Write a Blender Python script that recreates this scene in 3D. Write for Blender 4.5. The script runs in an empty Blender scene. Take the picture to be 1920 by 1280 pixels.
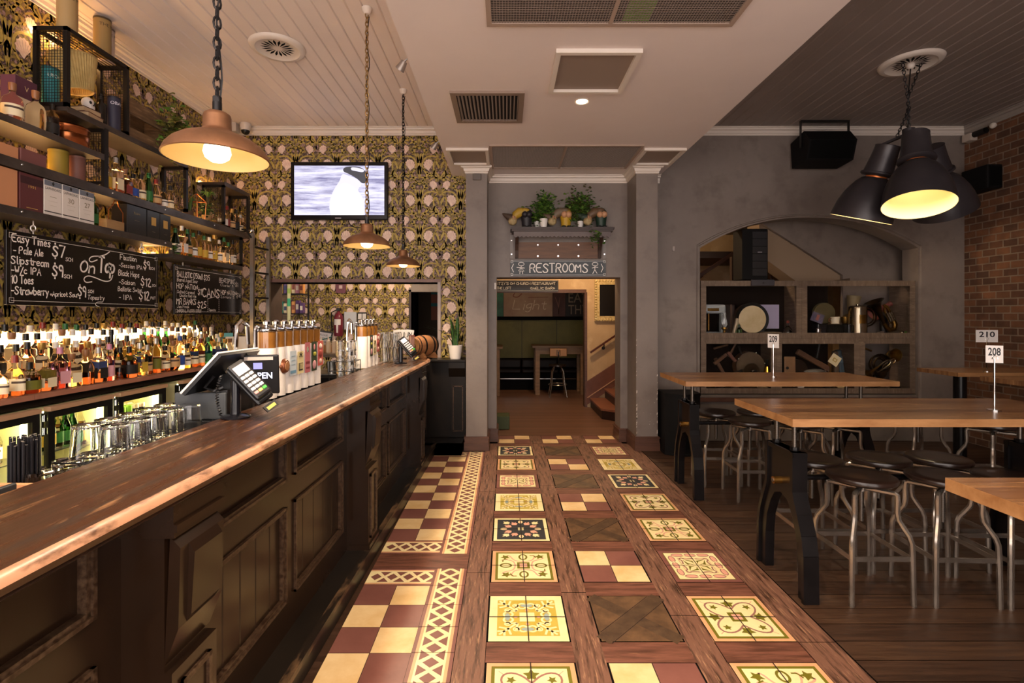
import bpy, bmesh, math, random
from math import sin, cos, pi, radians as R
from mathutils import Vector as V, Matrix
S = bpy.context.scene
COL = S.collection
rnd = random.Random(7)
# ---------------------------------------------------------------- camera
cd = bpy.data.cameras.new('camera'); cam = bpy.data.objects.new('camera', cd); COL.objects.link(cam)
CH = 1.57; FP = 945.0
cam.location = (0, 0, CH); cam.rotation_euler = (pi/2, 0, 0)
cd.sensor_width = 36; cd.lens = FP/1920*36; cd.shift_x = 12/1920; cd.shift_y = -46/1920
cd.clip_start = .05
S.camera = cam
# ---------------------------------------------------------------- colour management, world
S.view_settings.view_transform = 'Standard'; S.view_settings.look = 'None'
S.view_settings.exposure = 1.27; S.view_settings.gamma = 1.0; S.view_settings.use_curve_mapping = False
w = bpy.data.worlds.new('world'); S.world = w; w.use_nodes = True
w.node_tree.nodes['Background'].inputs[0].default_value = (1.0, .88, .81, 1)
w.node_tree.nodes['Background'].inputs[1].default_value = 2.1
# ---------------------------------------------------------------- lights of the room (only the first downlight, pendants and cluster have a lamp body)
WARM = (1, .70, .40); WARM2 = (1, .78, .54)
def lamp(name, kind, loc, power, col=WARM, size=.05, rot=(0, 0, 0), cone=None, blend=1, sy=None):
    l = bpy.data.lights.new(name, kind); l.energy = power; l.color = col
    if kind == 'SPOT': l.spot_size = R(cone); l.spot_blend = blend
    if kind == 'AREA':
        l.size = size
        if sy: l.shape = 'RECTANGLE'; l.size_y = sy
    else: l.shadow_soft_size = size
    o = bpy.data.objects.new(name, l); COL.objects.link(o); o.location = loc; o.rotation_euler = rot
    return o
DOWN = [(.63, 4.163), (.63, 1.75), (.63, -.6), (-.25, .55), (1.45, .55)]  # first is the built downlight; the rest are unseen beams added for the aisle
for i, (x, y) in enumerate(DOWN):
    lamp('downlight_beam', 'SPOT', (x, y, 3.335), 80 if i else 48, WARM2, .04, cone=125, blend=1)
lamp('hallway_light', 'POINT', (1.1, 7.6, 2.95), 55, WARM, .08)
lamp('pass_light', 'POINT', (-1.9, 7.7, 2.75), 40, WARM2, .08)
lamp('alcove_light', 'POINT', (.2, 9.9, 2.5), 4, WARM, .08)
# ---------------------------------------------------------------- helpers
def lin(h):
    h = h.lstrip('#'); o = []
    for i in (0, 2, 4):
        c = int(h[i:i+2], 16)/255; o.append(c/12.92 if c <= .04045 else ((c+.055)/1.055)**2.4)
    return (*o, 1)
MATS = {}
def mat(name, col='#808080', rough=.5, metal=0, col2=None, scale=5, rng=(.35, .65), stretch=(1, 1, 1), bump=0, bscale=40,
        emit=None, es=0, trans=0, ior=1.45, spec=.5, col3=None, scale3=40, rng3=(.55, .7), alpha=1, coat=0, rvar=0, detail=6, st3=None):
    if name in MATS: return MATS[name]
    m = bpy.data.materials.new(name); m.use_nodes = True; nt = m.node_tree; b = nt.nodes['Principled BSDF']
    N = nt.nodes.new; L = nt.links.new
    b.inputs['Base Color'].default_value = lin(col); b.inputs['Roughness'].default_value = rough
    b.inputs['Metallic'].default_value = metal; b.inputs['Specular IOR Level'].default_value = spec
    b.inputs['IOR'].default_value = ior; b.inputs['Transmission Weight'].default_value = trans
    b.inputs['Alpha'].default_value = alpha; b.inputs['Coat Weight'].default_value = coat
    if emit: b.inputs['Emission Color'].default_value = lin(emit); b.inputs['Emission Strength'].default_value = es
    tc = None
    def noise(sc, st, det=6):
        nonlocal tc
        if tc is None: tc = N('ShaderNodeTexCoord')
        mp = N('ShaderNodeMapping'); mp.inputs['Scale'].default_value = st; L(tc.outputs['Object'], mp.inputs[0])
        t = N('ShaderNodeTexNoise'); t.inputs['Scale'].default_value = sc; t.inputs['Detail'].default_value = det; t.inputs['Roughness'].default_value = .62
        L(mp.outputs[0], t.inputs[0]); return t
    def ramp(t, r):
        k = N('ShaderNodeMapRange'); k.inputs[1].default_value, k.inputs[2].default_value = r; L(t.outputs[0], k.inputs[0]); return k
    def mix(f, a, bcol):
        x = N('ShaderNodeMix'); x.data_type = 'RGBA'; L(f.outputs[0], x.inputs[0])
        if isinstance(a, str): x.inputs[6].default_value = lin(a)
        else: L(a.outputs[2], x.inputs[6])
        x.inputs[7].default_value = lin(bcol); return x
    last = col
    if col2:
        t = noise(scale, stretch, detail); k = ramp(t, rng); last = mix(k, last, col2)
        if rvar:
            q = N('ShaderNodeMapRange'); q.inputs[3].default_value = rough; q.inputs[4].default_value = rough+rvar; L(k.outputs[0], q.inputs[0]); L(q.outputs[0], b.inputs['Roughness'])
    if col3:
        t = noise(scale3, st3 or stretch, 8); k = ramp(t, rng3); last = mix(k, last, col3)
    if not isinstance(last, str): L(last.outputs[2], b.inputs['Base Color'])
    if bump:
        t = noise(bscale, stretch, 4); bp = N('ShaderNodeBump'); bp.inputs['Strength'].default_value = bump; bp.inputs['Distance'].default_value = .01
        L(t.outputs[0], bp.inputs['Height']); L(bp.outputs[0], b.inputs['Normal'])
    MATS[name] = m; return m
def mA(h, rough=.6, metal=0, **k): return mat('plain_'+h.strip('#')+'_%d_%d' % (rough*100, metal*100), h, rough, metal, **k)

class MB:
    """collects shapes, then links them as ONE mesh object"""
    def __init__(s): s.v = []; s.f = []; s.m = []; s.mats = []; s.sm = []
    def mi(s, m):
        if m not in s.mats: s.mats.append(m)
        return s.mats.index(m)
    def add(s, vs, fs, m, smooth=False, mtx=None):
        b = len(s.v); k = s.mi(m)
        s.v += [tuple(mtx @ V(p)) for p in vs] if mtx is not None else [tuple(p) for p in vs]
        for f in fs: s.f.append([b+i for i in f]); s.m.append(k); s.sm.append(smooth)
        return s
    def box(s, a, b, m, mtx=None, bev=0):
        x0, x1 = sorted((a[0], b[0])); y0, y1 = sorted((a[1], b[1])); z0, z1 = sorted((a[2], b[2]))
        if bev:
            return s.bbox((x0, y0, z0), (x1, y1, z1), m, mtx, bev)
        vs = [(x0,y0,z0),(x1,y0,z0),(x1,y1,z0),(x0,y1,z0),(x0,y0,z1),(x1,y0,z1),(x1,y1,z1),(x0,y1,z1)]
        return s.add(vs, [(0,3,2,1),(4,5,6,7),(0,1,5,4),(1,2,6,5),(2,3,7,6),(3,0,4,7)], m, False, mtx)
    def bbox(s, a, b, m, mtx=None, r=.005, seg=2):
        bm = bmesh.new(); bmesh.ops.create_cube(bm, size=1)
        for v in bm.verts: v.co = V([(a[i]+b[i])/2+v.co[i]*(b[i]-a[i]) for i in range(3)])
        bmesh.ops.bevel(bm, geom=bm.edges[:], offset=min(r, .49*min(b[i]-a[i] for i in range(3))), segments=seg, affect='EDGES', profile=.5)
        bm.verts.index_update()
        s.add([v.co.copy() for v in bm.verts], [[v.index for v in f.verts] for f in bm.faces], m, False, mtx); bm.free(); return s
    def prism(s, poly, d0, d1, m, plane='XZ', mtx=None, smooth=False):
        """polygon in a plane, pushed out along the third axis from d0 to d1"""
        n = len(poly)
        P = {'XZ': lambda p, d: (p[0], d, p[1]), 'XY': lambda p, d: (p[0], p[1], d), 'YZ': lambda p, d: (d, p[0], p[1])}[plane]
        vs = [P(p, d0) for p in poly]+[P(p, d1) for p in poly]
        s.add(vs, [list(range(n))[::-1], list(range(n, 2*n))], m, False, mtx)
        return s.add(vs, [(i, (i+1) % n, n+(i+1) % n, n+i) for i in range(n)], m, smooth, mtx)
    def lathe(s, prof, m, c=(0, 0, 0), seg=24, mtx=None, axis='Z', smooth=True, a0=0, a1=2*pi, squash=1):
        full = abs(a1-a0-2*pi) < 1e-6; n = seg if full else seg+1; vs = []; fs = []
        for r, z in prof:
            for i in range(n):
                t = a0+(a1-a0)*i/seg; x, y = r*cos(t), r*sin(t)*squash
                p = {'Z': (x, y, z), 'Y': (x, z, y), 'X': (z, x, y)}[axis]; vs.append((c[0]+p[0], c[1]+p[1], c[2]+p[2]))
        for j in range(len(prof)-1):
            for i in range(seg):
                i2 = (i+1) % n
                fs.append((j*n+i, j*n+i2, (j+1)*n+i2, (j+1)*n+i))
        s.add(vs, fs, m, smooth, mtx); return s
    def cyl(s, c, r, h, m, axis='Z', seg=16, mtx=None, r2=None):
        r2 = r if r2 is None else r2
        s.lathe([(r, 0), (r2, h)], m, c, seg, mtx, axis); e = 1e-6
        s.lathe([(e, 0), (r, 0)], m, c, seg, mtx, axis, False); return s.lathe([(r2, h), (e, h)], m, c, seg, mtx, axis, False)
    def sph(s, c, r, m, seg=14, rings=8, mtx=None, sq=(1, 1, 1)):
        vs = []; fs = []
        for j in range(rings+1):
            p = pi*j/rings
            for i in range(seg):
                t = 2*pi*i/seg; vs.append((c[0]+r*sq[0]*sin(p)*cos(t), c[1]+r*sq[1]*sin(p)*sin(t), c[2]-r*sq[2]*cos(p)))
        for j in range(rings):
            for i in range(seg): fs.append((j*seg+i, j*seg+(i+1) % seg, (j+1)*seg+(i+1) % seg, (j+1)*seg+i))
        return s.add(vs, fs, m, True, mtx)
    def tube(s, pts, r, m, seg=8, mtx=None, closed=False, flat=1):
        pts = [V(p) for p in pts]; n = len(pts); rs = r if isinstance(r, (list, tuple)) else [r]*n
        vs = []; fs = []; up = None
        for i, p in enumerate(pts):
            a = pts[i-1] if (i > 0 or closed) else p; b = pts[(i+1) % n] if (i < n-1 or closed) else p
            d = (b-a).normalized() if (b-a).length > 1e-9 else V((0, 0, 1))
            if up is None:
                up = V((0, 0, 1)) if abs(d.z) < .9 else V((0, 1, 0))
            u = up-d*up.dot(d)
            if u.length < 1e-4: u = d.orthogonal()
            u.normalize(); up = u; q = d.cross(u)
            for k in range(seg):
                t = 2*pi*k/seg+pi/seg; vs.append(p+(u*cos(t)+q*sin(t)*flat)*rs[i])
        for i in range(n if closed else n-1):
            j = (i+1) % n
            for k in range(seg): fs.append((i*seg+k, i*seg+(k+1) % seg, j*seg+(k+1) % seg, j*seg+k))
        if not closed: fs += [list(range(seg))[::-1], [(n-1)*seg+k for k in range(seg)]]
        return s.add(vs, fs, m, seg > 5, mtx)
    def bar(s, a, b, w, m, t=None, mtx=None, up=(0, 0, 1)):
        """rectangular bar from a to b, w wide sideways and t thick along up"""
        a, b = V(a), V(b); d = b-a; L = d.length; d.normalize(); u = V(up); u = u-d*u.dot(d)
        if u.length < 1e-4: u = V((0, 1, 0))-d*d.y
        u.normalize(); q = d.cross(u); t = w if t is None else t
        vs = [p+q*sx*w/2+u*sz*t/2 for p in (a, b) for sx, sz in ((-1,-1),(1,-1),(1,1),(-1,1))]
        return s.add(vs, [(0,1,2,3),(7,6,5,4),(0,4,5,1),(1,5,6,2),(2,6,7,3),(3,7,4,0)], m, False, mtx)
    def quad(s, p, m, mtx=None): return s.add(p, [tuple(range(len(p)))], m, False, mtx)
    def build(s, name, parent=None, label=None, cat=None, group=None, kind=None, loc=None, rz=0, rot=None):
        me = bpy.data.meshes.new(name); me.from_pydata(s.v, [], s.f); 
        for m in s.mats: me.materials.append(m)
        me.polygons.foreach_set('material_index', s.m); me.polygons.foreach_set('use_smooth', s.sm)
        me.update()
        if any(s.sm):
            try: me.set_sharp_from_angle(angle=R(40))
            except Exception: pass
        o = bpy.data.objects.new(name, me); COL.objects.link(o)
        if parent is not None: o.parent = parent
        if loc: o.location = loc
        if rz: o.rotation_euler = (0, 0, rz)
        if rot: o.rotation_euler = rot
        tag(o, label, cat, group, kind); return o
def tag(o, label=None, cat=None, group=None, kind=None):
    for k, x in (('label', label), ('category', cat), ('group', group), ('kind', kind)):
        if x: o[k] = x
    return o
def thing(name, label, cat, loc=(0, 0, 0), rz=0, group=None, rot=None):
    o = bpy.data.objects.new(name, None); COL.objects.link(o); o.empty_display_size = .05
    o.location = loc; o.rotation_euler = rot or (0, 0, rz)
    return tag(o, label, cat, group)
def kids(o): return [c for c in bpy.data.objects if c.parent == o]
def copytree(o, loc=None, rz=None, label=None, group=None, rot=None, _par=None, _k=None):
    c = o.copy(); COL.objects.link(c)
    if _par is not None: c.parent = _par; c.matrix_parent_inverse = o.matrix_parent_inverse.copy()
    if loc is not None: c.location = loc
    if rz is not None: c.rotation_euler = (0, 0, rz)
    if rot is not None: c.rotation_euler = rot
    if label: c['label'] = label
    if group: c['group'] = group
    for ch in list(o.children): copytree(ch, _par=c)
    return c
def struct(mb, name): return mb.build(name, kind='structure')
def T(loc=(0, 0, 0), rz=0, rx=0, ry=0, sc=1):
    return Matrix.Translation(loc) @ Matrix.Rotation(rz, 4, 'Z') @ Matrix.Rotation(ry, 4, 'Y') @ Matrix.Rotation(rx, 4, 'X') @ Matrix.Scale(sc, 4)
ORD = 'first second third fourth fifth sixth seventh eighth ninth tenth eleventh twelfth thirteenth fourteenth fifteenth sixteenth seventeenth eighteenth nineteenth twentieth'.split()
def ordn(i):
    if i < 20: return ORD[i]
    t = {2: 'twenty', 3: 'thirty', 4: 'forty', 5: 'fifty', 6: 'sixty'}; n = i+1
    return {20: 'twentieth', 30: 'thirtieth', 40: 'fortieth', 50: 'fiftieth', 60: 'sixtieth'}[n] if n % 10 == 0 else t[n//10]+'-'+ORD[n % 10-1]
# ---------------------------------------------------------------- lettering
_TX = {}
def text_geo(txt, size, bold=0):
    k = (txt, size, bold)
    if k not in _TX:
        c = bpy.data.curves.new('lettering', 'FONT'); c.body = txt; c.size = size; c.align_x = 'CENTER'; c.align_y = 'CENTER'; c.offset = bold; c.resolution_u = 3
        o = bpy.data.objects.new('lettering', c); COL.objects.link(o); dg = bpy.context.evaluated_depsgraph_get()
        me = o.evaluated_get(dg).to_mesh(); _TX[k] = ([v.co.copy() for v in me.vertices], [list(p.vertices) for p in me.polygons])
        o.evaluated_get(dg).to_mesh_clear(); bpy.data.objects.remove(o); bpy.data.curves.remove(c)
    return _TX[k]
def put_text(mb, txt, size, m, mtx, width=None, bold=0, sx=1):
    """flat letters in the local XY plane of mtx, centred; squeezed to width if given"""
    vs, fs = text_geo(txt, size, bold)
    if width:
        w_ = max(v.x for v in vs)-min(v.x for v in vs); sx = width/max(w_, 1e-6)
    mb.add([(v.x*sx, v.y, 0) for v in vs], fs, m, False, mtx)
# chalk hand: each letter a few strokes on a 4 wide, 6 high grid (descenders below 0)
HAND = {
'A':'|0,0 2,6 4,0|1,2 3,2','B':'|0,0 0,6 3,6 3.4,4.6 2.6,3.2 0,3.2|2.6,3.2 4,1.6 3,0 0,0','C':'|4,5 2.4,6 .6,5 0,3 .6,1 2.4,0 4,1','D':'|0,0 0,6 2.4,6 4,4 4,2 2.4,0 0,0',
'E':'|4,6 0,6 0,0 4,0|0,3 3,3','F':'|4,6 0,6 0,0|0,3 3,3','G':'|4,5 2.4,6 .6,5 0,3 .6,1 2.4,0 4,1 4,2.6 2.4,2.6','H':'|0,0 0,6|4,0 4,6|0,3 4,3','I':'|.9,0 .9,6','J':'|3,6 3,1 2,0 .6,.4 0,1.4','K':'|0,0 0,6|4,6 0,2.6|1.2,3.4 4,0',
'L':'|0,6 0,0 4,0','M':'|0,0 0,6 2,2.4 4,6 4,0','N':'|0,0 0,6 4,0 4,6','O':'|2,6 .5,5 0,3 .5,1 2,0 3.5,1 4,3 3.5,5 2,6','P':'|0,0 0,6 3,6 4,4.6 3,3 0,3','Q':'|2,6 .5,5 0,3 .5,1 2,0 3.5,1 4,3 3.5,5 2,6|2.6,1.6 4,-.4',
'R':'|0,0 0,6 3,6 4,4.6 3,3 0,3|2,3 4,0','S':'|4,5 2.6,6 .8,5.6 .4,4.2 3.4,2.4 3.8,1 2.4,0 .6,.2 0,1.2','T':'|0,6 4,6|2,6 2,0','U':'|0,6 0,1.4 1,0 3,0 4,1.4 4,6','V':'|0,6 2,0 4,6','W':'|0,6 1,0 2,4 3,0 4,6','X':'|0,0 4,6|0,6 4,0','Y':'|0,6 2,3 4,6|2,3 2,0','Z':'|0,6 4,6 0,0 4,0',
'a':'|3.2,3 1.6,3.8 .3,2.6 .3,1 1.4,0 2.6,.6 3.2,2|3.2,3.8 3.2,.6 3.8,0','b':'|0,6 0,0 2,0 3.2,1 3.2,2.6 2,3.6 0,2.8','c':'|3,3.2 1.6,3.8 .3,2.6 .3,1 1.6,0 3.1,.6','d':'|3.2,6 3.2,0|3.2,.6 1.4,0 .2,1.2 .3,2.8 1.6,3.7 3.2,3','e':'|.3,1.9 3.2,2 3,3.2 1.8,3.8 .4,2.8 .3,1 1.6,0 3.1,.6','f':'|3,5.6 2,6 1.3,5 1.3,0|.2,3.5 2.6,3.5','g':'|3.2,3.6 1.4,3.7 .3,2.5 .6,1 2,.8 3.2,1.8|3.2,3.7 3.1,-1.2 1.8,-2 .5,-1.4','h':'|0,6 0,0|0,2.6 1.6,3.7 3,3 3,0','i':'|1,3.6 1,0|1,5 1,5.2','k':'|0,6 0,0|2.8,3.6 0,1.6|.8,2.2 3,0','l':'|.8,6 .8,.6 1.4,0','m':'|0,3.6 0,0|0,2.6 1.1,3.7 2,3 2,0|2,2.6 3.1,3.7 4,3 4,0','n':'|0,3.6 0,0|0,2.6 1.6,3.7 3,3 3,0','o':'|1.6,3.7 .3,2.6 .3,1 1.6,0 3,1 3,2.6 1.6,3.7','p':'|0,3.6 0,-2|0,2.8 1.8,3.7 3.1,2.6 3,1 1.6,0 0,.8','r':'|0,3.6 0,0|0,2.4 1.2,3.6 2.4,3.4','s':'|2.8,3.2 1.6,3.8 .5,3 2.6,1.4 2.4,.3 1.2,0 .1,.6','t':'|1.4,5.4 1.4,.8 2.2,0 3,.5|.2,3.6 2.8,3.6','u':'|0,3.6 0,1 1,0 2.6,.8 3,2|3,3.6 3,0','v':'|0,3.6 1.5,0 3,3.6','w':'|0,3.6 1,0 2,3 3,0 4,3.6','x':'|0,0 3,3.6|0,3.6 3,0','y':'|0,3.6 1.6,.6|3.2,3.6 1,-2','z':'|0,3.6 3,3.6 0,0 3,0',
'0':'|2,6 .4,5 0,3 .4,1 2,0 3.6,1 4,3 3.6,5 2,6','1':'|.6,4.8 2,6 2,0','2':'|.2,4.8 1.4,6 3,5.8 3.6,4.4 0,0 4,0','3':'|.2,5.4 2,6 3.4,4.8 1.6,3.2 3.8,1.8 2,0 .1,.6','5':'|3.6,6 .5,6 .3,3.4 2.4,3.7 3.8,2 2.4,0 .2,.5','6':'|3.4,5.8 1,4 .2,2 1.4,0 3.4,.6 3.6,2.4 1.8,3.3 .3,2.2','7':'|0,6 4,6 1.4,0','8':'|2,3.2 .4,4.6 2,6 3.6,4.6 2,3.2 0,1.6 2,0 4,1.6 2,3.2','9':'|3.6,4.2 2,2.8 .3,4 .8,5.7 2.6,6 3.6,4.6 3.2,0',
'$':'|3.8,4.6 2.6,5.6 .9,5.2 .5,4 3.3,2.4 3.6,1.2 2.3,.3 .6,.5 0,1.4|2,6.4 2,6.8|2,-.9 2,-.5','-':'|0,2.4 2.6,2.4','/':'|0,-.4 3,6','+':'|0,2.2 2.4,2.2|1.2,1 1.2,3.4','(':'|1.6,6.4 .4,4 .4,2 1.6,-.4',')':'|.2,6.4 1.4,4 1.4,2 .2,-.4',"'":'|1,6 .8,4.8','>':'|0,5 2,3 0,1|1.6,5 3.6,3 1.6,1','<':'|2.4,6 .4,3 2.4,0','}':'|.4,6 2.4,3 .4,0','@':''}
def ribbon(mb, pts, wd, m, mtx, closed=False):
    n = len(pts)
    if n < 2: return
    L_, Rr = [], []
    for i in range(n):
        a = pts[i-1] if (i > 0 or closed) else pts[i]; b = pts[(i+1) % n] if (i < n-1 or closed) else pts[i]
        dx, dy = b[0]-a[0], b[1]-a[1]; l = math.hypot(dx, dy) or 1e-6; nx, ny = -dy/l*wd/2, dx/l*wd/2
        ex, ey = (0, 0)
        if not closed and i == 0: ex, ey = -dx/l*wd*.35, -dy/l*wd*.35
        if not closed and i == n-1: ex, ey = dx/l*wd*.35, dy/l*wd*.35
        L_.append((pts[i][0]+nx+ex, pts[i][1]+ny+ey, 0)); Rr.append((pts[i][0]-nx+ex, pts[i][1]-ny+ey, 0))
    mb.add(L_+Rr, [(i, n+i, n+(i+1) % n, (i+1) % n) for i in range(n if closed else n-1)], m, False, mtx)
def smooth_pts(p, it=2, closed=False):
    for _ in range(it):
        q = []
        n = len(p)
        for i in range(n if closed else n-1):
            a, b = p[i], p[(i+1) % n]; q += [(a[0]*.75+b[0]*.25, a[1]*.75+b[1]*.25), (a[0]*.25+b[0]*.75, a[1]*.25+b[1]*.75)]
        if not closed: q = [p[0]]+q+[p[-1]]
        p = q
    return p
ADV = {'I': 2.6, 'i': 1.9, 'l': 2, "'": 1.4, '(': 2.2, ')': 2.2, 'f': 3, 'r': 3, 't': 3.4, '1': 3.2, ' ': 2.6, '-': 3.6, 'm': 5.2, 'w': 5.1, 'M': 5.4, 'W': 5.4, '>': 4.6, '+': 3.4, '/': 3.6}
def hand(mb, txt, x, y, h, m, mtx, width=None, wd=None, rough_=.10, slant=0):
    """hand-lettered chalk writing from (x, y) on the board; h = cap height, squeezed to width"""
    rr = random.Random(txt+str(h)); tot = sum(ADV.get(c, 4.2 if c.islower() else 5) for c in txt)
    k = h/6; kx = (width/tot) if width else k; wd = wd or h*.15; X = 0
    for c in txt:
        for st in HAND.get(c, '').split('|')[1:]:
            P = [tuple(map(float, q.split(','))) for q in st.split()]
            if len(P) > 3: P = smooth_pts(P, 2)
            jy = rr.uniform(-.25, .25)
            P = [(x+(X+a+rr.uniform(-rough_, rough_)*.5+slant*b)*kx, y+(b+jy+rr.uniform(-rough_, rough_)*.5)*k) for a, b in P]
            ribbon(mb, P, wd, m, mtx)
        X += ADV.get(c, 4.2 if c.islower() else 5)
def smooth3(p, it=2):
    for _ in range(it):
        q = []; n = len(p)
        for i in range(n):
            a, b = V(p[i]), V(p[(i+1) % n]); q += [a*.75+b*.25, a*.25+b*.75]
        p = q
    return p
# ================================================================ materials of the shell
XL, XR, YB, ZC, ZB = -3.44, 5.79, 6.36, 3.95, 3.35
m_plaster = mat('grey_plaster', '#6f635d', .38, col2='#81766f', scale=1.3, rng=(.3, .75), col3='#60554f', scale3=4, rng3=(.5, .8), rvar=.18, bump=.12, bscale=22)
m_ceil = mat('ceiling_paint', '#d6c8c2', .55, col2='#dccfc9', scale=1.2)
m_ceilr = mat('ceiling_paint_shaded', '#82756f', .5, col2='#8b7d78', scale=1.2)  # same ceiling boards, colour darkened for the dimmer right side; hall reuses it
m_bulk = mat('bulkhead_paint', '#d2c5c2', .6, col2='#d8cbc8', scale=.9)
m_trimw = mat('white_trim', '#cfc4bb', .45)
m_brownw = mat('brown_skirting', '#4a2f24', .4, col2='#5a3a2c', scale=6, stretch=(1, 1, 8))
m_dark = mA('#0b0909', .8, spec=.08)
m_jarrah = mat('floor_boards', '#2b1c13', .36, col2='#442d1f', scale=3, stretch=(1, 14, 1), rng=(.3, .7), col3='#1c120d', scale3=9, rng3=(.55, .75), st3=(1, 9, 1), rvar=.2)
m_jarrah2 = mat('floor_boards_two', '#332117', .36, col2='#4d3524', scale=3, stretch=(1, 14, 1), rng=(.3, .7), col3='#1e130e', scale3=9, rng3=(.58, .75), st3=(1, 9, 1), rvar=.2)
m_hall = mat('hall_boards', '#6a4a38', .33, col2='#835f49', scale=3, stretch=(1, 12, 1), rng=(.3, .7))
m_hall2 = mat('hall_boards_two', '#5e4032', .33, col2='#775440', scale=3, stretch=(1, 12, 1), rng=(.3, .7))
m_plank = mat('worn_plank', '#735040', .45, col2='#2f1c12', scale=5, stretch=(9, .8, 1), rng=(.48, .66), col3='#a0785c', scale3=8, rng3=(.56, .68), st3=(12, 1, 1), bump=.2, bscale=30)
m_strip = mat('cross_plank', '#74493a', .45, col2='#4a2c20', scale=3.5, stretch=(1, 9, 1), rng=(.4, .65), col3='#8d6246', scale3=7, rng3=(.6, .75), st3=(1, 10, 1))
m_xw = mat('parquet_wood', '#4a3523', .5, col2='#6a4d33', scale=3, stretch=(4, 4, 1), rng=(.35, .7))
m_xd = mat('parquet_dark', '#3c2a1d', .5, col2='#55402c', scale=5, stretch=(3, 3, 1), rng=(.35, .7))
tc_ = dict(rough=.38, scale=4, rng=(.4, .75))
m_cream = mat('tile_cream', '#e2c493', col2='#c99e62', **tc_); m_pale = mat('tile_pale', '#e9d8a6', col2='#dcc48a', **tc_)
m_mauve = mat('tile_mauve', '#7c4f46', col2='#6a4039', **tc_); m_peach = mat('tile_peach', '#d3a177', col2='#bf8c63', **tc_)
m_olive = mA('#6b651d', .4); m_navy = mat('tile_navy', '#33363a', col2='#26282c', **tc_); m_must = mat('tile_mustard', '#b09a3c', col2='#c0ab53', **tc_)
m_bluegr = mA('#93a099', .4); m_pink = mA('#d59c86', .4); m_vine = mA('#93675d', .4); m_tan = mA('#cdb48a', .4); m_grout = mA('#2a1a12', .8)
# ================================================================ floor (boards, planks and inlaid tiles are one surface)
F = MB()
F.box((XL-.3, -1.4, -.08), (6.2, 12.6, -.004), m_dark)
def flat(m, x0, y0, x1, y1, z): F.quad([(x0, y0, z), (x1, y0, z), (x1, y1, z), (x0, y1, z)], m)
y = -1.38; i = 0
while y < YB-.02:
    flat((m_jarrah, m_jarrah2)[rnd.random() > .5], 1.60, y+.0025, XR, min(y+.135, YB), 0); y += .1365
y = YB+.312
while y < 12.4:
    flat((m_hall, m_hall2)[rnd.random() > .5], -1.6, y+.0015, 5.7, y+.09, 0); y += .092
flat(m_jarrah, XL, -1.38, -.82, YB+.3, -.001)
flat(m_jarrah, XL, YB+.31, -1.62, 12.4, 0)
for x0, x1 in ((-.237, -.095), (.318, .458), (.868, 1.010), (1.412, 1.592)):
    ys = [-1.38, -.9, -.2, 1.1+x0*.3, 3.0-x0*.4, 4.6+x0*.3, 6.255]
    for a, b in zip(ys, ys[1:]): flat(m_plank, x0, a+.002, x1, b-.002, 0)
    if x0 < 1.3 and x0 > 0: flat(m_plank, x0, 6.259, x1, 6.67, 0)
TZ = .001
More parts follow.
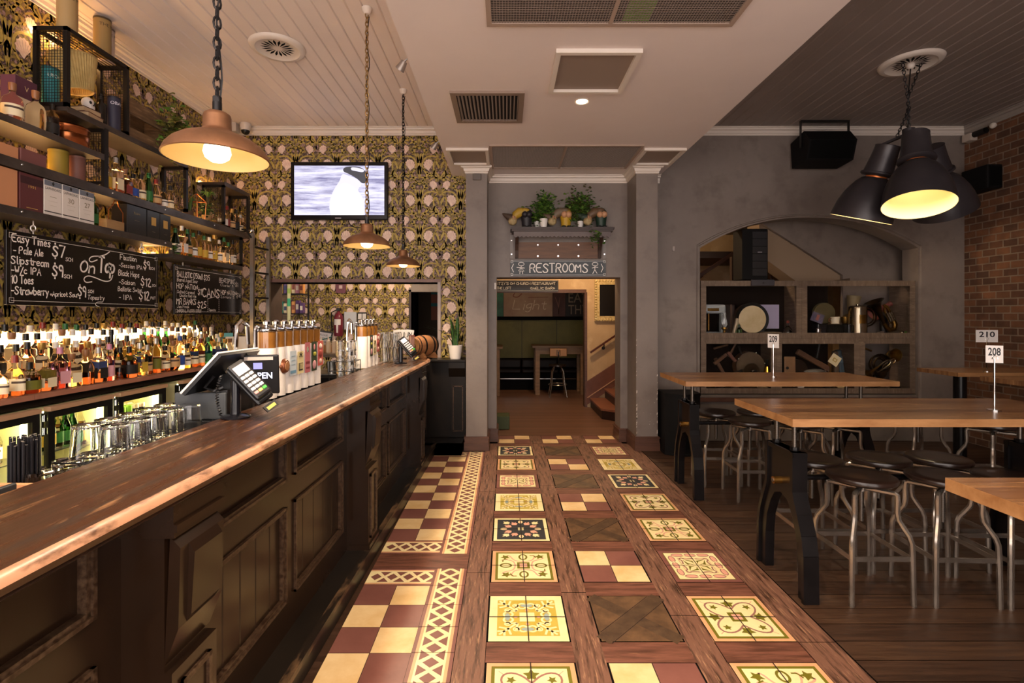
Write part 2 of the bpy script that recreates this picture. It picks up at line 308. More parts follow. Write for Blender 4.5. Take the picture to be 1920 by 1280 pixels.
class Tile:
    def __init__(s, cx, cy, h=.1975): s.c = (cx, cy); s.h = h; s.l = 0
    def p(s, x, y): return (s.c[0]+x*s.h, s.c[1]+y*s.h)
    def poly(s, pts, m, z=1):
        F.add([(*s.p(*q), TZ+z*.0003) for q in pts], [tuple(range(len(pts)))], m)
    def fan(s, c, pts, m, z=1):
        n = len(pts); F.add([(*s.p(*c), TZ+z*.0003)]+[(*s.p(*q), TZ+z*.0003) for q in pts], [(0, i+1, (i+1) % n+1) for i in range(n)], m)
    def sq(s, a, m, z=1, c=(0, 0)): s.poly([(c[0]-a, c[1]-a), (c[0]+a, c[1]-a), (c[0]+a, c[1]+a), (c[0]-a, c[1]+a)], m, z)
    def rib(s, pts, wd, m, z=2, closed=False):
        ribbon(F, [s.p(*q) for q in pts], wd*s.h, m, Matrix.Translation((0, 0, TZ+z*.0003)), closed)
    def four(s, f):
        for k in range(4):
            c, n = [(1, 0), (0, 1), (-1, 0), (0, -1)][k]; f(lambda x, y: (c*x-n*y, n*x+c*y))
    def leaf(s, t, c, r, m, a=0, z=3, n=5):
        pts = []
        for i in range(2*n):
            rr = r if i % 2 == 0 else r*.5; th = a+pi*i/n; pts.append(t(c[0]+rr*cos(th), c[1]+rr*sin(th)))
        s.fan(t(*c), pts, m, z)
    def ring(s, t, c, rx, ry, wd, m, z=3): s.rib([t(c[0]+rx*cos(2*pi*i/16), c[1]+ry*sin(2*pi*i/16)) for i in range(16)], wd, m, z, True)
    def disc(s, t, c, rx, ry, m, z=3, n=12): s.fan(t(*c), [t(c[0]+rx*cos(2*pi*i/n), c[1]+ry*sin(2*pi*i/n)) for i in range(n)], m, z)
    def grout(s):
        s.rib([(0, -1), (0, 1)], .028, m_grout, 9); s.rib([(-1, 0), (1, 0)], .024, m_grout, 9)
    def frame(s): s.sq(1, m_peach, 0); s.sq(.89, m_olive, 1); s.sq(.81, m_pale, 2)
    def centre(s): s.sq(.2, m_olive, 4); s.sq(.12, m_pink, 5)
    def vine(s):
        s.frame(); s.centre()
        P = []
        for i in range(64):
            th = 2*pi*i/64; r = .36+.50*(sin(2*th)**2)**.8; P.append((r*cos(th), r*sin(th)))
        s.rib(P, .05, m_vine, 4, True)
        s.four(lambda t: (s.leaf(t, (.60, 0), .2, m_olive), s.leaf(t, (.45, .45), .12, m_olive, .8), s.rib([t(.62, .62), t(.72, .72)], .02, m_pink, 4)))
    def tulip(s):
        s.frame(); s.centre()
        def q(t):
            s.ring(t, (.56, 0), .17, .12, .06, m_olive); s.leaf(t, (.55, .58), .17, m_olive, .5)
            s.rib(smooth_pts([t(.26, .0), t(.3, .25), t(.42, .34), t(.62, .42), t(.66, .5)], 2), .05, m_pink, 3)
            s.rib(smooth_pts([t(0, .26), t(.25, .3), t(.34, .42), t(.40, .62), t(.34, .68)], 2), .05, m_pink, 3)
            s.rib(smooth_pts([t(.42, .52), t(.36, .66), t(.24, .66)], 2), .04, m_olive, 4)
        s.four(q)
    def lotus(s):
        s.sq(1, m_pale, 0); s.sq(.88, m_navy, 1)
        def q(t):
            s.disc(t, (.07, .07), .045, .045, m_pale, 4)
            for a, b, c_, m_ in ((.62, .60, .0, m_pale), (.48, .22, .5, m_pink), (.22, .48, -.5, m_pink)):
                d = math.atan2(b, a)
                for da, l in ((-.42, .27), (0, .34), (.42, .27)):
                    e = d+da+c_*.3; x, y = a*.72, b*.72; w_ = .07
                    s.fan(t(x+cos(e)*l*.5, y+sin(e)*l*.5), [t(x, y), t(x+cos(e)*l*.5+sin(e)*w_, y+sin(e)*l*.5-cos(e)*w_), t(x+cos(e)*l, y+sin(e)*l), t(x+cos(e)*l*.5-sin(e)*w_, y+sin(e)*l*.5+cos(e)*w_)], m_, 3+(da == 0))
            s.disc(t, (.64, 0), .13, .09, m_pale, 3); s.disc(t, (.62, .0), .07, .05, m_pink, 4)
        s.four(q)
    def filigree(s):
        s.sq(1, m_pale, 0); s.sq(.79, m_must, 1); s.sq(.2, m_pale, 3)
        def q(t):
            s.ring(t, (.50, .12), .12, .11, .06, m_pale, 2); s.ring(t, (.50, -.12), .12, .11, .06, m_pale, 2)
            s.disc(t, (.52, .0), .07, .17, m_bluegr, 3)
            for a, b in (((.28, .28), (.72, .72)), ((.5, .5), (.72, .44)), ((.5, .5), (.44, .72)), ((.6, .6), (.76, .6)), ((.6, .6), (.6, .76)), ((.26, .3), (.3, .55)), ((.3, .26), (.55, .3))):
                s.rib([t(*a), t(*b)], .06, m_pale, 2)
            s.ring(t, (.3, .52), .07, .07, .04, m_pale, 2); s.ring(t, (.52, .3), .07, .07, .04, m_pale, 2)
            s.disc(t, (.3, 0), .05, .05, m_pink, 3)
        s.four(q)
    def chain(s):
        s.sq(1, m_mauve, 0); s.sq(.86, m_olive, 1); s.sq(.84, m_pale, 2); s.sq(.5, m_tan, 3); s.sq(.45, m_pale, 4)
        def q(t):
            for yy in (-.42, 0, .42):
                s.disc(t, (.68, yy), .08, .2, m_pink, 4); s.ring(t, (.68, yy), .09, .2, .03, m_vine, 5)
            for yy in (-.21, .21): s.disc(t, (.68, yy), .05, .04, m_pale, 6)
            s.rib(smooth_pts([t(.1, .42), t(.3, .38), t(.42, .46), t(.5, .34), t(.4, .28), t(.42, .1), t(.45, 0)], 2), .045, m_vine, 6)
            s.poly([t(.05, .06), t(.3, .05), t(.36, .36), t(.05, .3)], m_olive, 5)
            s.fan(t(.2, .2), [t(.02, .02), t(.24, .12), t(.36, .36), t(.12, .24)], m_pale, 6); s.fan(t(.2, 0), [t(.02, 0), t(.2, -.07), t(.4, 0), t(.2, .07)], m_pale, 6)
        s.four(q)
    def check(s, a=0):
        for i in range(2):
            for j in range(2):
                x, y = i-1, j-1; e = .012
                s.poly([(x+e, y+e), (x+1-e, y+e), (x+1-e, y+1-e), (x+e, y+1-e)], m_cream if (i+j+a) % 2 else m_mauve, 1)
        s.sq(1.0, m_grout, 0)
    def cross(s):
        s.sq(1, m_xw, 0)
        s.rib([(-.86, -.86), (.86, .86)], .40, m_xd, 2); s.rib([(-.86, .86), (.86, -.86)], .40, m_xd, 1)
        for d in (-.29, .29): s.rib([(-.86-d*.35, -.86+d*.35+d*.4), (.86-d*.35-d*.4, .86+d*.35)], .02, m_grout, 3)
CXs = (.1125, .6630, 1.2110)
PL = ['vine', 'filigree', 'tulip', 'lotus', 'filigree', 'chain', 'vine', 'lotus', 'check1']
PR = ['tulip', 'vine', 'chain', 'tulip', 'vine', 'lotus', 'filigree', 'chain', 'check1']
PM = ['check0', 'cross', 'check1', 'cross', 'check0', 'cross', 'check1', 'cross', 'check0']
PM = ['check0', 'cross', 'check0', 'cross', 'check1', 'cross', 'check0', 'cross', 'check1']
for k in range(-5, 9):
    yc = 1.889+.547*k+.2
    if yc < -1.1: continue
    for cx, pl in zip(CXs, (PL, PM, PR)):
        n = pl[k % 8 if k < 0 else k]; t = Tile(cx, yc)
        if n.startswith('check'): t.check(int(n[-1]))
        else:
            getattr(t, n)()
            if n != 'cross': t.grout()
        if k < 8: flat(m_strip, cx-.205, yc+.202, cx+.205, yc+.345, 0)
flat(m_strip, -.1, 6.262, 1.45, 6.67, -.0005)
# border by the bar: chequer with a lattice edge
def lattice(p0, p1, n, inv=False):
    """strip of lozenges from p0 to p1, .2 wide, n lozenges"""
    d = V(p1)-V(p0); L = d.length; d /= L; q = V((-d.y, d.x))
    P = lambda a, b: (*(V(p0)+d*a+q*b), )
    def pl(pts, m, z): F.add([(*P(*p_), TZ+z*.0003) for p_ in pts], [tuple(range(len(pts)))], m)
    pl([(0, -.1), (L, -.1), (L, .1), (0, .1)], m_mauve, 0); pl([(0, -.083), (L, -.083), (L, .083), (0, .083)], m_peach, 1); pl([(0, -.068), (L, -.068), (L, .068), (0, .068)], m_pale, 2)
    s_ = L/n; h = .05
    for i in range(n):
        c = (i+.5)*s_; e = .012
        pl([(c-s_/2+e*1.3, 0), (c, -h+e), (c+s_/2-e*1.3, 0), (c, h-e)], m_mauve, 3)
        for sg in (-1, 1): pl([(c+s_/2-s_/2+e*1.2, sg*(h+.008)), (c+s_/2, sg*e), (c+s_/2+s_/2-e*1.2, sg*(h+.008))] if i < n-1 else [(c+e, sg*(h+.008)), (c+s_/2, sg*e), (c+s_/2, sg*(h+.008))], m_mauve, 3)
    for i in range(1, int(L/.195)):
        a = i*L/int(L/.195); pl([(a-.0015, -.1), (a+.0015, -.1), (a+.0015, .1), (a-.0015, .1)], m_grout, 4)
def chequer(y0, y1, first):
    n = round((y1-y0)/.195); s_ = (y1-y0)/n
    for j in range(n):
        for i in range(2):
            a, b = -.44-.195*(i+1), -.44-.195*i
            flat(m_cream if (i+j+first) % 2 else m_mauve, a+.0015, y0+j*s_+.0015, b-.0015, y0+(j+1)*s_-.0015, TZ)
flat(m_grout, -.83, -1.38, -.24, YB-.42, -.0002)
lattice((-.34, -1.38), (-.34, 3.143), 45); lattice((-.83, 3.043), (-.44, 3.043), 4); chequer(-1.38, 2.943, 0)
lattice((-.34, 3.34), (-.34, 5.864), 26); lattice((-.83, 3.44), (-.44, 3.44), 4); lattice((-.83, 5.764), (-.44, 5.764), 4); chequer(3.54, 5.664, 1)
flat(m_strip, -.83, 3.146, -.24, 3.337, TZ)
struct(F, 'floor')
# ================================================================ wallpaper
m_wp = mat('wallpaper_ground', '#3a2c2d', .62, col2='#7f6b36', scale=30, rng=(.46, .54), col3='#8f7276', scale3=38, rng3=(.54, .60), stretch=(1, 1, 1), detail=3)
m_wl = mat('wallpaper_leaf', '#a08a3e', .6, col2='#b39c50', scale=30, rng=(.4, .6)); m_wl2 = mat('wallpaper_leaf_dark', '#7f6d33', .6, col2='#93803f', scale=30)
m_wf = mat('wallpaper_flower', '#e3cbba', .6, col2='#d3b3a8', scale=25, rng=(.4, .65)); m_wfr = mA('#a98a84', .6); m_wm = mA('#9a7c80', .6); m_wd = mA('#221817', .7)
def motif():
    """half of one repeat, mirrored about u=0: list of (layer, material, [convex polygons])"""
    G = []
    def rib(pts, wd, m, z):
        p = smooth_pts(pts, 2); n = len(p)
        ww = [wd*(.35+.65*sin(pi*min(1, max(0, (i+.6)/(n+.2))))) for i in range(n)]
        E = []
        for i in range(n):
            a = p[max(i-1, 0)]; b = p[min(i+1, n-1)]; dx, dy = b[0]-a[0], b[1]-a[1]; l = math.hypot(dx, dy) or 1e-6
            E.append(((p[i][0]-dy/l*ww[i]/2, p[i][1]+dx/l*ww[i]/2), (p[i][0]+dy/l*ww[i]/2, p[i][1]-dx/l*ww[i]/2)))
        for i in range(n-1): G.append((z, m, [E[i][0], E[i][1], E[i+1][1], E[i+1][0]]))
    def flower(cx, cy, r, h, tilt):
        n = 9; top = []
        for i in range(n*2+1):
            a = -2.5+5.0*i/(n*2); rr = (1.06 if i % 2 else .90); top.append((cx+r*rr*sin(a)+tilt*r*.25*cos(a), cy+h*.43*cos(a)*rr+h*.04))
        bt = (cx+tilt*r*.25, cy-h*.53)
        for i in range(len(top)-1): G.append((3, m_wf, [bt, top[i], top[i+1]]))
        for i in range(2, len(top)-2, 2):
            x, y = top[i]; G.append((4, m_wfr, [(bt[0]+(x-bt[0])*.28, bt[1]+(y-bt[1])*.28), (bt[0]+(x-bt[0])*.93, bt[1]+(y-bt[1])*.93), (bt[0]+(x-bt[0])*.9+.004, bt[1]+(y-bt[1])*.9)]))
    def leaf(x, y, l, a, wd, m=m_wl, z=2, bend=.25):
        P = [(x, y)]
        for i in range(1, 5):
            P.append((P[-1][0]+l/4*sin(a+bend*i), P[-1][1]+l/4*cos(a+bend*i)))
        rib(P, wd, m, z)
    flower(.147, 0, .058, .15, -.6); flower(.083, .193, .046, .115, .6)
    # ogee stems and acanthus leaves
    rib([(0, .06), (.03, .10), (.10, .115), (.17, .10), (.215, .05), (.225, -.03), (.18, -.10), (.11, -.13), (.05, -.11)], .02, m_wl, 2)
    rib([(.26, -.19), (.245, -.10), (.25, 0), (.235, .09), (.20, .15), (.14, .17)], .024, m_wl, 2)
    rib([(0, -.20), (.02, -.13), (.075, -.07), (.085, 0), (.06, .06), (.02, .09)], .02, m_wl, 2)
    rib([(.26, .25), (.22, .2), (.16, .22), (.15, .16)], .018, m_wl2, 2); rib([(0, .25), (.03, .29), (.09, .28), (.13, .25)], .018, m_wl, 2)
    for x, y, l, a, wd, b in ((.012, -.05, .12, .15, .026, .12), (.02, .10, .13, .9, .026, -.25), (.03, .13, .10, .1, .022, .3), (.245, .02, .12, -.25, .028, .1), (.25, -.12, .12, -.5, .024, .25), (.2, -.17, .10, -1.2, .024, .3), (.13, -.155, .10, -1.3, .024, .25),
                           (.07, -.15, .09, .6, .022, -.3), (.18, .13, .11, .8, .022, -.3), (.22, .20, .10, .3, .022, -.3), (.05, .24, .08, -.4, .022, .3), (.14, .27, .10, .9, .022, .2), (.2, .26, .09, 1.9, .02, .2), (.03, -.18, .09, .2, .022, .25), (.11, -.09, .08, 2.2, .018, .3), (.2, -.06, .07, .8, .018, .3)):
        leaf(x, y, l, a, wd, m_wl if rnd.random() < .7 else m_wl2, 2, b)
    for x, y in ((.03, .17), (.19, .23), (.24, -.05), (.04, .02), (.11, .13), (.22, .12), (.16, -.17), (.1, -.19), (.06, -.16), (.235, .17), (.015, -.1), (.2, -.13), (.12, .22), (.25, .24)):
        G.append((1, m_wm, [(x+.011*cos(k*pi/3), y+.011*sin(k*pi/3)) for k in range(6)]))
    for x, y in ((.26, .07), (0, .215), (.05, .14), (.235, .215), (.17, .17)):
        G.append((1, m_wd, [(x, y-.03), (x+.012, y), (x, y+.03), (x-.012, y)]))
    return G
WPG = motif()
def clip(poly, r):
    for ax, lim, sg in ((0, r[0], 1), (0, r[2], -1), (1, r[1], 1), (1, r[3], -1)):
        o = []
        for i in range(len(poly)):
            a, b = poly[i-1], poly[i]; da, db = (a[ax]-lim)*sg, (b[ax]-lim)*sg
            if (da >= 0) != (db >= 0):
                t = da/(da-db); o.append((a[0]+(b[0]-a[0])*t, a[1]+(b[1]-a[1])*t))
            if db >= 0: o.append(b)
        poly = o
        if len(poly) < 3: return None
    return poly
def wallpaper(mb, rects, u0, v0, to3, flip=1):
    """pattern on rectangles (u0,v0,u1,v1); to3(u, v, lift) gives the point"""
    for r in rects:
        mb.quad([to3(r[0], r[1], 0), to3(r[2], r[1], 0), to3(r[2], r[3], 0), to3(r[0], r[3], 0)], m_wp)
        for i in range(math.floor((r[0]-u0)/.52)-1, math.ceil((r[2]-u0)/.52)+2):
            for j in range(math.floor((r[1]-v0)/.45)-1, math.ceil((r[3]-v0)/.45)+2):
                for z, m, p in WPG:
                    for sg in (1, -1):
                        q = clip([(u0+i*.52+sg*a, v0+j*.45+b) for a, b in p], r)
                        if q:
                            if sg*flip < 0: q = q[::-1]
                            mb.add([to3(a, b, z*.0004) for a, b in q], [tuple(range(len(q)))], m)
# left wall
W = MB(); W.box((XL-.3, -1.4, 0), (XL-.002, YB, ZC), m_plaster)
wallpaper(W, [(2.6, .9, YB, 3.87)], 3.739, 2.139, lambda u, v, l: (XL+l, u, v)); struct(W, 'wall_left')
# back wall: papered part with the serving opening, plastered part with door and arched niche
OX0, OX1, OZ0, OZ1 = -2.98, -.855, .80, 2.005
DX0, DX1, DZ = -.114, 1.447, 2.07
NX0, NX1 = 2.452, 5.21; NZ, NA = 2.44, 2.825
W = MB(); y0, y1 = YB+.002, YB+.30
W.box((XL, y0, 0), (OX0, y1, ZC), m_brownw); W.box((OX1, y0, 0), (-.40, y1, ZC), m_brownw)
W.box((OX0, y0, 0), (OX1, y1, OZ0), m_dark); W.box((OX0, y0, OZ1), (OX1, y1, ZC), m_brownw)
wallpaper(W, [(XL, .8, OX0, 3.87), (OX0, OZ1, OX1, 3.87), (OX1, .8, -.42, 3.87)], -2.389, 2.139, lambda u, v, l: (u, YB-l, v)); struct(W, 'wall_back')
W = MB(); y1 = YB+.31
W.box((-.40, YB, 0), (DX0, y1, ZC), m_plaster); W.box((DX0, YB, DZ), (DX1, y1, ZC), m_plaster); W.box((DX1, YB, 0), (NX0, y1, ZC), m_plaster); W.box((NX1, YB, 0), (XR+.3, y1-.05, ZC), m_plaster)
n = 28; cx = (NX0+NX1)/2; hw = (NX1-NX0)/2
arc = [(cx+hw*(-1+2*i/n), NZ+(NA-NZ)*(1-abs(-1+2*i/n)**2.2)) for i in range(n+1)]
for i in range(n): W.prism([arc[i], arc[i+1], (arc[i+1][0], ZC), (arc[i][0], ZC)], YB, y1-.05, m_plaster)
W.tube([(NX0-.03, YB-.003, 0), (NX0-.03, YB-.003, NZ)]+[(cx+(x-cx)*1.022, YB-.003, z+.03) for x, z in arc]+[(NX1+.03, YB-.003, NZ), (NX1+.03, YB-.003, 0)], .014, m_plaster, 6)
W.box((NX0, YB+.14, 0), (NX1, YB+.20, .57), m_plaster)
struct(W, 'wall_back_right')
# small fittings of the plaster wall
b = MB(); b.box((-.143, YB-.02, 1.92), (-.118, YB, 2.0), mA('#d8d0c8', .4), bev=.003); b.build('sensor', None, 'small white sensor strip beside the top left of the doorway', 'sensor')
b = MB(); b.box((2.10, YB-.02, 2.40), (2.13, YB, 2.46), mA('#a0938c', .4), bev=.003); b.build('wall_button', None, 'small pale oblong button on the grey wall left of the arch', 'button')
# right wall in brick
def brick_mat():
    m = bpy.data.materials.new('brick'); m.use_nodes = True; nt = m.node_tree; b = nt.nodes['Principled BSDF']; N = nt.nodes.new; L = nt.links.new
    tc = N('ShaderNodeTexCoord'); mp = N('ShaderNodeMapping'); mp.inputs['Rotation'].default_value = (0, pi/2, pi/2)
    sx = N('ShaderNodeSeparateXYZ'); cx_ = N('ShaderNodeCombineXYZ'); L(tc.outputs['Object'], sx.inputs[0]); L(sx.outputs[1], cx_.inputs[0]); L(sx.outputs[2], cx_.inputs[1])
    t = N('ShaderNodeTexBrick'); L(cx_.outputs[0], t.inputs[0]); t.inputs['Scale'].default_value = 1; t.inputs['Mortar Size'].default_value = .008; t.inputs['Brick Width'].default_value = .17; t.inputs['Row Height'].default_value = .085; t.inputs['Bias'].default_value = -.2; t.inputs['Mortar Smooth'].default_value = .3
    t.inputs[1].default_value = lin('#72492f'); t.inputs[2].default_value = lin('#38231a'); t.inputs[3].default_value = lin('#7a6757')
    n = N('ShaderNodeTexNoise'); n.inputs['Scale'].default_value = 9; n.inputs['Detail'].default_value = 6; L(tc.outputs['Object'], n.inputs[0])
    x = N('ShaderNodeMix'); x.data_type = 'RGBA'; x.blend_type = 'MULTIPLY'; x.inputs[0].default_value = .7; L(t.outputs[0], x.inputs[6]); L(n.outputs[0], x.inputs[7]); 
    g = N('ShaderNodeMix'); g.data_type = 'RGBA'; g.blend_type = 'ADD'; g.inputs[0].default_value = .35; L(x.outputs[2], g.inputs[6]); L(x.outputs[2], g.inputs[7])
    L(g.outputs[2], b.inputs['Base Color']); b.inputs['Roughness'].default_value = .8
    bp = N('ShaderNodeBump'); bp.inputs['Strength'].default_value = .6; bp.inputs['Distance'].default_value = .01; iv = N('ShaderNodeMath'); iv.operation = 'SUBTRACT'; iv.inputs[0].default_value = 1; L(t.outputs[1], iv.inputs[1]); L(iv.outputs[0], bp.inputs['Height']); L(bp.outputs[0], b.inputs['Normal'])
    return m
W = MB(); W.box((XR, -1.4, 0), (XR+.3, YB, ZC), brick_mat()); struct(W, 'wall_right')
W = MB(); W.box((3.2, -1.7, 0), (XR+.3, -1.4, ZC+.1), m_plaster); struct(W, 'wall_light_block')  # unseen wall added behind the camera to cut light on the right
# ================================================================ ceiling and bulkhead
C = MB()
C.box((XL-.3, -1.4, ZC+.010), (XR+.3, YB+.3, ZC+.1), m_ceil)
def boards(x0, x1, m):
    n = round((x1-x0)/.125); s = (x1-x0)/n
    for i in range(n):
        a, b = x0+i*s, x0+(i+1)*s; g = .009
        P = [(a, ZC+.010), (a+g, ZC), (b-g, ZC), (b, ZC+.010)]
        for p, q in zip(P, P[1:]): C.quad([(p[0], -1.4, p[1]), (p[0], YB, p[1]), (q[0], YB, q[1]), (q[0], -1.4, q[1])], m)
boards(XL, -.6, m_ceil); boards(1.9, XR, m_ceilr); struct(C, 'ceiling')
BX0, BX1 = -.676, 1.942
C = MB()
C.box((BX0, -1.4, ZB), (BX1, YB, ZC), m_bulk)
struct(C, 'ceiling_bulkhead')
# crown mouldings
def crown(name, p0, p1, nrm, z, h=.095, d=.075, m=m_trimw):
    prof = [(0, 0), (.012, 0), (.012, .02), (.022, .028), (.03, .055), (.052, .062), (.058, .082), (d, .086), (d, h)]
    b = MB(); p0, p1, nn = V(p0), V(p1), V(nrm)
    k = len(prof); vs = [p+nn*a+V((0, 0, z-h+c*h/.095)) for p in (p0, p1) for a, c in prof]
    b.add(vs, [(i, i+1, k+i+1, k+i) for i in range(k-1)], m); struct(b, name)
crown('trim_1', (XL, -1.4, 0), (XL, YB, 0), (1, 0, 0), ZC); crown('trim_2', (XL, YB, 0), (BX0, YB, 0), (0, -1, 0), ZC)
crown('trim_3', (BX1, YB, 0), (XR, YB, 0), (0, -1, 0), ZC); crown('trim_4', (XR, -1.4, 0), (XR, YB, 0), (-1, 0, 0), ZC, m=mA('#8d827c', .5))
crown('trim_5', (-.218, YB, 0), (1.537, YB, 0), (0, -1, 0), ZB); crown('trim_6', (1.79, YB, 0), (BX1, YB, 0), (0, -1, 0), ZB)
# pillars
PY = 5.93
for i, (x0, x1) in enumerate(((-.466, -.218), (1.537, 1.79))):
    b = MB(); b.box((x0, PY, 0), (x1, YB, ZB), m_plaster)
    if i:
        rr = random.Random(3)
        for k in range(46):
            e = rr.choice([0, 0, 0, 1, 1, 2]); z = .2+rr.random()**1.6*1.1; s = rr.uniform(.004, .012)
            x = {0: x0+s*.6, 1: x1-s*.6, 2: rr.uniform(x0+.03, x1-.03)}[e]
            if e == 2: z = .2+rr.random()*.4; s *= .5
            b.quad([(x-s*.6, PY-.0008, z-s), (x+s*.5, PY-.0008, z-s*.6), (x+s*.6, PY-.0008, z+s*(2 if e < 2 else .7)), (x-s*.4, PY-.0008, z+s*.8)], mA('#c9bfb4', .7))
    struct(b, 'wall_pillar')
    # capital: crown on three sides
    prof = [(0, 0), (.012, 0), (.012, .02), (.022, .028), (.03, .055), (.052, .062), (.058, .082), (.08, .086), (.08, .095)]
    b = MB()
    for (a0, z0), (a1, z1) in zip(prof, prof[1:]):
        q = lambda a, z: [(x0-a, YB, ZB-.09+z-.005), (x0-a, PY-a, ZB-.09+z-.005), (x1+a, PY-a, ZB-.09+z-.005), (x1+a, YB, ZB-.09+z-.005)]
        A, B = q(a0, z0), q(a1, z1); b.add(A+B, [(k, k+1, 4+k+1, 4+k) for k in range(3)], m_trimw)
    struct(b, 'trim_%d' % (7+i))
# skirting boards
def skirt(name, pts, h=.165):
    b = MB()
    for p, q in zip(pts, pts[1:]):
        for t, z0, z1 in ((.022, 0, h*.55), (.016, h*.55, h*.86), (.024, h*.86, h*.93), (.014, h*.93, h)):
            p_, q_ = V(p), V(q); d = (q_-p_).normalized(); nn = V((d.y, -d.x, 0))
            a0, a1 = p_-d*0+nn*t, q_+nn*t
            e = d*t
            b.add([p_-e*0, q_+e*0, a1+e, a0-e]+[p_, q_, a1+e, a0-e], [(0,1,2,3)], m_brownw) if 0 else b.prism([(p_.x, p_.y), (a0.x-e.x, a0.y-e.y), (a1.x+e.x, a1.y+e.y), (q_.x, q_.y)][::-1], z0, z1, m_brownw, 'XY')
    struct(b, name)
skirt('baseboard_1', [(-.466, YB, 0), (-.466, PY, 0), (-.218, PY, 0), (-.218, YB, 0), (DX0, YB, 0), (DX0, YB+.31, 0)])
skirt('baseboard_2', [(DX1, YB+.31, 0), (DX1, YB, 0), (1.537, YB, 0), (1.537, PY, 0), (1.79, PY, 0), (1.79, YB, 0), (NX0-.05, YB, 0)])
# frame round the serving opening
b = MB(); m_arch = mat('opening_frame', '#6a4a40', .4, col2='#7d5d52', scale=4)
b.box((OX0-.03, YB-.03, OZ1-.0), (OX1+.045, YB+.34, OZ1+.04), m_arch); b.box((OX1, YB-.03, OZ0), (OX1+.04, YB+.34, OZ1), mat('opening_jamb', '#9a8a84', .35)); b.box((OX0, YB-.02, OZ0), (OX0+.012, YB+.34, OZ1), mat('opening_jamb_brown', '#5f4a40', .5, col2='#4a382f', scale=5)); struct(b, 'trim_9')
# ================================================================ rooms behind: pass-through bar, hallway with stair, booth alcove
m_hallw = mat('hall_plaster', '#b39672', .7, col2='#a58762', scale=2.5, col3='#c0a480', scale3=4)
b = MB(); YH = 8.78
b.box((-3.9, 9.103, 0), (-1.70, 9.3, 3.2), m_plaster); b.box((-1.70, 9.1, 2.02), (-.6, 9.3, 3.2), m_plaster)
wallpaper(b, [(-3.9, .5, -1.70, 2.9)], -2.956, 1.666, lambda u, v, l: (u, 9.1-l, v)); struct(b, 'wall_pass')
b = MB(); b.box((-3.9, YB+.31, 3.0), (5.8, 12.4, 3.1), m_ceilr); struct(b, 'ceiling_hall')
b = MB(); b.box((-.62, YB+.31, 0), (-.5, 11.0, 3.0), m_plaster); b.box((-4.0, YB+.3, 0), (-3.9, 12.4, 3.0), m_plaster); b.box((5.7, YB+.3, 0), (5.8, 12.4, 3.0), m_hallw); struct(b, 'wall_partition')
b = MB(); b.box((1.405, YH, 0), (5.7, YH+.15, 3.0), m_hallw); b.box((-.5, YH, 2.02), (1.405, YH+.15, 3.0), m_hallw); b.box((-.5, YH-.02, 1.99), (1.405, YH, 2.05), m_brownw); b.box((1.375, YH-.015, 0), (1.42, YH+.16, 2.0), m_brownw); struct(b, 'wall_hall')
b = MB(); m_green = mat('booth_panel', '#57511f', .6, col2='#6a6128', scale=3, rng=(.3, .7))
b.box((-1.5, 11.2, 0), (5.7, 11.3, 3.0), m_dark); b.box((-.5, 11.17, .66), (1.9, 11.2, 1.5), m_green)
for x in (.36, 1.13): b.box((x-.006, 11.16, .66), (x+.006, 11.17, 1.5), mA('#2e2a12'))
b.box((-.5, 11.13, 1.5), (1.9, 11.2, 1.575), m_dark); struct(b, 'wall_booth')
b = MB(); b.box((-3.9, 12.3, 0), (-.5, 12.4, 3), m_dark); struct(b, 'wall_far')

b = MB(); b.box((2.3, 7.62, 2.46), (5.7, 8.76, 2.56), mat('shade_slab', '#3a281e', .6)); b.box((3.3, 7.35, .0), (3.5, 7.42, 2.45), mat('shade_slab', '#3a281e')); struct(b, 'ceiling_shade_slab')  # dark slab added to keep the hall light off the stair wall
# ================================================================ the bar
SH = Matrix(((1, .0185, 0, -.037), (0, 1, 0, 0), (0, 0, 1, 0), (0, 0, 0, 1)))   # the bar runs a touch out of line with the floor
def bx(x, y): return x+.0185*(y-2)
m_bar = mat('bar_paint', '#1c110a', .2, col2='#26170d', scale=2.2, rng=(.3, .75), rvar=.1, spec=.45)
m_barm = mat('bar_moulding', '#2a1b12', .28, col2='#5f4b3a', scale=60, rng=(.4, .85), spec=.3)
m_barblk = mat('bar_black', '#120e0b', .3, col2='#1a1410', scale=6, spec=.2)
m_top = mat('bar_top_wood', '#402617', .22, col2='#2a180e', scale=2.6, stretch=(9, .8, 1), rng=(.35, .65), col3='#8d6340', scale3=3.2, rng3=(.58, .72), st3=(9, 1.1, 1), rvar=.18, bump=.06, bscale=30)
m_edge = mat('bar_edge_worn', '#a87c60', .42, col2='#4a2d1d', scale=14, rng=(.50, .62), stretch=(1, .35, 1), detail=8)
m_stepk = mat('bar_step', '#15110e', .32, col2='#1f1914', scale=4, col3='#8f7a62', scale3=11, rng3=(.70, .72), st3=(1.5, .7, 1))
bar = thing('bar_counter', 'long dark-panelled bar front with pilasters and beaded lower panels', 'bar')
Y0, Y1 = -1.6, 5.985; FX = -1.01
b = MB(); b.box((-1.24, Y0, .002), (FX-.02, Y1, 1.0705), m_barblk, SH)
PIL = [-.43, 1.34, 3.14, 4.88]
bays = []
for i, p in enumerate(PIL):
    a = p+.2; e = (PIL[i+1] if i+1 < len(PIL) else 5.97)
    mid = (a+e)/2; bays += [(a+.055, mid-.045), (mid+.045, e-.09 if i+1 < len(PIL) else e-.1)]
bays = [(-1.5, -1.02), (-.93, -.50)]+bays
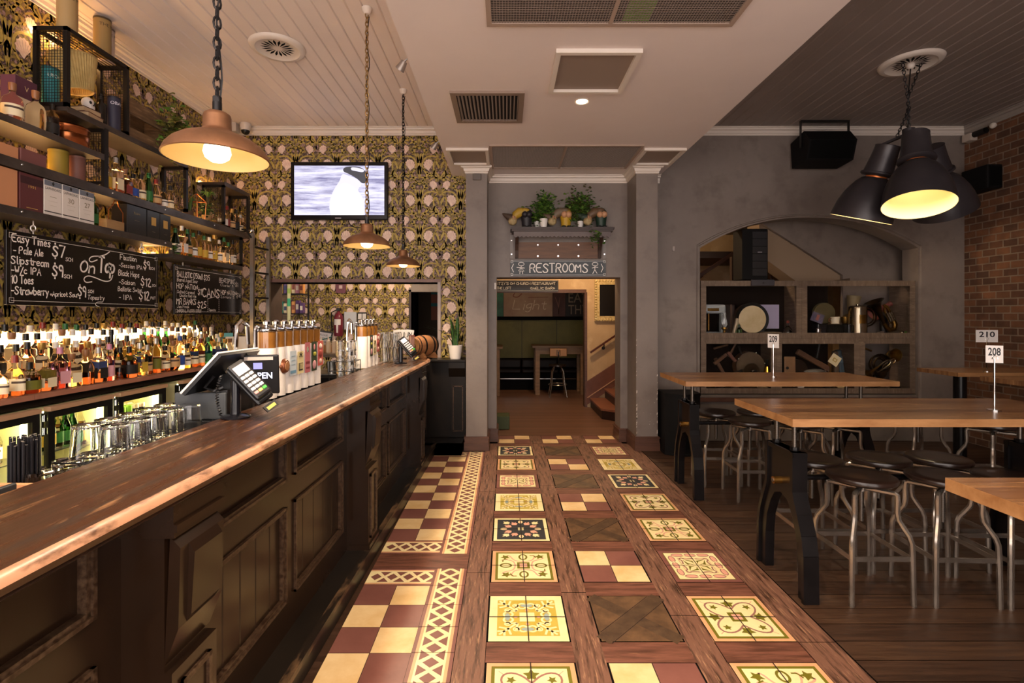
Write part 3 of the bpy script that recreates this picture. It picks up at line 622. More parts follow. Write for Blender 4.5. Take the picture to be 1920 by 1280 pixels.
# frame: rails and stiles
cuts = [Y0]+[v for q in bays for v in q]+[Y1]
b.box((FX-.02, Y0, .119), (FX, Y1, .27), m_bar, SH); b.box((FX-.02, Y0, .705), (FX, Y1, .823), m_bar, SH); b.box((FX-.02, Y0, 1.045), (FX, Y1, 1.0705), m_bar, SH)
for a, e in zip(cuts[::2], cuts[1::2]):
    b.box((FX-.02, a, .27), (FX, e, .705), m_bar, SH); b.box((FX-.02, a, .823), (FX, e, 1.045), m_bar, SH)
b.build('frame', bar)
for a, e in bays:
    u = MB(); u.box((FX-.026, a, .823), (FX-.018, e, 1.045), m_bar, SH)
    def mould(z0, z1):
        for t, d in ((.0, .012), (.012, .005)):
            for q in (((FX-.018, a+t, z0+t), (FX+d, a+t+.012, z1-t)), ((FX-.018, e-t-.012, z0+t), (FX+d, e-t, z1-t)), ((FX-.018, a+t, z0+t), (FX+d, e-t, z0+t+.012)), ((FX-.018, a+t, z1-t-.012), (FX+d, e-t, z1-t))):
                u.box(*q, m_barm, SH)
    mould(.823, 1.045); u.build('upper_panel', bar)
    u = MB(); n = max(3, round((e-a)/.125)); s = (e-a)/n
    for k in range(n): u.bbox((FX-.03, a+k*s+.0015, .27), (FX-.014, a+(k+1)*s-.0015, .705), m_bar, SH, .004, 1)
    u.box((FX-.034, a, .27), (FX-.022, e, .705), m_barm, SH); mould(.27, .705); u.build('lower_panel', bar)
for p in PIL:
    u = MB(); P0, P1 = p, p+.2
    u.box((FX-.01, P0, .119), (-.875, P1, .62), m_bar, SH); u.box((FX-.01, P0, .62), (-.895, P1, .985), m_bar, SH)
    # fielded bracket, raking towards its foot
    u.prism([(-.88, .985), (-.852, .955), (-.858, .74), (-.895, .64)], P0+.0, P1, m_bar, 'XZ', SH); u.prism([(-.852, .955), (-.836, .93), (-.846, .76), (-.858, .74)], P0+.035, P1-.035, m_bar, 'XZ', SH)
    for z0, z1, d in ((.985, 1.0, -.862), (1.0, 1.02, -.854), (1.02, 1.072, -.864)): u.box((FX-.01, P0-.01, z0), (d, P1+.01, min(z1, 1.0705)), m_bar, SH)
    for q in (((-.88, P0+.035, .18), (-.866, P0+.05, .58)), ((-.88, P1-.05, .18), (-.866, P1-.035, .58)), ((-.88, P0+.035, .565), (-.866, P1-.035, .58)), ((-.88, P0+.035, .18), (-.866, P1-.035, .195))): u.box(*q, m_barm, SH)
    u.box((FX-.01, P0-.008, .119), (-.866, P1+.008, .15), m_bar, SH); u.build('pilaster', bar)
u = MB(); u.box((-1.24, Y0, .004), (-.875, 5.86, .119), m_stepk, SH); u.box((-.90, Y0, .095), (-.862, 5.875, .121), mat('step_nosing', '#1e1610', .4, col2='#6a5038', scale=12, rng=(.5, .66), stretch=(1, .35, 1)), SH); u.box((-1.0, 5.70, .004), (-.50, 5.875, .119), m_stepk); u.box((-1.0, 5.8, .119), (-.5, 6.035, .1195), m_stepk); u.box((-1.0, 5.7, .004), (-.5, 6.035, .119), m_stepk)
u.build('foot_step', bar)
# worktop
top = thing('bar_worktop', 'long worn timber bar top with a pale rubbed front edge', 'bar top')
u = MB(); BT = 1.123
fr = [(-.87, Y0), (-.87, 5.2), (-.90, 5.42), (-1.06, 5.75), (-1.26, 5.75), (-1.26, Y0)]
u.prism(fr, 1.072, BT, m_top, 'XY', SH); u.build('board', top)
prof = [(-.0, .0), (.012, .0), (.024, -.006), (.030, -.018), (.028, -.032), (.018, -.038), (.021, -.042), (.012, -.049), (-.005, -.0515), (-.005, -.048)]
path = [(-.87, Y0), (-.87, 5.2), (-.90, 5.42), (-1.06, 5.75)]
u = MB(); vs = []; fs = []
for i, p in enumerate(path):
    a = path[max(i-1, 0)]; c = path[min(i+1, 3)]; d = V((c[0]-a[0], c[1]-a[1])).normalized(); nx, ny = d.y, -d.x
    for q, z in prof: vs.append((p[0]+nx*q, p[1]+ny*q, BT+z+.0005))
k = len(prof)
for i in range(3):
    for j in range(k-1): fs.append((i*k+j, i*k+j+1, (i+1)*k+j+1, (i+1)*k+j))
nE = 3
u.add(vs, [f for f in fs if f[0] % k < nE], m_edge, True, SH); u.add(vs, [f for f in fs if f[0] % k >= nE], m_top, True, SH)
u.build('nosing', top)
# return at the far end
rt = thing('bar_return', 'black panelled return at the far end of the bar beside the grey pillar', 'bar')
u = MB(); u.box((-1.05, 6.10, .002), (-.50, 6.355, 1.03), m_barblk); u.build('panel', rt)
u = MB(); u.box((-.905, 5.99, 1.03), (-.478, 6.355, 1.06), m_barblk, bev=.006); u.build('shelf_top', rt)
u = MB(); u.box((-.66, 6.06, .122), (-.485, 6.12, .80), m_barblk); u.prism([(6.06, .80), (6.06, .85), (6.0, .96), (6.0, 1.0295), (6.12, 1.0295), (6.12, .80)], -.68, -.485, m_barblk, 'YZ')
for q in (((-.635, 6.048, .2), (-.622, 6.062, .74)), ((-.523, 6.048, .2), (-.51, 6.062, .74)), ((-.635, 6.048, .73), (-.51, 6.062, .745)), ((-.635, 6.048, .195), (-.51, 6.062, .21))): u.box(*q, m_barm)
u.build('bracket_post', rt)
# ================================================================ back bar: counter, fridges
m_cnt = mat('back_counter_wood', '#a87560', .26, col2='#8f5d4b', scale=3, stretch=(6, .8, 1), rng=(.35, .7))
cnt = thing('back_counter', 'reddish timber back counter that carries the rows of bottles', 'counter')
u = MB(); u.box((XL+.004, 2.0, 1.068), (-2.85, 3.05, 1.1), m_cnt); u.box((XL+.004, 3.054, 1.068), (-2.85, 5.88, 1.1), m_cnt); u.build('worktop', cnt)
u = MB(); u.box((XL+.004, 2.0, .0), (-3.37, 5.88, 1.066), m_barblk); u.box((XL+.004, 2.0, .0), (-2.90, 5.88, .1), m_barblk); u.box((-3.37, 2.0, 1.02), (-2.89, 5.88, 1.066), m_barblk); u.build('carcass', cnt)
m_glow = mat('lit_acrylic', '#f4dcae', .5, emit='#ffd592', es=3.0)
u = MB(); 
for z0, z1, x0, x1 in ((1.1, 1.17, XL+.004, -3.10), (1.17, 1.24, XL+.004, -3.22)):
    u.box((x0, 2.0, z0), (x1-.006, 5.6, z1), m_cnt); u.box((x1-.006, 2.0, z0+.006), (x1, 5.6, z1-.004), m_glow)
u.build('bottle_riser', cnt, label='stepped bottle riser with glowing fronts')
u = MB(); u.box((XL+.004, 2.0, 1.24), (XL+.018, 5.55, 1.455), mat('lit_back', '#f4dcae', .5, emit='#ffdba4', es=3.0)); u.build('light_panel', cnt, label='glowing warm panel behind the bottles')
m_glass = mat('clear_glass', '#ffffff', .02, trans=1, ior=1.45); m_pane = mat('fridge_pane', '#ffffff', .03, trans=1, ior=1.02, spec=.6)
m_grip = mat('fridge_grip', '#a98568', .4); m_blk = mA('#0f0d0c', .4); m_chrome = mat('chrome', '#d8d8d8', .12, 1); m_steel = mat('brushed_steel', '#b9b6b2', .3, 1, bump=.05)
m_fridgein = mat('fridge_lining', '#d9d3a0', .5); m_tubelit = mat('fridge_tube', '#ffffff', .5, emit='#fff3b8', es=22)
DOORS = [(2.5, 3.06), (3.12, 3.63), (3.69, 4.20), (4.40, 4.91)]
cans = {}
def add_bottle_proto(*a): pass
FR = []
for i, (a, e) in enumerate(DOORS):
    f = thing('bar_fridge', ['under-counter glass-door fridge nearest the camera, behind the black straws', 'under-counter fridge with green beer bottles inside, behind the glasses', 'under-counter fridge holding green cans, left of the register', 'under-counter fridge half hidden behind the register'][i], 'fridge', (0, 0, 0), group='fridges under the back counter')
    u = MB(); X0 = -3.36; X1 = -2.86
    for q in (((X0, a-.02, .11), (X0+.01, e+.02, 1.0)), ((X0, a-.02, .11), (X1, a-.012, 1.0)), ((X0, e+.012, .11), (X1, e+.02, 1.0)), ((X0, a-.02, .11), (X1, e+.02, .12)), ((X0, a-.02, .995), (X1, e+.02, 1.005))): u.box(*q, m_fridgein)
    for z in (.40, .70): u.box((X0+.01, a-.01, z), (X1-.05, e+.01, z+.006), m_steel)
    u.build('cabinet', f)
    u = MB(); u.cyl((X1-.05, e-.03, .2), .008, .75, m_tubelit, seg=8); u.cyl((X1-.05, a+.05, .97), .006, e-a-.1, m_tubelit, 'Y', 8); u.build('light_tube', f)
    u = MB(); w_ = .045
    for q in (((X1, a, .13), (X1+.03, a+w_, .985)), ((X1, e-w_, .13), (X1+.03, e, .985)), ((X1, a+w_, .13), (X1+.03, e-w_, .13+w_)), ((X1, a+w_, .985-w_), (X1+.03, e-w_, .985))): u.box(*q, m_blk)
    d = u.build('door', f)
    u = MB(); u.box((X1+.012, a+w_, .13+w_), (X1+.017, e-w_, .985-w_), m_pane); u.build('pane', d)
    u = MB(); u.box((X1, a, .985), (X1+.045, e, 1.012), m_grip); u.build('grip_bar', d)
    u = MB(); u.cyl((X1+.034, a-.029, .93), .012, .04, m_chrome, seg=10); u.cyl((X1+.034, a-.029, .85), .012, .04, m_chrome, seg=10); u.box((X1-.005, a-.037, .84), (X1+.02, a-.021, .98), m_blk); u.build('hinge', d)
# ================================================================ bottles
def gl(n, c, rough=.03): return mat('glass_'+n, c, rough, trans=1, ior=1.38)
GL = {'clear': mat('glass_clear', '#fff6e4', .02, trans=1, ior=1.13, spec=.7), 'amber': gl('amber', '#74402a'), 'dark': gl('dark', '#341a12'), 'green': gl('green', '#2f7a2c'), 'bottle_green': gl('bgreen', '#27481c'), 'pale': gl('pale', '#f0d9a0'), 'pink': gl('pink', '#d98aa0'), 'mint': gl('mint', '#5fe0a0'), 'blue': gl('blue', '#5577cc'), 'black': mA('#100c0b', .15), 'straw': gl('straw', '#d9a860'), 'lime': mat('can_green', '#6f9a2a', .35, .3), 'tin': mat('can_tin', '#b9a58f', .35, .4)}
CAPN = {'black': '#15110f', 'gold': '#b08a45', 'red': '#7d2620', 'silver': '#b5b2ae', 'white': '#e2ddd5', 'wood': '#8a5d3b', 'green': '#1f5a2e', 'blue': '#2a458f', 'none': None, 'pink': '#c07f98'}
LABN = {'cream': '#e8d9b5', 'white': '#efe9df', 'black': '#1b1715', 'blue': '#2d4a9a', 'olive': '#6c6a20', 'red': '#86302a', 'tan': '#c49a68', 'pink': '#d39aa4', 'green': '#2f6b35', 'yellow': '#c9a53a', 'teal': '#3d8f90', 'none': None}
SHAPE = {   # radius, profile up to the neck, neck radius, total height, flatness
 'round-shouldered': (.038, [(.9, 0), (1, .02), (1, .2), (1, .33), (1, .45), (1, .60), (.9, .68), (.45, .76), (.37, .82)], .95, 1), 'squat': (.055, [(.92, 0), (1, .03), (1, .2), (1, .33), (1, .52), (.85, .62), (.42, .70), (.30, .74)], .92, 1), 'square': (.043, None, .95, 1),
 'slender': (.032, [(.9, 0), (1, .02), (1, .2), (1, .33), (1, .45), (1, .55), (.75, .66), (.45, .76), (.40, .85)], .96, 1), 'bulbous': (.052, [(.7, 0), (1, .12), (1.02, .28), (.85, .45), (.4, .58), (.28, .68)], .95, 1), 'flat': (.056, [(.92, 0), (1, .03), (1, .2), (1, .35), (1, .50), (.8, .62), (.36, .70), (.30, .76)], .94, .5),
 'tapered': (.043, [(1, 0), (1, .02), (.93, .2), (.88, .35), (.8, .55), (.5, .72), (.36, .80)], .95, 1), 'can': (.032, [(.9, 0), (1, .03), (1, .95), (.85, 1.0)], 1, 1), 'carton': (.04, None, 1, 1)}
PRO = {}
def bottle(shape, glass, h, lab, cap, loc, rz, label, group, labt=None, lz=(.12, .42), name='bottle'):
    key = (shape, glass, round(h, 3), lab, cap, labt)
    if key in PRO: return copytree(PRO[key], loc, rz, label, group)
    o = thing(name, label, 'bottle' if name == 'bottle' else name, loc, rz, group); r, pr, nk, sq = SHAPE[shape]; g = GL[glass]; b = MB()
    nr = .0135
    if shape == 'square':
        b.bbox((-r, -r, 0), (r, r, h*.30), g, None, .010, 2); b.bbox((-r, -r, h*.302), (r, r, h*.66), g, None, .012, 2); b.lathe([(r*.8, h*.655), (r*.55, h*.71), (nr, h*.76), (nr, h*.93), (nr, h*.95), (1e-4, h*.95)], g, seg=14); top_ = h*.95
    elif shape == 'can':
        b.lathe([(1e-4, 0)]+[(r*a, h*z) for a, z in pr]+[(1e-4, h*.99)], g, seg=18); top_ = h
    else:
        b.lathe([(1e-4, 0)]+[(max(r*a, nr) if z > .6 else r*a, h*z) for a, z in pr]+[(nr, h*nk*.97), (nr*1.25, h*nk*.975), (nr*1.25, h*nk), (1e-4, h*nk)], g, seg=18, squash=sq); top_ = h*nk
    if shape not in ('can', 'carton') and glass not in ('black', 'mint', 'green', 'bottle_green'):
        fl = h*{'dark': .5, 'amber': .42, 'pink': .6}.get(glass, .35)*rb.uniform(.6, 1.25); ci = b.mi(GL['clear'])
        for fi, f in enumerate(b.f):
            if sum(b.v[q][2] for q in f)/len(f) > fl: b.m[fi] = ci
    b.build('body', o)
    if LABN.get(lab):
        m = mA(LABN[lab], .6); b = MB(); z0, z1 = h*lz[0], h*lz[1]
        if shape == 'square': b.box((r+.0005, -r*.78, z0), (r+.0015, r*.78, z1), m); b.box((-r*.78, -r-.0015, z0), (r*.78, -r-.0005, z1), m)
        else:
            rr = r*1.02 if shape != 'bulbous' else r*1.045
            b.lathe([(rr, z0), (rr, z1)], m, seg=14, a0=-2.3, a1=1.1, squash=sq)
            if lab in ('cream', 'white', 'tan'): b.lathe([(rr*1.01, z0+(z1-z0)*.62), (rr*1.01, z0+(z1-z0)*.8)], mA('#4a3a30', .6), seg=8, a0=-1.5, a1=.4, squash=sq)
        if labt: put_text(b, labt, .036, mA('#f0e6cc' if lab in ('olive', 'black', 'red') else '#2a1c14', .6), Matrix.Translation((r*1.06 if shape != 'square' else r+.002, 0, (z0+z1)/2)) @ Matrix.Rotation(pi/2, 4, 'Z') @ Matrix.Rotation(pi/2, 4, 'X'), width=.062, bold=.001)
        b.build('label', o, label='%s paper label' % lab)
    if CAPN.get(cap):
        b = MB(); big = cap in ('wood', 'gold'); b.lathe([(1e-4, top_-.03), (nr*1.3, top_-.03), (nr*(1.6 if big else 1.25), top_-.012), (nr*(1.6 if big else 1.2), h), (1e-4, h)], mA(CAPN[cap], .35, .6 if cap in ('gold', 'silver') else 0), seg=12); b.build('cap', o)
    PRO[key] = o; return o
desc = lambda s, g, l, c: '%s %s bottle' % ({'bottle_green': 'dark green', 'black': 'black', 'straw': 'golden', 'clear': 'clear', 'pale': 'pale gold', 'dark': 'dark brown', 'mint': 'mint'}.get(g, g), s)+(' with %s label' % l if l != 'none' else ', no label')+('' if c == 'none' else ', '+c+' cap')
rb = random.Random(11)
sh_ = ['round-shouldered', 'square', 'slender', 'bulbous', 'flat', 'tapered', 'squat']
# front row (short and square ones), middle row, rear row on the steps
def row(n, ya, yb, x, z, hr, pick, rowname, group):
    for i in range(n):
        y = ya+(yb-ya)*(i+.5)/n+rb.uniform(-.012, .012); s, g, l, c, *t = pick(i)
        h = rb.choice(hr) if len(t) < 2 else t[1]
        bottle(s, g, h, l, c, (x+rb.uniform(-.006, .006), y, z), rb.uniform(-.5, .2)*(.3 if s == 'square' else 1), desc(s, g, l, c)+', %s from left in %s' % (ordn(i), rowname), group, t[0] if t else None)
FRONT = {0: ('flat', 'amber', 'cream', 'black', None, .2), 2: ('squat', 'amber', 'olive', 'black', None, .19), 3: ('square', 'amber', 'cream', 'none', None, .2), 4: ('square', 'pink', 'pink', 'pink', None, .27), 5: ('square', 'pale', 'cream', 'wood', None, .22), 6: ('flat', 'amber', 'none', 'wood', '46', .24), 7: ('square', 'amber', 'black', 'silver', None, .25), 8: ('slender', 'pink', 'pink', 'pink', None, .27), 9: ('tapered', 'dark', 'none', 'black', None, .24), 10: ('squat', 'amber', 'black', 'black', None, .24), 11: ('square', 'clear', 'yellow', 'silver', None, .26), 13: ('round-shouldered', 'amber', 'olive', 'silver', None, .29), 15: ('bulbous', 'amber', 'tan', 'wood', None, .26), 16: ('round-shouldered', 'clear', 'blue', 'blue', None, .30), 20: ('round-shouldered', 'mint', 'green', 'green', None, .27)}
def pf(i):
    if i in FRONT: return FRONT[i]
    return (rb.choice(sh_[:6]), rb.choice(['amber', 'amber', 'clear', 'dark', 'straw', 'pale']), rb.choice(['cream', 'cream', 'white', 'tan', 'black']), rb.choice(['black', 'wood', 'gold', 'silver', 'red']))
row(25, 2.86, 5.42, -2.935, 1.101, (.22, .24, .26), pf, 'front bottle row', 'spirit bottles along the front of the back counter')
MID = {3: ('round-shouldered', 'amber', 'olive', 'black', 'KNOB', .31), 9: ('round-shouldered', 'clear', 'blue', 'silver', None, .31)}
def pm(i):
    if i in MID: return MID[i]
    return (rb.choice(['round-shouldered', 'square', 'slender', 'tapered']), rb.choice(['clear', 'clear', 'amber', 'straw', 'pale', 'straw']), rb.choice(['cream', 'white', 'tan', 'olive', 'blue', 'red', 'black']), rb.choice(['black', 'black', 'silver', 'wood', 'gold', 'white']))
row(28, 2.9, 5.45, -3.046, 1.101, (.29, .30, .32), pm, 'second bottle row', 'spirit bottles in the second row of the back counter')
def pr_(i):
    if i in (16, 18, 19): return ('slender', 'green', 'white', 'white', None, .31)
    if i == 12: return ('bulbous', 'black', 'none', 'black', None, .30)
    return (rb.choice(['round-shouldered', 'square', 'slender']), rb.choice(['clear', 'clear', 'straw', 'clear', 'amber', 'clear']), rb.choice(['cream', 'white', 'tan', 'black', 'yellow', 'none']), rb.choice(['black', 'black', 'silver', 'wood', 'white']))
row(28, 2.9, 5.45, -3.16, 1.171, (.29, .30, .31), pr_, 'third bottle row', 'spirit bottles on the first step of the back counter')
row(27, 2.9, 5.40, -3.30, 1.241, (.27, .28, .29), lambda i: (rb.choice(['round-shouldered', 'slender', 'square']), rb.choice(['clear', 'amber', 'clear', 'dark', 'straw', 'amber']), rb.choice(['cream', 'white', 'red', 'black']), rb.choice(['black', 'black', 'red', 'gold', 'white', 'green'])), 'rear bottle row', 'spirit bottles on the top step of the back counter')
# stock in the fridges
for i in range(7):
    for j in range(2):
        bottle('slender', 'green' if (i+j) % 3 else 'amber', .23, rb.choice(['white', 'yellow', 'green']), 'none', (-2.99-.1*j, 3.19+i*.058, .7075), -.3, '%s beer bottle in lit fridge, %s from left, %s row' % ('green' if (i+j) % 3 else 'amber', ordn(i), ('front', 'back')[j]), 'beer bottles in the second fridge')
for i in range(6):
    for j in range(2):
        bottle('can', 'lime' if i in (2, 3) else 'tin', .168, 'none' if i in (2, 3) else rb.choice(['white', 'black']), 'none', (-2.98-.1*j, 3.76+i*.07, .7075), 0, '%s can in fridge left of register, %s from left, %s row' % ('green' if i in (2, 3) else 'pale printed', ordn(i), ('front', 'back')[j]), 'cans in the third fridge', name='drink_can', lz=(.1, .8))
for i in range(5): bottle('slender', 'amber', .23, 'cream', 'none', (-3.0, 2.68+i*.07, .7075), -.3, 'amber beer bottle in the nearest fridge, %s from the left' % ordn(i), 'beer bottles in the nearest fridge')
# ================================================================ steel shelving on the left wall
m_stl = mat('shelf_steel', '#4a423e', .38, .7, col2='#6b625c', scale=5, stretch=(1, .6, 1)); m_cage = mat('cage_steel', '#201c1a', .45, .5); m_shelfb = mat('shelf_board', '#2e2621', .5, col2='#3a302a', scale=4)
SX0, SX1 = XL+.004, -3.12
shv = thing('steel_shelving', 'black steel shelving with mesh cages along the papered left wall', 'shelf')
for n_, (z, a, e, th) in {'A': (2.265, 2.5, 4.715, .035), 'A2': (2.165, 4.73, 5.98, .035), 'B': (2.576, 2.5, 6.16, .05), 'C': (2.83, 2.5, 3.93, .03), 'D': (3.07, 3.59, 4.95, .03), 'D2': (3.07, 5.6, 6.15, .03)}.items():
    u = MB(); u.box((SX0, a, z-th), (SX1-.004, e, z), m_shelfb); u.box((SX1-.004, a, z-th-.012), (SX1, e, z+.004), m_stl)
    if n_ in 'AB':
        for y in (3.25, 4.0, 4.62, 5.4): u.sph((SX1+.001, y, z-th/2), .008, m_chrome, 8, 5)
    u.build('shelf', shv)
def cagepanel(y, z0, z1):
    u = MB(); f = .014
    for q in (((SX0+.07, y-f, z0), (SX0+.07+2*f, y+f, z1)), ((SX1-2*f, y-f, z0), (SX1, y+f, z1)), ((SX0+.07, y-f, z1-2*f), (SX1, y+f, z1)), ((SX0+.07, y-f, z0), (SX1, y+f, z0+2*f))): u.box(*q, m_cage)
    x = SX0+.115
    while x < SX1-.03: u.box((x-.0013, y-.0013, z0), (x+.0013, y+.0013, z1), m_cage); x += .02
    z = z0+.04
    while z < z1-.03: u.box((SX0+.08, y-.0012, z-.0013), (SX1-.02, y+.0012, z+.0013), m_cage); z += .02
    u.build('cage_panel', shv)
for y, z0, z1 in ((3.60, 3.071, 3.64), (4.165, 3.071, 3.64), (3.94, 2.60, 3.035), (4.94, 2.60, 3.035), (5.6, 2.60, 3.035), (6.13, 2.60, 3.035), (5.97, 2.17, 2.51)): cagepanel(y, z0, z1)
u = MB()
for x in (SX0+.085, SX1-.014): u.box((x-.014, 3.6, 3.612), (x+.014, 4.165, 3.64), m_cage)
for x in (SX0+.085+.03*k for k in range(8)): u.box((x-.002, 3.61, 3.624), (x+.002, 4.155, 3.628), m_cage)
u.build('cage_top', shv)
for y in (3.94, 6.13): u = MB(); u.box((SX1-.022, y-.02, 2.58), (SX1+.001, y+.02, 3.04), m_cage); u.build('post', shv)
m_fillstrip = mat('fill_light_strip', '#fff0d8', .5, emit='#ffc27a', es=34)  # hidden glowing strips, added to brighten the shelves, papered wall and ceiling
for x, y0, y1, z in ((SX0+.015, 2.6, 4.70, 2.2695), (SX0+.015, 4.75, 5.95, 2.1695), (SX0+.015, 2.6, 3.9, 2.835), (SX0+.015, 2.6, 6.1, 2.58), (SX0+.015, 3.62, 4.9, 3.074), (SX0+.03, 3.62, 4.15, 3.645), (SX0+.015, 5.62, 6.1, 3.074)):
    u = MB(); u.box((x-.006, y0, z-.003), (x+.006, y1, z+.003), m_fillstrip); u.build('fill_light_strip', shv)
# ---- boxes, tubes and oddments on the shelves
def carton(label, y0, y1, z, h, d, col, group=None, band=None, text=(), x1=SX1-.012, name='whisky_box', rough=.5):
    o = thing(name, label, 'box', (0, 0, 0), 0, group); b = MB(); b.bbox((x1-d, y0, z+.001), (x1, y1, z+h), mA(col, rough), None, .002, 1); o2 = b.build('carton', o)
    if band or text:
        b = MB()
        if band:
            for zz0, zz1, c in band: b.box((x1+.0002, y0+.002, z+h*zz0), (x1+.0008, y1-.002, z+h*zz1), mA(c, .5))
        for t, zz, sz, c, wd in text: put_text(b, t, sz, mA(c, .5), Matrix.Translation((x1+.0015, (y0+y1)/2, z+h*zz)) @ Matrix.Rotation(pi/2, 4, 'Z') @ Matrix.Rotation(pi/2, 4, 'X'), width=wd)
        b.build('print', o)
    return o
carton('salmon gift box at the near end of the lowest shelf', 3.06, 3.235, 2.265, .243, .12, '#c98c62')
carton('flat salmon box lying on the middle shelf at the left edge', 3.02, 3.27, 2.576, .09, .12, '#c98c62', x1=-3.16); carton('flat maroon box lying on the middle shelf beside the salmon one', 3.285, 3.47, 2.576, .10, .12, '#7a4a48', x1=-3.16)
carton('maroon gift box between the salmon box and the white boxes', 3.25, 3.415, 2.265, .243, .12, '#5f2f30', band=((.72, .92, '#3c1d1f'),), text=(('1991', .66, .026, '#c9a35a', .05), ('\u2014', .1, .05, '#c9a35a', .08)))
for i, (y0, y1, t) in enumerate(((3.42, 3.557, ''), (3.562, 3.70, '30'), (3.705, 3.838, '27'))):
    carton(['white whisky box with grey head, beside the maroon box', 'white whisky box numbered 30, middle of three white boxes', 'white whisky box numbered 27, beside the green bottle'][i], y0, y1, 2.265, .244, .12, '#e6ddd4', 'white whisky boxes',
           ((.84, .985, '#6f7480'), (.1, .13, '#3a3532')), (('LAPHROAIG', .76, .026, '#24201e', .118), ('\u2666', .91, .03, '#24201e', .02), (t or '\u2014', .55, .05, '#8d8067', .05), ('\u2014\u2014', .42, .02, '#a99b84', .07), ('\u2014\u2014', .30, .02, '#a99b84', .05)))
bottle('round-shouldered', 'green', .238, 'green', 'green', (-3.2, 3.905, 2.266), 0, 'green spirit bottle with picture label, right of the white boxes', None)
# open timber box holding a bottle, with a wire bail
o = thing('bottle_cradle', 'small timber tray with a looped copper wire handle', 'box', (0, 0, 0)); b = MB(); b.box((-3.3, 3.97, 2.266), (-3.14, 4.15, 2.345), mat('raw_pine', '#b08a5c', .6, col2='#9c774c', scale=5, stretch=(1, 1, 5))); b.build('tray', o)
b = MB(); mco = mat('copper_wire', '#b5713f', .3, .9); b.tube([(-3.14, 3.985, 2.34), (-3.14, 3.985, 2.42), (-3.14, 4.03, 2.465), (-3.14, 4.045, 2.505), (-3.14, 4.075, 2.505), (-3.14, 4.09, 2.465), (-3.14, 4.135, 2.42), (-3.14, 4.135, 2.34)], .004, mco, 6); b.build('wire_handle', o)
for i, (y0, y1, l) in enumerate(((4.17, 4.395, 'wide black gift box with round emblem, right of the wire-handled tray'), (4.405, 4.565, 'black gift box with gold patch, middle of three black boxes'), (4.57, 4.712, 'black gift box with gold patch at the far end of the shelf'))):
    carton(l, y0, y1, 2.265, .243, .13, '#221f1e', 'black gift boxes', None, (('Reserve', .74, .03, '#a8946c', .07), ('\u2014\u2014', .5, .02, '#a8946c', .06)) if i == 0 else (('\u25a0', .6, .1, '#c79c4e', .06), ('\u2014', .25, .02, '#8d8067', .04)), rough=.25)
# upper short shelf C
carton('purple whisky box with cream front, behind the lit bottles', 3.36, 3.52, 2.83, .36, .1, '#5c3545', band=((.05, .62, '#e0cdb0'),), text=(('V', .80, .05, '#d9c08f', .03),), x1=-3.27)
for i, (s, g, l, c, h, y, x) in enumerate((('round-shouldered', 'amber', 'cream', 'gold', .27, 3.12, -3.19), ('squat', 'pale', 'cream', 'wood', .25, 3.26, -3.19), ('squat', 'clear', 'none', 'wood', .27, 3.42, -3.19), ('round-shouldered', 'dark', 'black', 'black', .24, 3.56, -3.2))):
    bottle(s, g, h, l, c, (x, y, 2.831), 0, desc(s, g, l, c)+', %s on upper short shelf' % ordn(i), 'bottles on the upper short shelf')
o = thing('copper_pot', 'round copper lidded tin with rings at the end of the upper shelf', 'tin', (-3.265, 3.76, 2.831)); m_cop = mat('copper', '#a8623a', .25, .95, col2='#8b5230', scale=5)
b = MB(); b.lathe([(1e-4, 0), (.13, 0), (.132, .02), (.128, .03), (.128, .085), (.132, .09), (.128, .095), (.128, .135)], m_cop, seg=32); b.build('body', o); b = MB(); b.lathe([(.130, .132), (.131, .145), (.11, .162), (.04, .17), (.012, .174), (.014, .184), (1e-4, .188)], m_cop, seg=32); b.build('lid', o)
# cage contents
def tubebox(label, x, y, z, r, h, col, capc=None, txt=None, tc='#3a2c20'):
    o = thing('whisky_tube', label, 'tube', (x, y, z+.001)); b = MB(); b.cyl((0, 0, 0), r, h, mA(col, .55), seg=28); b.build('tube', o)
    b = MB(); b.cyl((0, 0, h-.012), r*1.03, .014, mA(capc or '#5a4a38', .4), seg=28); b.build('lid', o)
    if txt:
        b = MB(); vs, fs = text_geo(txt, .035)
        a0 = -.35; b.add([((r+.0012)*cos(a0+v.x/r), (r+.0012)*sin(a0+v.x/r), h*.80+v.y) for v in vs], fs, mA(tc, .6)); b.build('lettering', o)
tubebox('kraft whisky tube standing on the near end of the cage', -3.2, 3.68, 3.641, .062, .297, '#a58a5e', '#6d5a3e', 'THE M')
tubebox('dark kraft whisky tube in the middle of the cage top', -3.2, 4.0, 3.641, .058, .285, '#8f7648', '#4a3a26', 'THE M')
tubebox('white whisky tube at the far end of the cage top', -3.27, 4.13, 3.641, .055, .28, '#b9aaa2', '#6a5d58', 'THE M')
tubebox('teal whisky tube inside the cage behind the mesh', -3.34, 3.70, 3.07, .05, .32, '#2f7f86', '#1f5a60', 'UICH', '#e8f0e8')
tubebox('dark blue whisky tube with white letters beside the potted plant', -3.17, 4.08, 3.07, .045, .27, '#2b2a3c', '#1d1c2a', 'OBAN', '#d8d4e0')
tubebox('yellow tin tube behind mesh on the middle shelf', -3.3, 3.72, 2.576, .06, .215, '#9a8330', '#a08a3a'); tubebox('dusky pink tube behind mesh beside the yellow one', -3.28, 3.86, 2.576, .05, .215, '#7d5248', '#8a6055')
o = thing('stored_lampshade', 'pleated cream lampshade stored upside down in the cage', 'lampshade', (-3.275, 3.87, 3.30), 0, None, (.10, -.12, 0)); m_pl = mat('pleated_fabric', '#c2a86e', .8, col2='#a58c55', scale=9)
b = MB(); n = 96; vs = []
for i in range(n):
    a = 2*pi*i/n; k = 1+(.025 if i % 2 else -.01)
    vs += [(.088*k*cos(a), .088*k*sin(a), 0), (.15*k*cos(a), .15*k*sin(a), .25)]
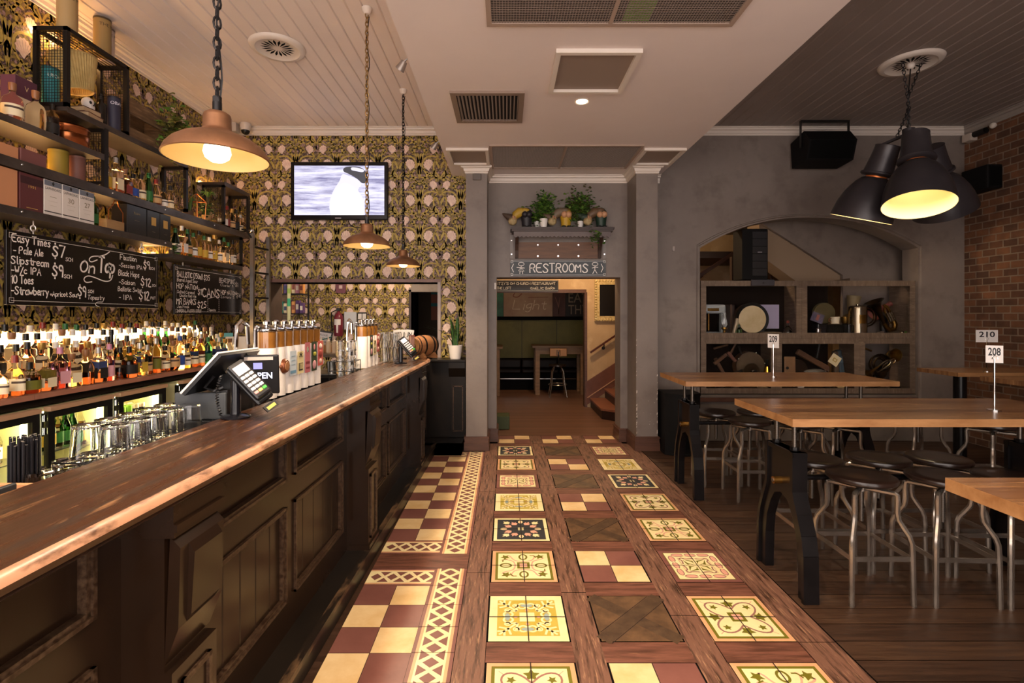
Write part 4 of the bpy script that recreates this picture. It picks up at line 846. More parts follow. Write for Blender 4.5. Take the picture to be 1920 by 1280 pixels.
b.add(vs, [(2*i, 2*((i+1) % n), 2*((i+1) % n)+1, 2*i+1) for i in range(n)], m_pl); b.build('fabric', o)
b = MB(); b.tube([(.088*cos(2*pi*i/32), .088*sin(2*pi*i/32), 0) for i in range(32)], .006, m_pl, 6, closed=True); b.build('rim', o); b = MB(); b.tube([(.15*cos(2*pi*i/32), .15*sin(2*pi*i/32), .25) for i in range(32)], .006, m_pl, 6, closed=True); b.build('rim', o); b = MB(); b.tube([(0, 0, .24), (0, 0, .33)], .004, m_chrome, 6); b.tube([(-.15, 0, .25), (.15, 0, .25)], .003, m_chrome, 6); b.build('wire_fitting', o)
def book(label, x, y, z, sx, sy, h, col, rz, grp):
    o = thing('old_book', label, 'book', (x, y, z), rz, grp); b = MB(); b.box((-sx/2+.004, -sy/2+.004, .004), (sx/2-.004, sy/2-.004, h-.004), mA('#b59a78', .8)); b.build('pages', o); b = MB()
    b.box((-sx/2, -sy/2, 0), (sx/2, sy/2, .004), mA(col, .6)); b.box((-sx/2, -sy/2, h-.004), (sx/2, sy/2, h), mA(col, .6)); b.box((-sx/2, -sy/2, 0), (-sx/2+.004, sy/2, h), mA(col, .6)); b.build('cover', o)
book('brown book at the bottom of the stack under the skull', -3.21, 3.86, 3.071, .14, .17, .045, '#6b4030', .12, 'old books under the skull'); book('darker book on top of the stack under the skull', -3.22, 3.86, 3.117, .13, .15, .04, '#4a2a22', -.1, 'old books under the skull')
o = thing('skull', 'small white skull ornament on the two old books', 'skull', (-3.2, 3.86, 3.158)); ms = mA('#cfc6c0', .5); b = MB(); b.sph((0, 0, .05), .048, ms, 16, 10, sq=(.9, .8, .9)); b.bbox((.0, -.022, .001), (.042, .022, .03), ms, None, .008, 2); b.build('cranium', o); b = MB(); [b.sph((.036, s*.017, .047), .012, m_blk, 8, 6, sq=(.6, 1, 1)) for s in (-1, 1)]; b.sph((.044, 0, .03), .006, m_blk, 6, 5, sq=(.5, .7, 1)); b.build('eye_sockets', o)
bottle('round-shouldered', 'black', .26, 'none', 'black', (-3.2, 3.985, 3.071), 0, 'black bottle right of the skull in the cage', None)
def leafy(mb, c, n, spread, ls, mats, seed, droop=0, up=.6):
    r = random.Random(seed)
    for i in range(n):
        p = V((c[0]+r.gauss(0, spread[0]), c[1]+r.gauss(0, spread[1]), c[2]+r.gauss(0, spread[2])-abs(r.gauss(0, droop))))
        a = r.uniform(0, 2*pi); t = r.uniform(-.3, 1.1); l = ls*r.uniform(.7, 1.3); d = V((cos(a)*cos(t), sin(a)*cos(t), sin(t)*up)); s = d.cross(V((0, 0, 1))).normalized()*l*.36; u = d.cross(s).normalized()*l*.12
        mb.add([p, p+d*l*.45+s+u, p+d*l, p+d*l*.45-s+u, p+d*l*.45-u], [(0, 4, 1), (1, 4, 2), (2, 4, 3), (3, 4, 0)], r.choice(mats), False)
GRN = [mat('leaf_a', '#3f6320', .5), mat('leaf_b', '#5c7d2b', .5), mat('leaf_c', '#2c4718', .5)]; OLV = [mat('leaf_d', '#5d5a1f', .55), mat('leaf_e', '#3d3a16', .55), mat('leaf_f', '#74702f', .55)]
def pot(mb, r0, r1, h, m): mb.lathe([(1e-4, 0), (r0, 0), (r1, h), (r1*.93, h), (r1*.9, h-.012), (1e-4, h-.012)], m, seg=24)
o = thing('potted_plant', 'small bushy plant in a pink hammered pot inside the cage', 'plant', (-3.17, 3.99+.0, 3.071)); o.location = (-3.165, 4.005, 3.071)
o.location = (-3.25, 4.07, 3.071); b = MB(); pot(b, .04, .05, .13, mat('hammered_pot', '#8d5a4a', .4, .3, bump=.6, bscale=60)); b.build('pot', o); b = MB(); leafy(b, (0, 0, .17), 40, (.025, .025, .02), .05, GRN, 4); b.build('leaves', o)
o = thing('timber_crate', 'weathered timber crate standing open-side out on the shelf', 'crate', (0, 0, 0)); mc = mat('crate_wood', '#7a5f42', .7, col2='#5a4430', scale=4, stretch=(1, 1, 6), col3='#94785a', scale3=8, st3=(1, 1, 10)); b = MB()
b.box((-3.40, 4.19, 3.071), (-3.14, 4.215, 3.42), mc); b.build('end_panel', o); b = MB(); b.box((-3.40, 4.725, 3.071), (-3.14, 4.75, 3.42), mc); b.build('end_panel', o); b = MB()
for z0, z1 in ((3.071, 3.16), (3.27, 3.40)): b.box((-3.155, 4.215, z0), (-3.14, 4.725, z1), mc)
for z0, z1 in ((3.071, 3.17), (3.18, 3.28), (3.29, 3.40)): b.box((-3.40, 4.215, z0), (-3.388, 4.725, z1), mc)
b.box((-3.388, 4.215, 3.071), (-3.155, 4.725, 3.08), mc); b.build('slats', o)
o = thing('trailing_ivy', 'olive ivy plant trailing over the far end of the timber crate', 'plant', (-3.04, 4.62, 3.12)); b = MB(); leafy(b, (0, .02, .16), 330, (.04, .065, .12), .06, OLV+[GRN[1]], 9, .06); o2 = b.build('leaves', o); b = MB(); [b.tube([(-.1, .0, .05), (-.03, .03*k, .2), (.02, .03*k, .1), (.03, .05*k, -.1)], .003, OLV[1], 4) for k in (-1, 0, 1, 2)]; b.lathe([(1e-4, -.029), (.035, -.029), (.045, .06), (1e-4, .06)], mA('#3a2f28', .6), (.0, 0, 0), 14); b.build('stems', o)
# middle shelf bottles and plants
MB_ = [('round-shouldered', 'straw', 'yellow', 'white', .27), ('square', 'clear', 'cream', 'silver', .30), ('square', 'amber', 'red', 'wood', .23), ('tapered', 'clear', 'blue', 'black', .22), ('round-shouldered', 'clear', 'cream', 'black', .24), ('slender', 'green', 'green', 'green', .28), ('tapered', 'amber', 'tan', 'red', .25), ('round-shouldered', 'clear', 'white', 'black', .2), ('slender', 'pale', 'cream', 'black', .24)]
for i, (s, g, l, c, h) in enumerate(MB_): bottle(s, g, h, l, c, (-3.2, 4.04+.096*i, 2.577), 0, desc(s, g, l, c)+', %s from left on middle shelf' % ordn(i), 'bottles on the middle shelf')
o = thing('driftwood_ornament', 'low spiky bone-coloured ornament at the end of the bottles', 'ornament', (-3.2, 4.88-.02, 2.577)); b = MB(); mb_ = mA('#a08c6c', .6)
for k in range(9): b.tube([(0, -.05+.012*k, .0), (.0, -.05+.012*k, .03), (.03, -.06+.014*k, .05-.003*k)], .004, mb_, 5)
b.tube([(0, -.055, .02), (0, .055, .015)], .008, mb_, 6); b.build('spines', o)
o = thing('snake_plant', 'spiky upright plant just past the mesh cage on the middle shelf', 'plant', (-3.2, 5.08, 2.577)); b = MB(); pot(b, .04, .05, .06, mA('#5b4635', .6)); b.build('pot', o); b = MB()
for k in range(14):
    a = k*2.4; b.tube([(.02*cos(a), .02*sin(a), .04), (.03*cos(a), .03*sin(a), .14), (.05*cos(a), .05*sin(a), .2+.01*(k % 5))], [.006, .006, .001], GRN[k % 3], 4)
b.build('leaves', o)
o = thing('wire_terrarium', 'geometric copper wire terrarium between two shelf plants', 'terrarium', (-3.2, 5.22, 2.577)); b = MB()
P = [(-.04, -.05, .006), (.04, -.05, .006), (.05, .06, .006), (-.05, .06, .006), (-.06, -.09, .17), (.06, -.09, .17), (.07, .05, .19), (-.05, .09, .2), (0, 0, .27)]
for i, j in ((0,1),(1,2),(2,3),(3,0),(0,4),(1,5),(2,6),(3,7),(4,5),(5,6),(6,7),(7,4),(4,8),(5,8),(6,8),(7,8)): b.tube([P[i], P[j]], .004, mco, 5)
b.build('frame', o)
o = thing('potted_succulent', 'leafy succulent in a small terracotta pot on the middle shelf', 'plant', (-3.19, 5.38, 2.577)); b = MB(); pot(b, .035, .048, .075, mA('#a07a4a', .7)); b.build('pot', o); b = MB(); leafy(b, (0, 0, .13), 70, (.035, .035, .04), .045, GRN, 21); b.build('leaves', o)
o = thing('palm_plant', 'small palm with a tuft of fronds beside the terracotta pot', 'plant', (-3.25, 5.5, 2.577)); b = MB(); b.tube([(0, 0, 0), (.01, 0, .2), (0, 0, .3)], .011, OLV[1], 7); b.build('stem', o); b = MB()
for k in range(26):
    a = k*2.4; b.tube([(0, 0, .29), (.04*cos(a), .04*sin(a), .35), (.09*cos(a), .09*sin(a), .32+.03*(k % 3))], [.005, .006, .001], GRN[k % 3], 4)
b.build('fronds', o)
for i, (s, g, l, c, h) in enumerate((('square', 'dark', 'white', 'black', .23), ('slender', 'dark', 'red', 'red', .26), ('round-shouldered', 'dark', 'tan', 'gold', .25), ('round-shouldered', 'dark', 'black', 'black', .26), ('slender', 'dark', 'cream', 'silver', .22))): bottle(s, g, h, l, c, (-3.19, 5.68+.095*i, 2.577), 0, desc(s, g, l, c)+', %s in far shelf bay' % ordn(i), 'dark bottles in the far shelf bay')
for i in range(12):
    s, g, l, c, h = (rb.choice(['round-shouldered', 'slender', 'square', 'tapered']), rb.choice(['clear', 'amber', 'bottle_green', 'straw', 'clear']) if i else 'bottle_green', rb.choice(['cream', 'white', 'yellow', 'tan']), rb.choice(['black', 'silver', 'white', 'green', 'gold']), rb.choice([.26, .28, .3]))
    bottle(s, g, h, l, c, (-3.19, 4.87+.093*i, 2.166), 0, desc(s, g, l, c)+', %s on short lower shelf' % ordn(i), 'bottles on the short lower shelf')
o = thing('small_fern', 'tiny green fern at the gap between the two lower shelves', 'plant', (-3.165, 4.775, 2.166)); b = MB(); pot(b, .02, .026, .04, mA('#4a3a2c', .7)); b.build('pot', o); b = MB(); leafy(b, (.02, .01, .065), 30, (.012, .014, .014), .04, GRN, 5, .01); b.build('leaves', o)
# ================================================================ chalkboards hung below
m_brd = mat('chalkboard', '#120e0d', .22, col2='#1c1715', scale=3); m_chalk = mat('chalk', '#f7eee4', .8, emit=None); m_chf = mA('#0c0a0a', .4)
BXP = -3.10
def bY(px): return FP*(-BXP)/(948-px)
def chain(mb, p0, p1, m, ll=.034, r=.0035, w=.011, seg=5):
    p0, p1 = V(p0), V(p1); d = p1-p0; n = max(1, round(d.length/(ll*.74))); st = d/n; d.normalize(); a = d.orthogonal().normalized(); c = d.cross(a)
    for i in range(n):
        q = p0+st*(i+.5); s = a if i % 2 else c
        mb.tube([q+s*w*cos(t)+d*(ll/2*sin(t)) for t in [2*pi*k/10 for k in range(10)]], r, m, seg, closed=True)
def board(label, y0, y1, z0, z1, chains):
    o = thing('chalkboard', label, 'chalkboard', (0, 0, 0), 0, None); b = MB(); b.box((BXP-.018, y0, z0), (BXP, y1, z1), m_brd, bev=.003); b.build('panel', o)
    b = MB(); M_ = Matrix(((0, 0, 1, BXP+.0012), (1, 0, 0, 0), (0, 1, 0, 0), (0, 0, 0, 1)))
    e, s, t = .028, .03, .0028
    ribbon(b, [(y0+e, z0+e), (y1-e, z0+e), (y1-e, z1-e), (y0+e, z1-e)], t, m_chalk, M_, True)
    for yy, sy in ((y0+e, 1), (y1-e, -1)):
        for zz, sz in ((z0+e, 1), (z1-e, -1)): ribbon(b, [(yy-sy*.012, zz-sz*.012), (yy+sy*.018, zz-sz*.012), (yy+sy*.018, zz+sz*.018), (yy-sy*.012, zz+sz*.018)], t, m_chalk, M_, True)
    b.build('border_line', o)
    for yc, zt in chains:
        b = MB(); chain(b, (BXP-.012, yc, z1-.005), (BXP-.012, yc, zt), mat('pale_chain', '#b5aca4', .35, .7), .04, .004, .012); b.build('chain', o)
    return o, M_
def write(o, M_, lines):
    b = MB()
    for t, p0, p1, pb, h, *sl in lines:
        ya, yb_ = bY(p0), bY(p1); z = CH+(594-pb)*ya/FP; hand(b, t, ya, z, h, m_chalk, M_, width=yb_-ya, wd=max(.0035, h*.14), slant=sl[0] if sl else 0)
    return b
o, M_ = board('large black chalkboard listing the tap beers, hung under the lowest shelf', 3.13, 4.5, 1.645, 2.115, ((3.32, 2.196), (4.31, 2.196)))
b = write(o, M_, [('Easy Times', 22, 96, 452, .05), ('$7', 98, 124, 480, .08), ('SCH', 123, 137, 489, .026), ('- Pale Ale', 25, 82, 474, .045), ('Slipstream', 20, 93, 493, .048), ('$9', 98, 121, 518, .08), ('SCH', 120, 135, 521, .026), ('-W/c IPA', 21, 78, 511, .044), ('10 Toes', 20, 64, 530, .052), ('-Strawberry', 21, 92, 551, .05), ('+Apricot Sour', 94, 147, 555, .034), ('$9', 146, 163, 556, .075), ('SCH', 165, 176, 549, .024),
    ('On', 149, 180, 510, .085, .15), ('Tap', 184, 216, 509, .115, .12), ('Fixation', 225, 257, 486, .042), ('-Session IPA', 223, 267, 500, .034), ('$9', 269, 282, 503, .065), ('SCH', 281, 290, 505, .022), ('Black Hops', 222, 262, 516, .044), ('-Saison', 223, 254, 532, .038), ('$12', 264, 284, 536, .07), ('SCH', 285, 293, 537, .02), ('Ballistic Swipa', 221, 266, 545, .036), ('- IIPA', 223, 248, 561, .038), ('$12', 261, 281, 562, .075), ('POT', 282, 292, 561, .024), ('Tapestry', 164, 196, 561, .032, .15)])
def curve(b, pts, wd=.008):
    ribbon(b, smooth_pts([(bY(px), CH+(594-py)*bY(px)/FP) for px, py in pts], 3), wd, m_chalk, M_)
curve(b, [(182, 487), (170, 492), (166, 486), (172, 480), (186, 480), (197, 478), (205, 472)]); curve(b, [(172, 528), (160, 530), (156, 522), (164, 516), (178, 520), (196, 528), (208, 526), (211, 516)]); curve(b, [(192, 566), (180, 566), (178, 572), (186, 575)], .004)
b.build('lettering', o)
o, M_ = board('smaller black chalkboard listing canned beers beside the ladder', 4.715, 5.92, 1.595, 2.062, ((4.86, 2.094), (5.70, 2.094)))
b = write(o, M_, [('BALLISTIC (750ml)', 332, 380, 518, .052), ('$35', 382, 394, 525, .055), ('Barrel Aged Sour', 332, 371, 527, .034), ('HOP NATION', 331, 371, 540, .046), ('$12', 371, 382, 552, .06), ('Salted Caramel', 332, 365, 549, .028), ('Double Red Ale', 337, 368, 556, .028), ('MR BANKS', 331, 368, 570, .058), ('$25', 370, 388, 577, .065), ('Jam Freak', 332, 355, 577, .028), ('IMPERIAL PASTRY STOUT', 332, 378, 585.5, .03), ('CANS', 379, 413, 556, .09),
    ('BENTSPOKE', 411, 441, 529, .048), ('$14', 441, 450, 537, .05), ('Cluster 8', 413, 438, 536, .026), ('HOP NATION', 414, 443, 552, .05), ('$16', 443, 452, 557, .05), ('Zombie 2', 413, 440, 558, .026), ('Tapestry', 391, 405, 583, .026)])
for px in (389, 410):
    for k in range(7): b.add([(BXP+.0015, bY(px)+a, CH+(594-(562+k*3.6))*bY(px)/FP+c) for a, c in ((0, -.006), (.006, -.006), (.006, .006), (0, .006))], [(0, 1, 2, 3)], m_chalk)
ribbon(b, [(bY(389), CH+(594-560)*bY(389)/FP), (bY(410), CH+(594-554)*bY(410)/FP)], .005, m_chalk, M_)
b.build('lettering', o)
# ladder at the far end
o = thing('shelf_ladder', 'narrow steel ladder hooked to the far end of the shelving', 'ladder', (0, 0, 0)); ml = mat('ladder_steel', '#8f8782', .3, .85)
PA, PB = (-2.99, 5.95), (-2.95, 6.27); b = MB()
for p in (PA, PB): b.box((p[0]-.02, p[1]-.02, .0), (p[0]+.02, p[1]+.02, 2.56), ml)
b.build('side_rails', o); b = MB()
for z in (.3, .6, .9, 1.2, 1.5, 1.8, 2.1, 2.4): b.bar((PA[0], PA[1], z), (PB[0], PB[1], z), .03, m_cage, .02)
b.build('rungs', o); b = MB(); b.tube([(-2.99, 5.93, 2.5), (-3.06, 5.93, 2.6), (-3.105, 5.93, 2.60)], .012, m_cage, 6); b.sph((-2.99, 5.93, 2.58), .03, m_chrome, 10, 6); b.build('hook', o)
# ================================================================ pendants over the bar
m_pcop = mat('pendant_copper', '#9c6f50', .42, .7, col2='#7a573e', scale=6, rng=(.35, .7), rvar=.15); m_pin = mat('pendant_enamel', '#cdb27c', .45); m_bulb = mat('bulb_glow', '#fff4de', .4, emit='#ffe0ae', es=5)
m_chd = mat('chain_dark', '#2c2a2b', .4, .7); m_chg = mat('chain_brass', '#a08050', .35, .8)
PEND = [(-1.07, 1.87, 2.155, 'large copper pendant lamp nearest the camera above the bar'), (-1.069, 3.885, 2.113, 'copper pendant lamp hanging in front of the television'), (-1.073, 5.28, 2.10, 'smaller-looking copper pendant lamp farthest along the bar, near the pillar'), (-1.07, .3, 2.12, 'copper pendant lamp behind the camera over the bar')]
for i, (x, y, z, lb) in enumerate(PEND[:3]):
    o = thing('pendant_lamp', lb, 'pendant lamp', (x, y, z), 0, 'copper pendants over the bar')
    b = MB(); pf_ = [(.175, 0), (.179, .003), (.177, .009), (.168, .03), (.150, .052), (.122, .072), (.09, .086), (.064, .096), (.052, .104), (.048, .112), (.047, .155), (.044, .165), (.034, .172), (1e-4, .174)]
    b.lathe(pf_, m_pcop, seg=48); b.build('shade', o)
    b = MB(); b.lathe([(.1745, .001), (.170, .012), (.160, .032), (.143, .050), (.117, .067), (.087, .080), (.05, .088), (1e-4, .09)], m_pin, seg=48); b.build('enamel_lining', o)
    b = MB(); b.lathe([(1e-4, -.012), (.022, -.009), (.04, .004), (.047, .024), (.043, .045), (.03, .062), (.017, .076), (.016, .088)], m_bulb, seg=20); b.build('bulb', o)
    b = MB(); b.cyl((0, 0, .170), .016, .04, m_chd, seg=14); b.bbox((-.014, -.01, .205), (.014, .01, .235), m_chd, None, .004, 1); b.build('cord_grip', o)
    lamp('pendant_beam', 'SPOT', (x, y, z-.03), 34, WARM2, .04, cone=150, blend=.6)
    L_ = ZC-z
    b = MB(); chain(b, (0, 0, .225), (0, 0, L_-.04), m_chd if i != 1 else m_chg, .05 if i == 0 else .046, .0042, .0125); b.build('chain', o)
    b = MB(); pts = [(.012*sin(k*1.1)+.008, .006*cos(k*1.7), .23+(L_-.3)*k/24) for k in range(25)]; b.tube(pts, .0032, m_chd, 5); b.build('cord', o)
    b = MB(); b.lathe([(1e-4, L_-.05), (.02, L_-.048), (.035, L_-.03), (.04, L_-.001)], m_trimw, seg=18); b.build('ceiling_rose', o)
    # television and fittings on the papered back wall
tv = thing('television', 'flat black television glowing white on the papered back wall', 'television', (0, 0, 0))
tx0, tx1, tz0, tz1 = -2.682, -1.468, 2.78, 3.505; ty = YB-.075
b = MB(); b.bbox((tx0, ty, tz0), (tx1, ty+.05, tz1), mat('tv_plastic', '#0e0c12', .18), None, .012, 2); b.box((tx0+.3, ty+.05, tz0+.2), (tx1-.3, YB-.004, tz1-.2), m_blk); b.build('casing', tv)
def screen_mat():
    m = bpy.data.materials.new('tv_picture'); m.use_nodes = True; nt = m.node_tree; N = nt.nodes.new; L = nt.links.new; p = nt.nodes['Principled BSDF']
    tc = N('ShaderNodeTexCoord'); mp = N('ShaderNodeMapping'); mp.inputs['Scale'].default_value = (1.0, 1, 11); mp.inputs['Rotation'].default_value = (0, -.06, 0); t = N('ShaderNodeTexNoise'); t.inputs['Scale'].default_value = 1.7; t.inputs['Detail'].default_value = 8; t.inputs['Roughness'].default_value = .7
    L(tc.outputs['Object'], mp.inputs[0]); L(mp.outputs[0], t.inputs[0]); r = N('ShaderNodeMapRange'); r.inputs[1].default_value = .36; r.inputs[2].default_value = .58; L(t.outputs[0], r.inputs[0])
    x = N('ShaderNodeMix'); x.data_type = 'RGBA'; x.inputs[6].default_value = (.22, .21, .38, 1); x.inputs[7].default_value = (.80, .78, .98, 1); L(r.outputs[0], x.inputs[0]); L(x.outputs[2], p.inputs['Emission Color']); p.inputs['Emission Strength'].default_value = .52; p.inputs['Base Color'].default_value = (.02, .02, .02, 1); p.inputs['Roughness'].default_value = .2; return m
b = MB(); sx0, sx1, sz0, sz1 = tx0+.047, tx1-.045, tz0+.06, tz1-.05; b.box((sx0, ty-.002, sz0), (sx1, ty, sz1), screen_mat()); 
U = lambda a, c: (sx0+(sx1-sx0)*a, sz0+(sz1-sz0)*c)
def flatpoly(pts, m, yy): n = len(pts); c = (sum(p[0] for p in pts)/n, sum(p[1] for p in pts)/n); b.add([(c[0], yy, c[1])]+[(p[0], yy, p[1]) for p in pts], [(0, i+1, (i+1) % n+1) for i in range(n)], m)
e1 = mat('tv_white', '#000000', .3, emit='#fffaf0', es=.72); e2 = mat('tv_pale', '#000000', .3, emit='#e0dcf4', es=.55); e3 = mat('tv_grey', '#000000', .3, emit='#6d6a72', es=.22)
flatpoly(smooth_pts([U(.55, .97), U(.66, .99), U(.78, .95), U(.83, .70), U(.76, .62), U(.70, .74), U(.60, .84), U(.54, .88)], 2, True), e3, ty-.003)
flatpoly(smooth_pts([U(.63, .97), U(.70, .96), U(.78, .92), U(.77, .86), U(.68, .89), U(.63, .91)], 2, True), e2, ty-.0035)
flatpoly([U(.405, .0)]+smooth_pts([U(.39, .15), U(.395, .32), U(.44, .52), U(.51, .70), U(.53, .85), U(.60, .80), U(.70, .74), U(.76, .62), U(.70, .52), U(.74, .42), U(.775, .3), U(.785, .15)], 2)+[U(.785, .0)], e2, ty-.004)
flatpoly([U(.41, .0)]+smooth_pts([U(.395, .15), U(.405, .32), U(.47, .52), U(.54, .66), U(.62, .62), U(.70, .50), U(.745, .35), U(.76, .15)], 2)+[U(.765, .0)], e1, ty-.0045)
b.build('screen', tv)
b = MB(); b.box((tx0+.555, ty-.0015, tz0+.018), (tx0+.63, ty, tz0+.027), mA('#c9c4cf', .3)); b.build('badge', tv)
b = MB(); b.tube([(tx0+.7, YB-.02, tz0), (tx0+.73, YB-.012, tz0-.06), (tx0+.8, YB-.008, tz0-.085), (tx0+.95, YB-.008, tz0-.08)], .006, m_blk, 6); b.build('cable', tv)
# ================================================================ beer fonts
m_ice = mat('frosted_font', '#f0e9e4', .42, col2='#e2d8d0', scale=6, stretch=(1, 1, 1), spec=.6); m_beer = mat('beer', '#7d4f22', .12, col2='#9a6a2d', scale=5, coat=.6)
def badge(b, kind, r):
    M_ = Matrix.Translation((r+.001, 0, .20)) @ Matrix.Rotation(pi/2, 4, 'Z') @ Matrix.Rotation(pi/2, 4, 'X')
    def rect(w_, z0, z1, c, d=0): b.box((r+.001+d, -w_, z0), (r+.003+d, w_, z1), mA(c, .4))
    if kind == 'medallion':
        b.lathe([(1e-4, .016), (.034, .014), (.044, .0), (.044, -.004)], mat('medallion', '#7a4327', .35, .4), (r, 0, .165), 24, None, 'X'); b.lathe([(1e-4, .019), (.025, .017), (.027, .014)], mA('#a5714a', .4), (r, 0, .165), 20, None, 'X'); [b.sph((r, s*.046, .165), .01, mA('#7a4327', .4), 8, 6) for s in (-1, 1)]
    elif kind == 'white': rect(.042, .10, .245, '#c9d4dc'); rect(.036, .112, .13, '#6f9ab5', .001); [rect(.026, z, z+.007, '#9db0bd', .001) for z in (.16, .185, .21)]
    elif kind == 'cream': rect(.042, .10, .235, '#e0cf9a'); rect(.028, .118, .165, '#2c2a20', .001); put_text(b, '100', .05, mA('#e0cf9a', .5), Matrix.Translation((r+.0045, 0, .142)) @ Matrix.Rotation(pi/2, 4, 'Z') @ Matrix.Rotation(pi/2, 4, 'X'), width=.046, bold=.001); [b.bar((r+.004, 0, .205), (r+.004, .026*cos(a), .205+.026*sin(a)), .005, mA('#2c2a20', .5), .002) for a in (0, .8, 1.57, 2.3, 3.14)]
    elif kind == 'pink': rect(.038, .095, .285, '#b3656c'); b.lathe([(1e-4, .004), (.018, .003)], mA('#efe6dd', .4), (r, 0, .24), 18, Matrix.Diagonal((1, .8, 1, 1)), 'X'); b.box((r+.004, -.006, .225), (r+.005, .006, .255), mA('#3a6a3f', .4)); rect(.028, .15, .165, '#7a3038', .001); rect(.028, .12, .13, '#7a3038', .001)
    elif kind == 'green': rect(.040, .095, .285, '#2c3b27'); b.sph((r+.003, 0, .25), .014, mA('#d18a8e', .5), 10, 6, None, (.2, 1, 1.4)); b.sph((r+.003, .006, .205), .02, mA('#a8a33a', .5), 10, 6, None, (.2, 1.3, .7)); b.sph((r+.003, .0, .135), .026, mA('#c58f92', .5), 10, 6, None, (.2, 1.1, 1.1))
    elif kind == 'red': rect(.042, .12, .285, '#b6564f'); [b.sph((r+.003, 0, z), q, mA(c, .5), 10, 6, None, (.2, 1.2, .8)) for z, q, c in ((.25, .022, '#e0c8bb'), (.20, .03, '#8e3a34'), (.15, .02, '#d9b3a2'))]
def font(label, x, y0, n, pitch, kinds, rz, group=None):
    o = thing('beer_font', label, 'beer tap', (x, y0, BT+.001), rz, group); r = .052
    for i in range(n):
        c = MB(); c.lathe([(1e-4, 0), (r, 0), (r, .275), (1e-4, .276)], m_ice, seg=24); cc = c.build('column', o, loc=(0, i*pitch, 0))
        c = MB(); c.lathe([(r*.93, .276), (r*.93, .365), (1e-4, .366)], m_beer, seg=24); c.build('beer_chamber', cc, label='amber beer-filled chamber')
        c = MB(); c.lathe([(r, .364), (r*1.05, .368), (r*1.05, .378), (r*.5, .385), (.012, .388), (.01, .398), (.018, .404), (.02, .42), (.012, .428), (1e-4, .43)], m_chrome, seg=20); c.build('tap_cap', cc, label='chrome cap and knob')
        if kinds[i]: c = MB(); badge(c, kinds[i], r); c.build('badge', cc)
    c = MB(); c.tube([(-.03, -.05, .39), (-.03, (n-1)*pitch+.05, .39)], .010, m_chrome, 8); c.tube([(-.03, -.05, .39), (-.03, -.06, .37), (-.03, -.06, .05)], .012, m_chrome, 8); c.tube([(-.06, -.08, .30), (-.06, -.09, .40), (-.06, -.15, .425), (-.06, -.19, .40), (-.06, -.20, .29), (-.06, -.20, .18)], .011, m_chrome, 8); c.cyl((-.06, -.20, .16), .022, .03, m_chrome, seg=12); c.build('pipework', o)
    return o
font('long bank of seven frosted beer taps with coloured badges beside the register', -1.318, 2.78, 7, .105, (None, 'medallion', 'white', 'cream', 'pink', 'green', 'red'), -.0185)
font('shorter bank of four frosted beer taps farther down the bar', -1.262, 4.42, 4, .112, (None, 'green', 'cream', 'red'), -.0185)
b = MB(); b.box((-1.48, 1.2, .86), (-1.267, 5.7, .90), m_steel); 
bench = thing('under_bar_bench', 'steel bench behind the bar that carries the glass racks', 'bench'); b = MB(); b.box((-1.66, 1.0, .86), (-1.267, 5.6, .90), m_steel); b.build('bench_top', bench); b = MB(); b.box((-1.64, 1.02, .0), (-1.30, 5.58, .858), m_barblk); b.build('cabinet', bench)
# tap plinths behind the bar edge
for y0, y1 in ((2.66, 3.48), (4.34, 4.84)): pass
# ================================================================ register
reg = thing('cash_register', 'black and grey register with a tilted screen, seen from behind', 'register', (0, 0, 0)); mg = mat('register_grey', '#3c3f43', .45); mdk = mat('register_black', '#131214', .35)
b = MB(); b.bbox((-1.53, 2.30, .902), (-1.268, 2.55, 1.10), mdk, None, .008, 2); b.build('riser', reg)
b = MB(); b.bbox((-1.51, 2.295, 1.102), (-1.275, 2.312, 1.225), mg, None, .006, 2); b.prism([(-1.51, 1.102), (-1.275, 1.102), (-1.275, 1.235), (-1.51, 1.20)], 2.31, 2.54, mdk, 'XZ'); b.build('printer_body', reg)
A_, B_ = V((-1.425, 0, 1.232)), V((-1.262, 0, 1.408)); d = (B_-A_).normalized(); nn = V((-d.z, 0, d.x))
b = MB()
def slab(b, s0, s1, t0, t1, y0, y1, m): b.prism([tuple((A_+d*s+nn*t)[k] for k in (0, 2)) for s, t in ((s0, t0), (s1, t0), (s1, t1), (s0, t1))], y0, y1, m, 'XZ')
Ls = (B_-A_).length
slab(b, 0, Ls, -.014, 0, 2.22, 2.57, mdk); b.build('screen_back', reg); b = MB(); slab(b, -.002, Ls+.002, 0, .009, 2.215, 2.575, mat('screen_rim', '#cfc9c6', .3)); b.build('screen_bezel', reg); b = MB(); slab(b, .012, Ls-.012, .009, .0105, 2.235, 2.555, mat('pos_screen', '#0c0c10', .1, emit='#8f93a8', es=.35)); b.build('touch_screen', reg)
b = MB(); b.bar((-1.33, 2.40, 1.30), (-1.33, 2.40, 1.23), .06, mdk, .03); b.tube([(-1.32, 2.28, 1.30), (-1.36, 2.28, 1.25), (-1.32, 2.28, 1.235), (-1.29, 2.30, 1.25)], .008, mdk, 6); b.build('stand', reg)
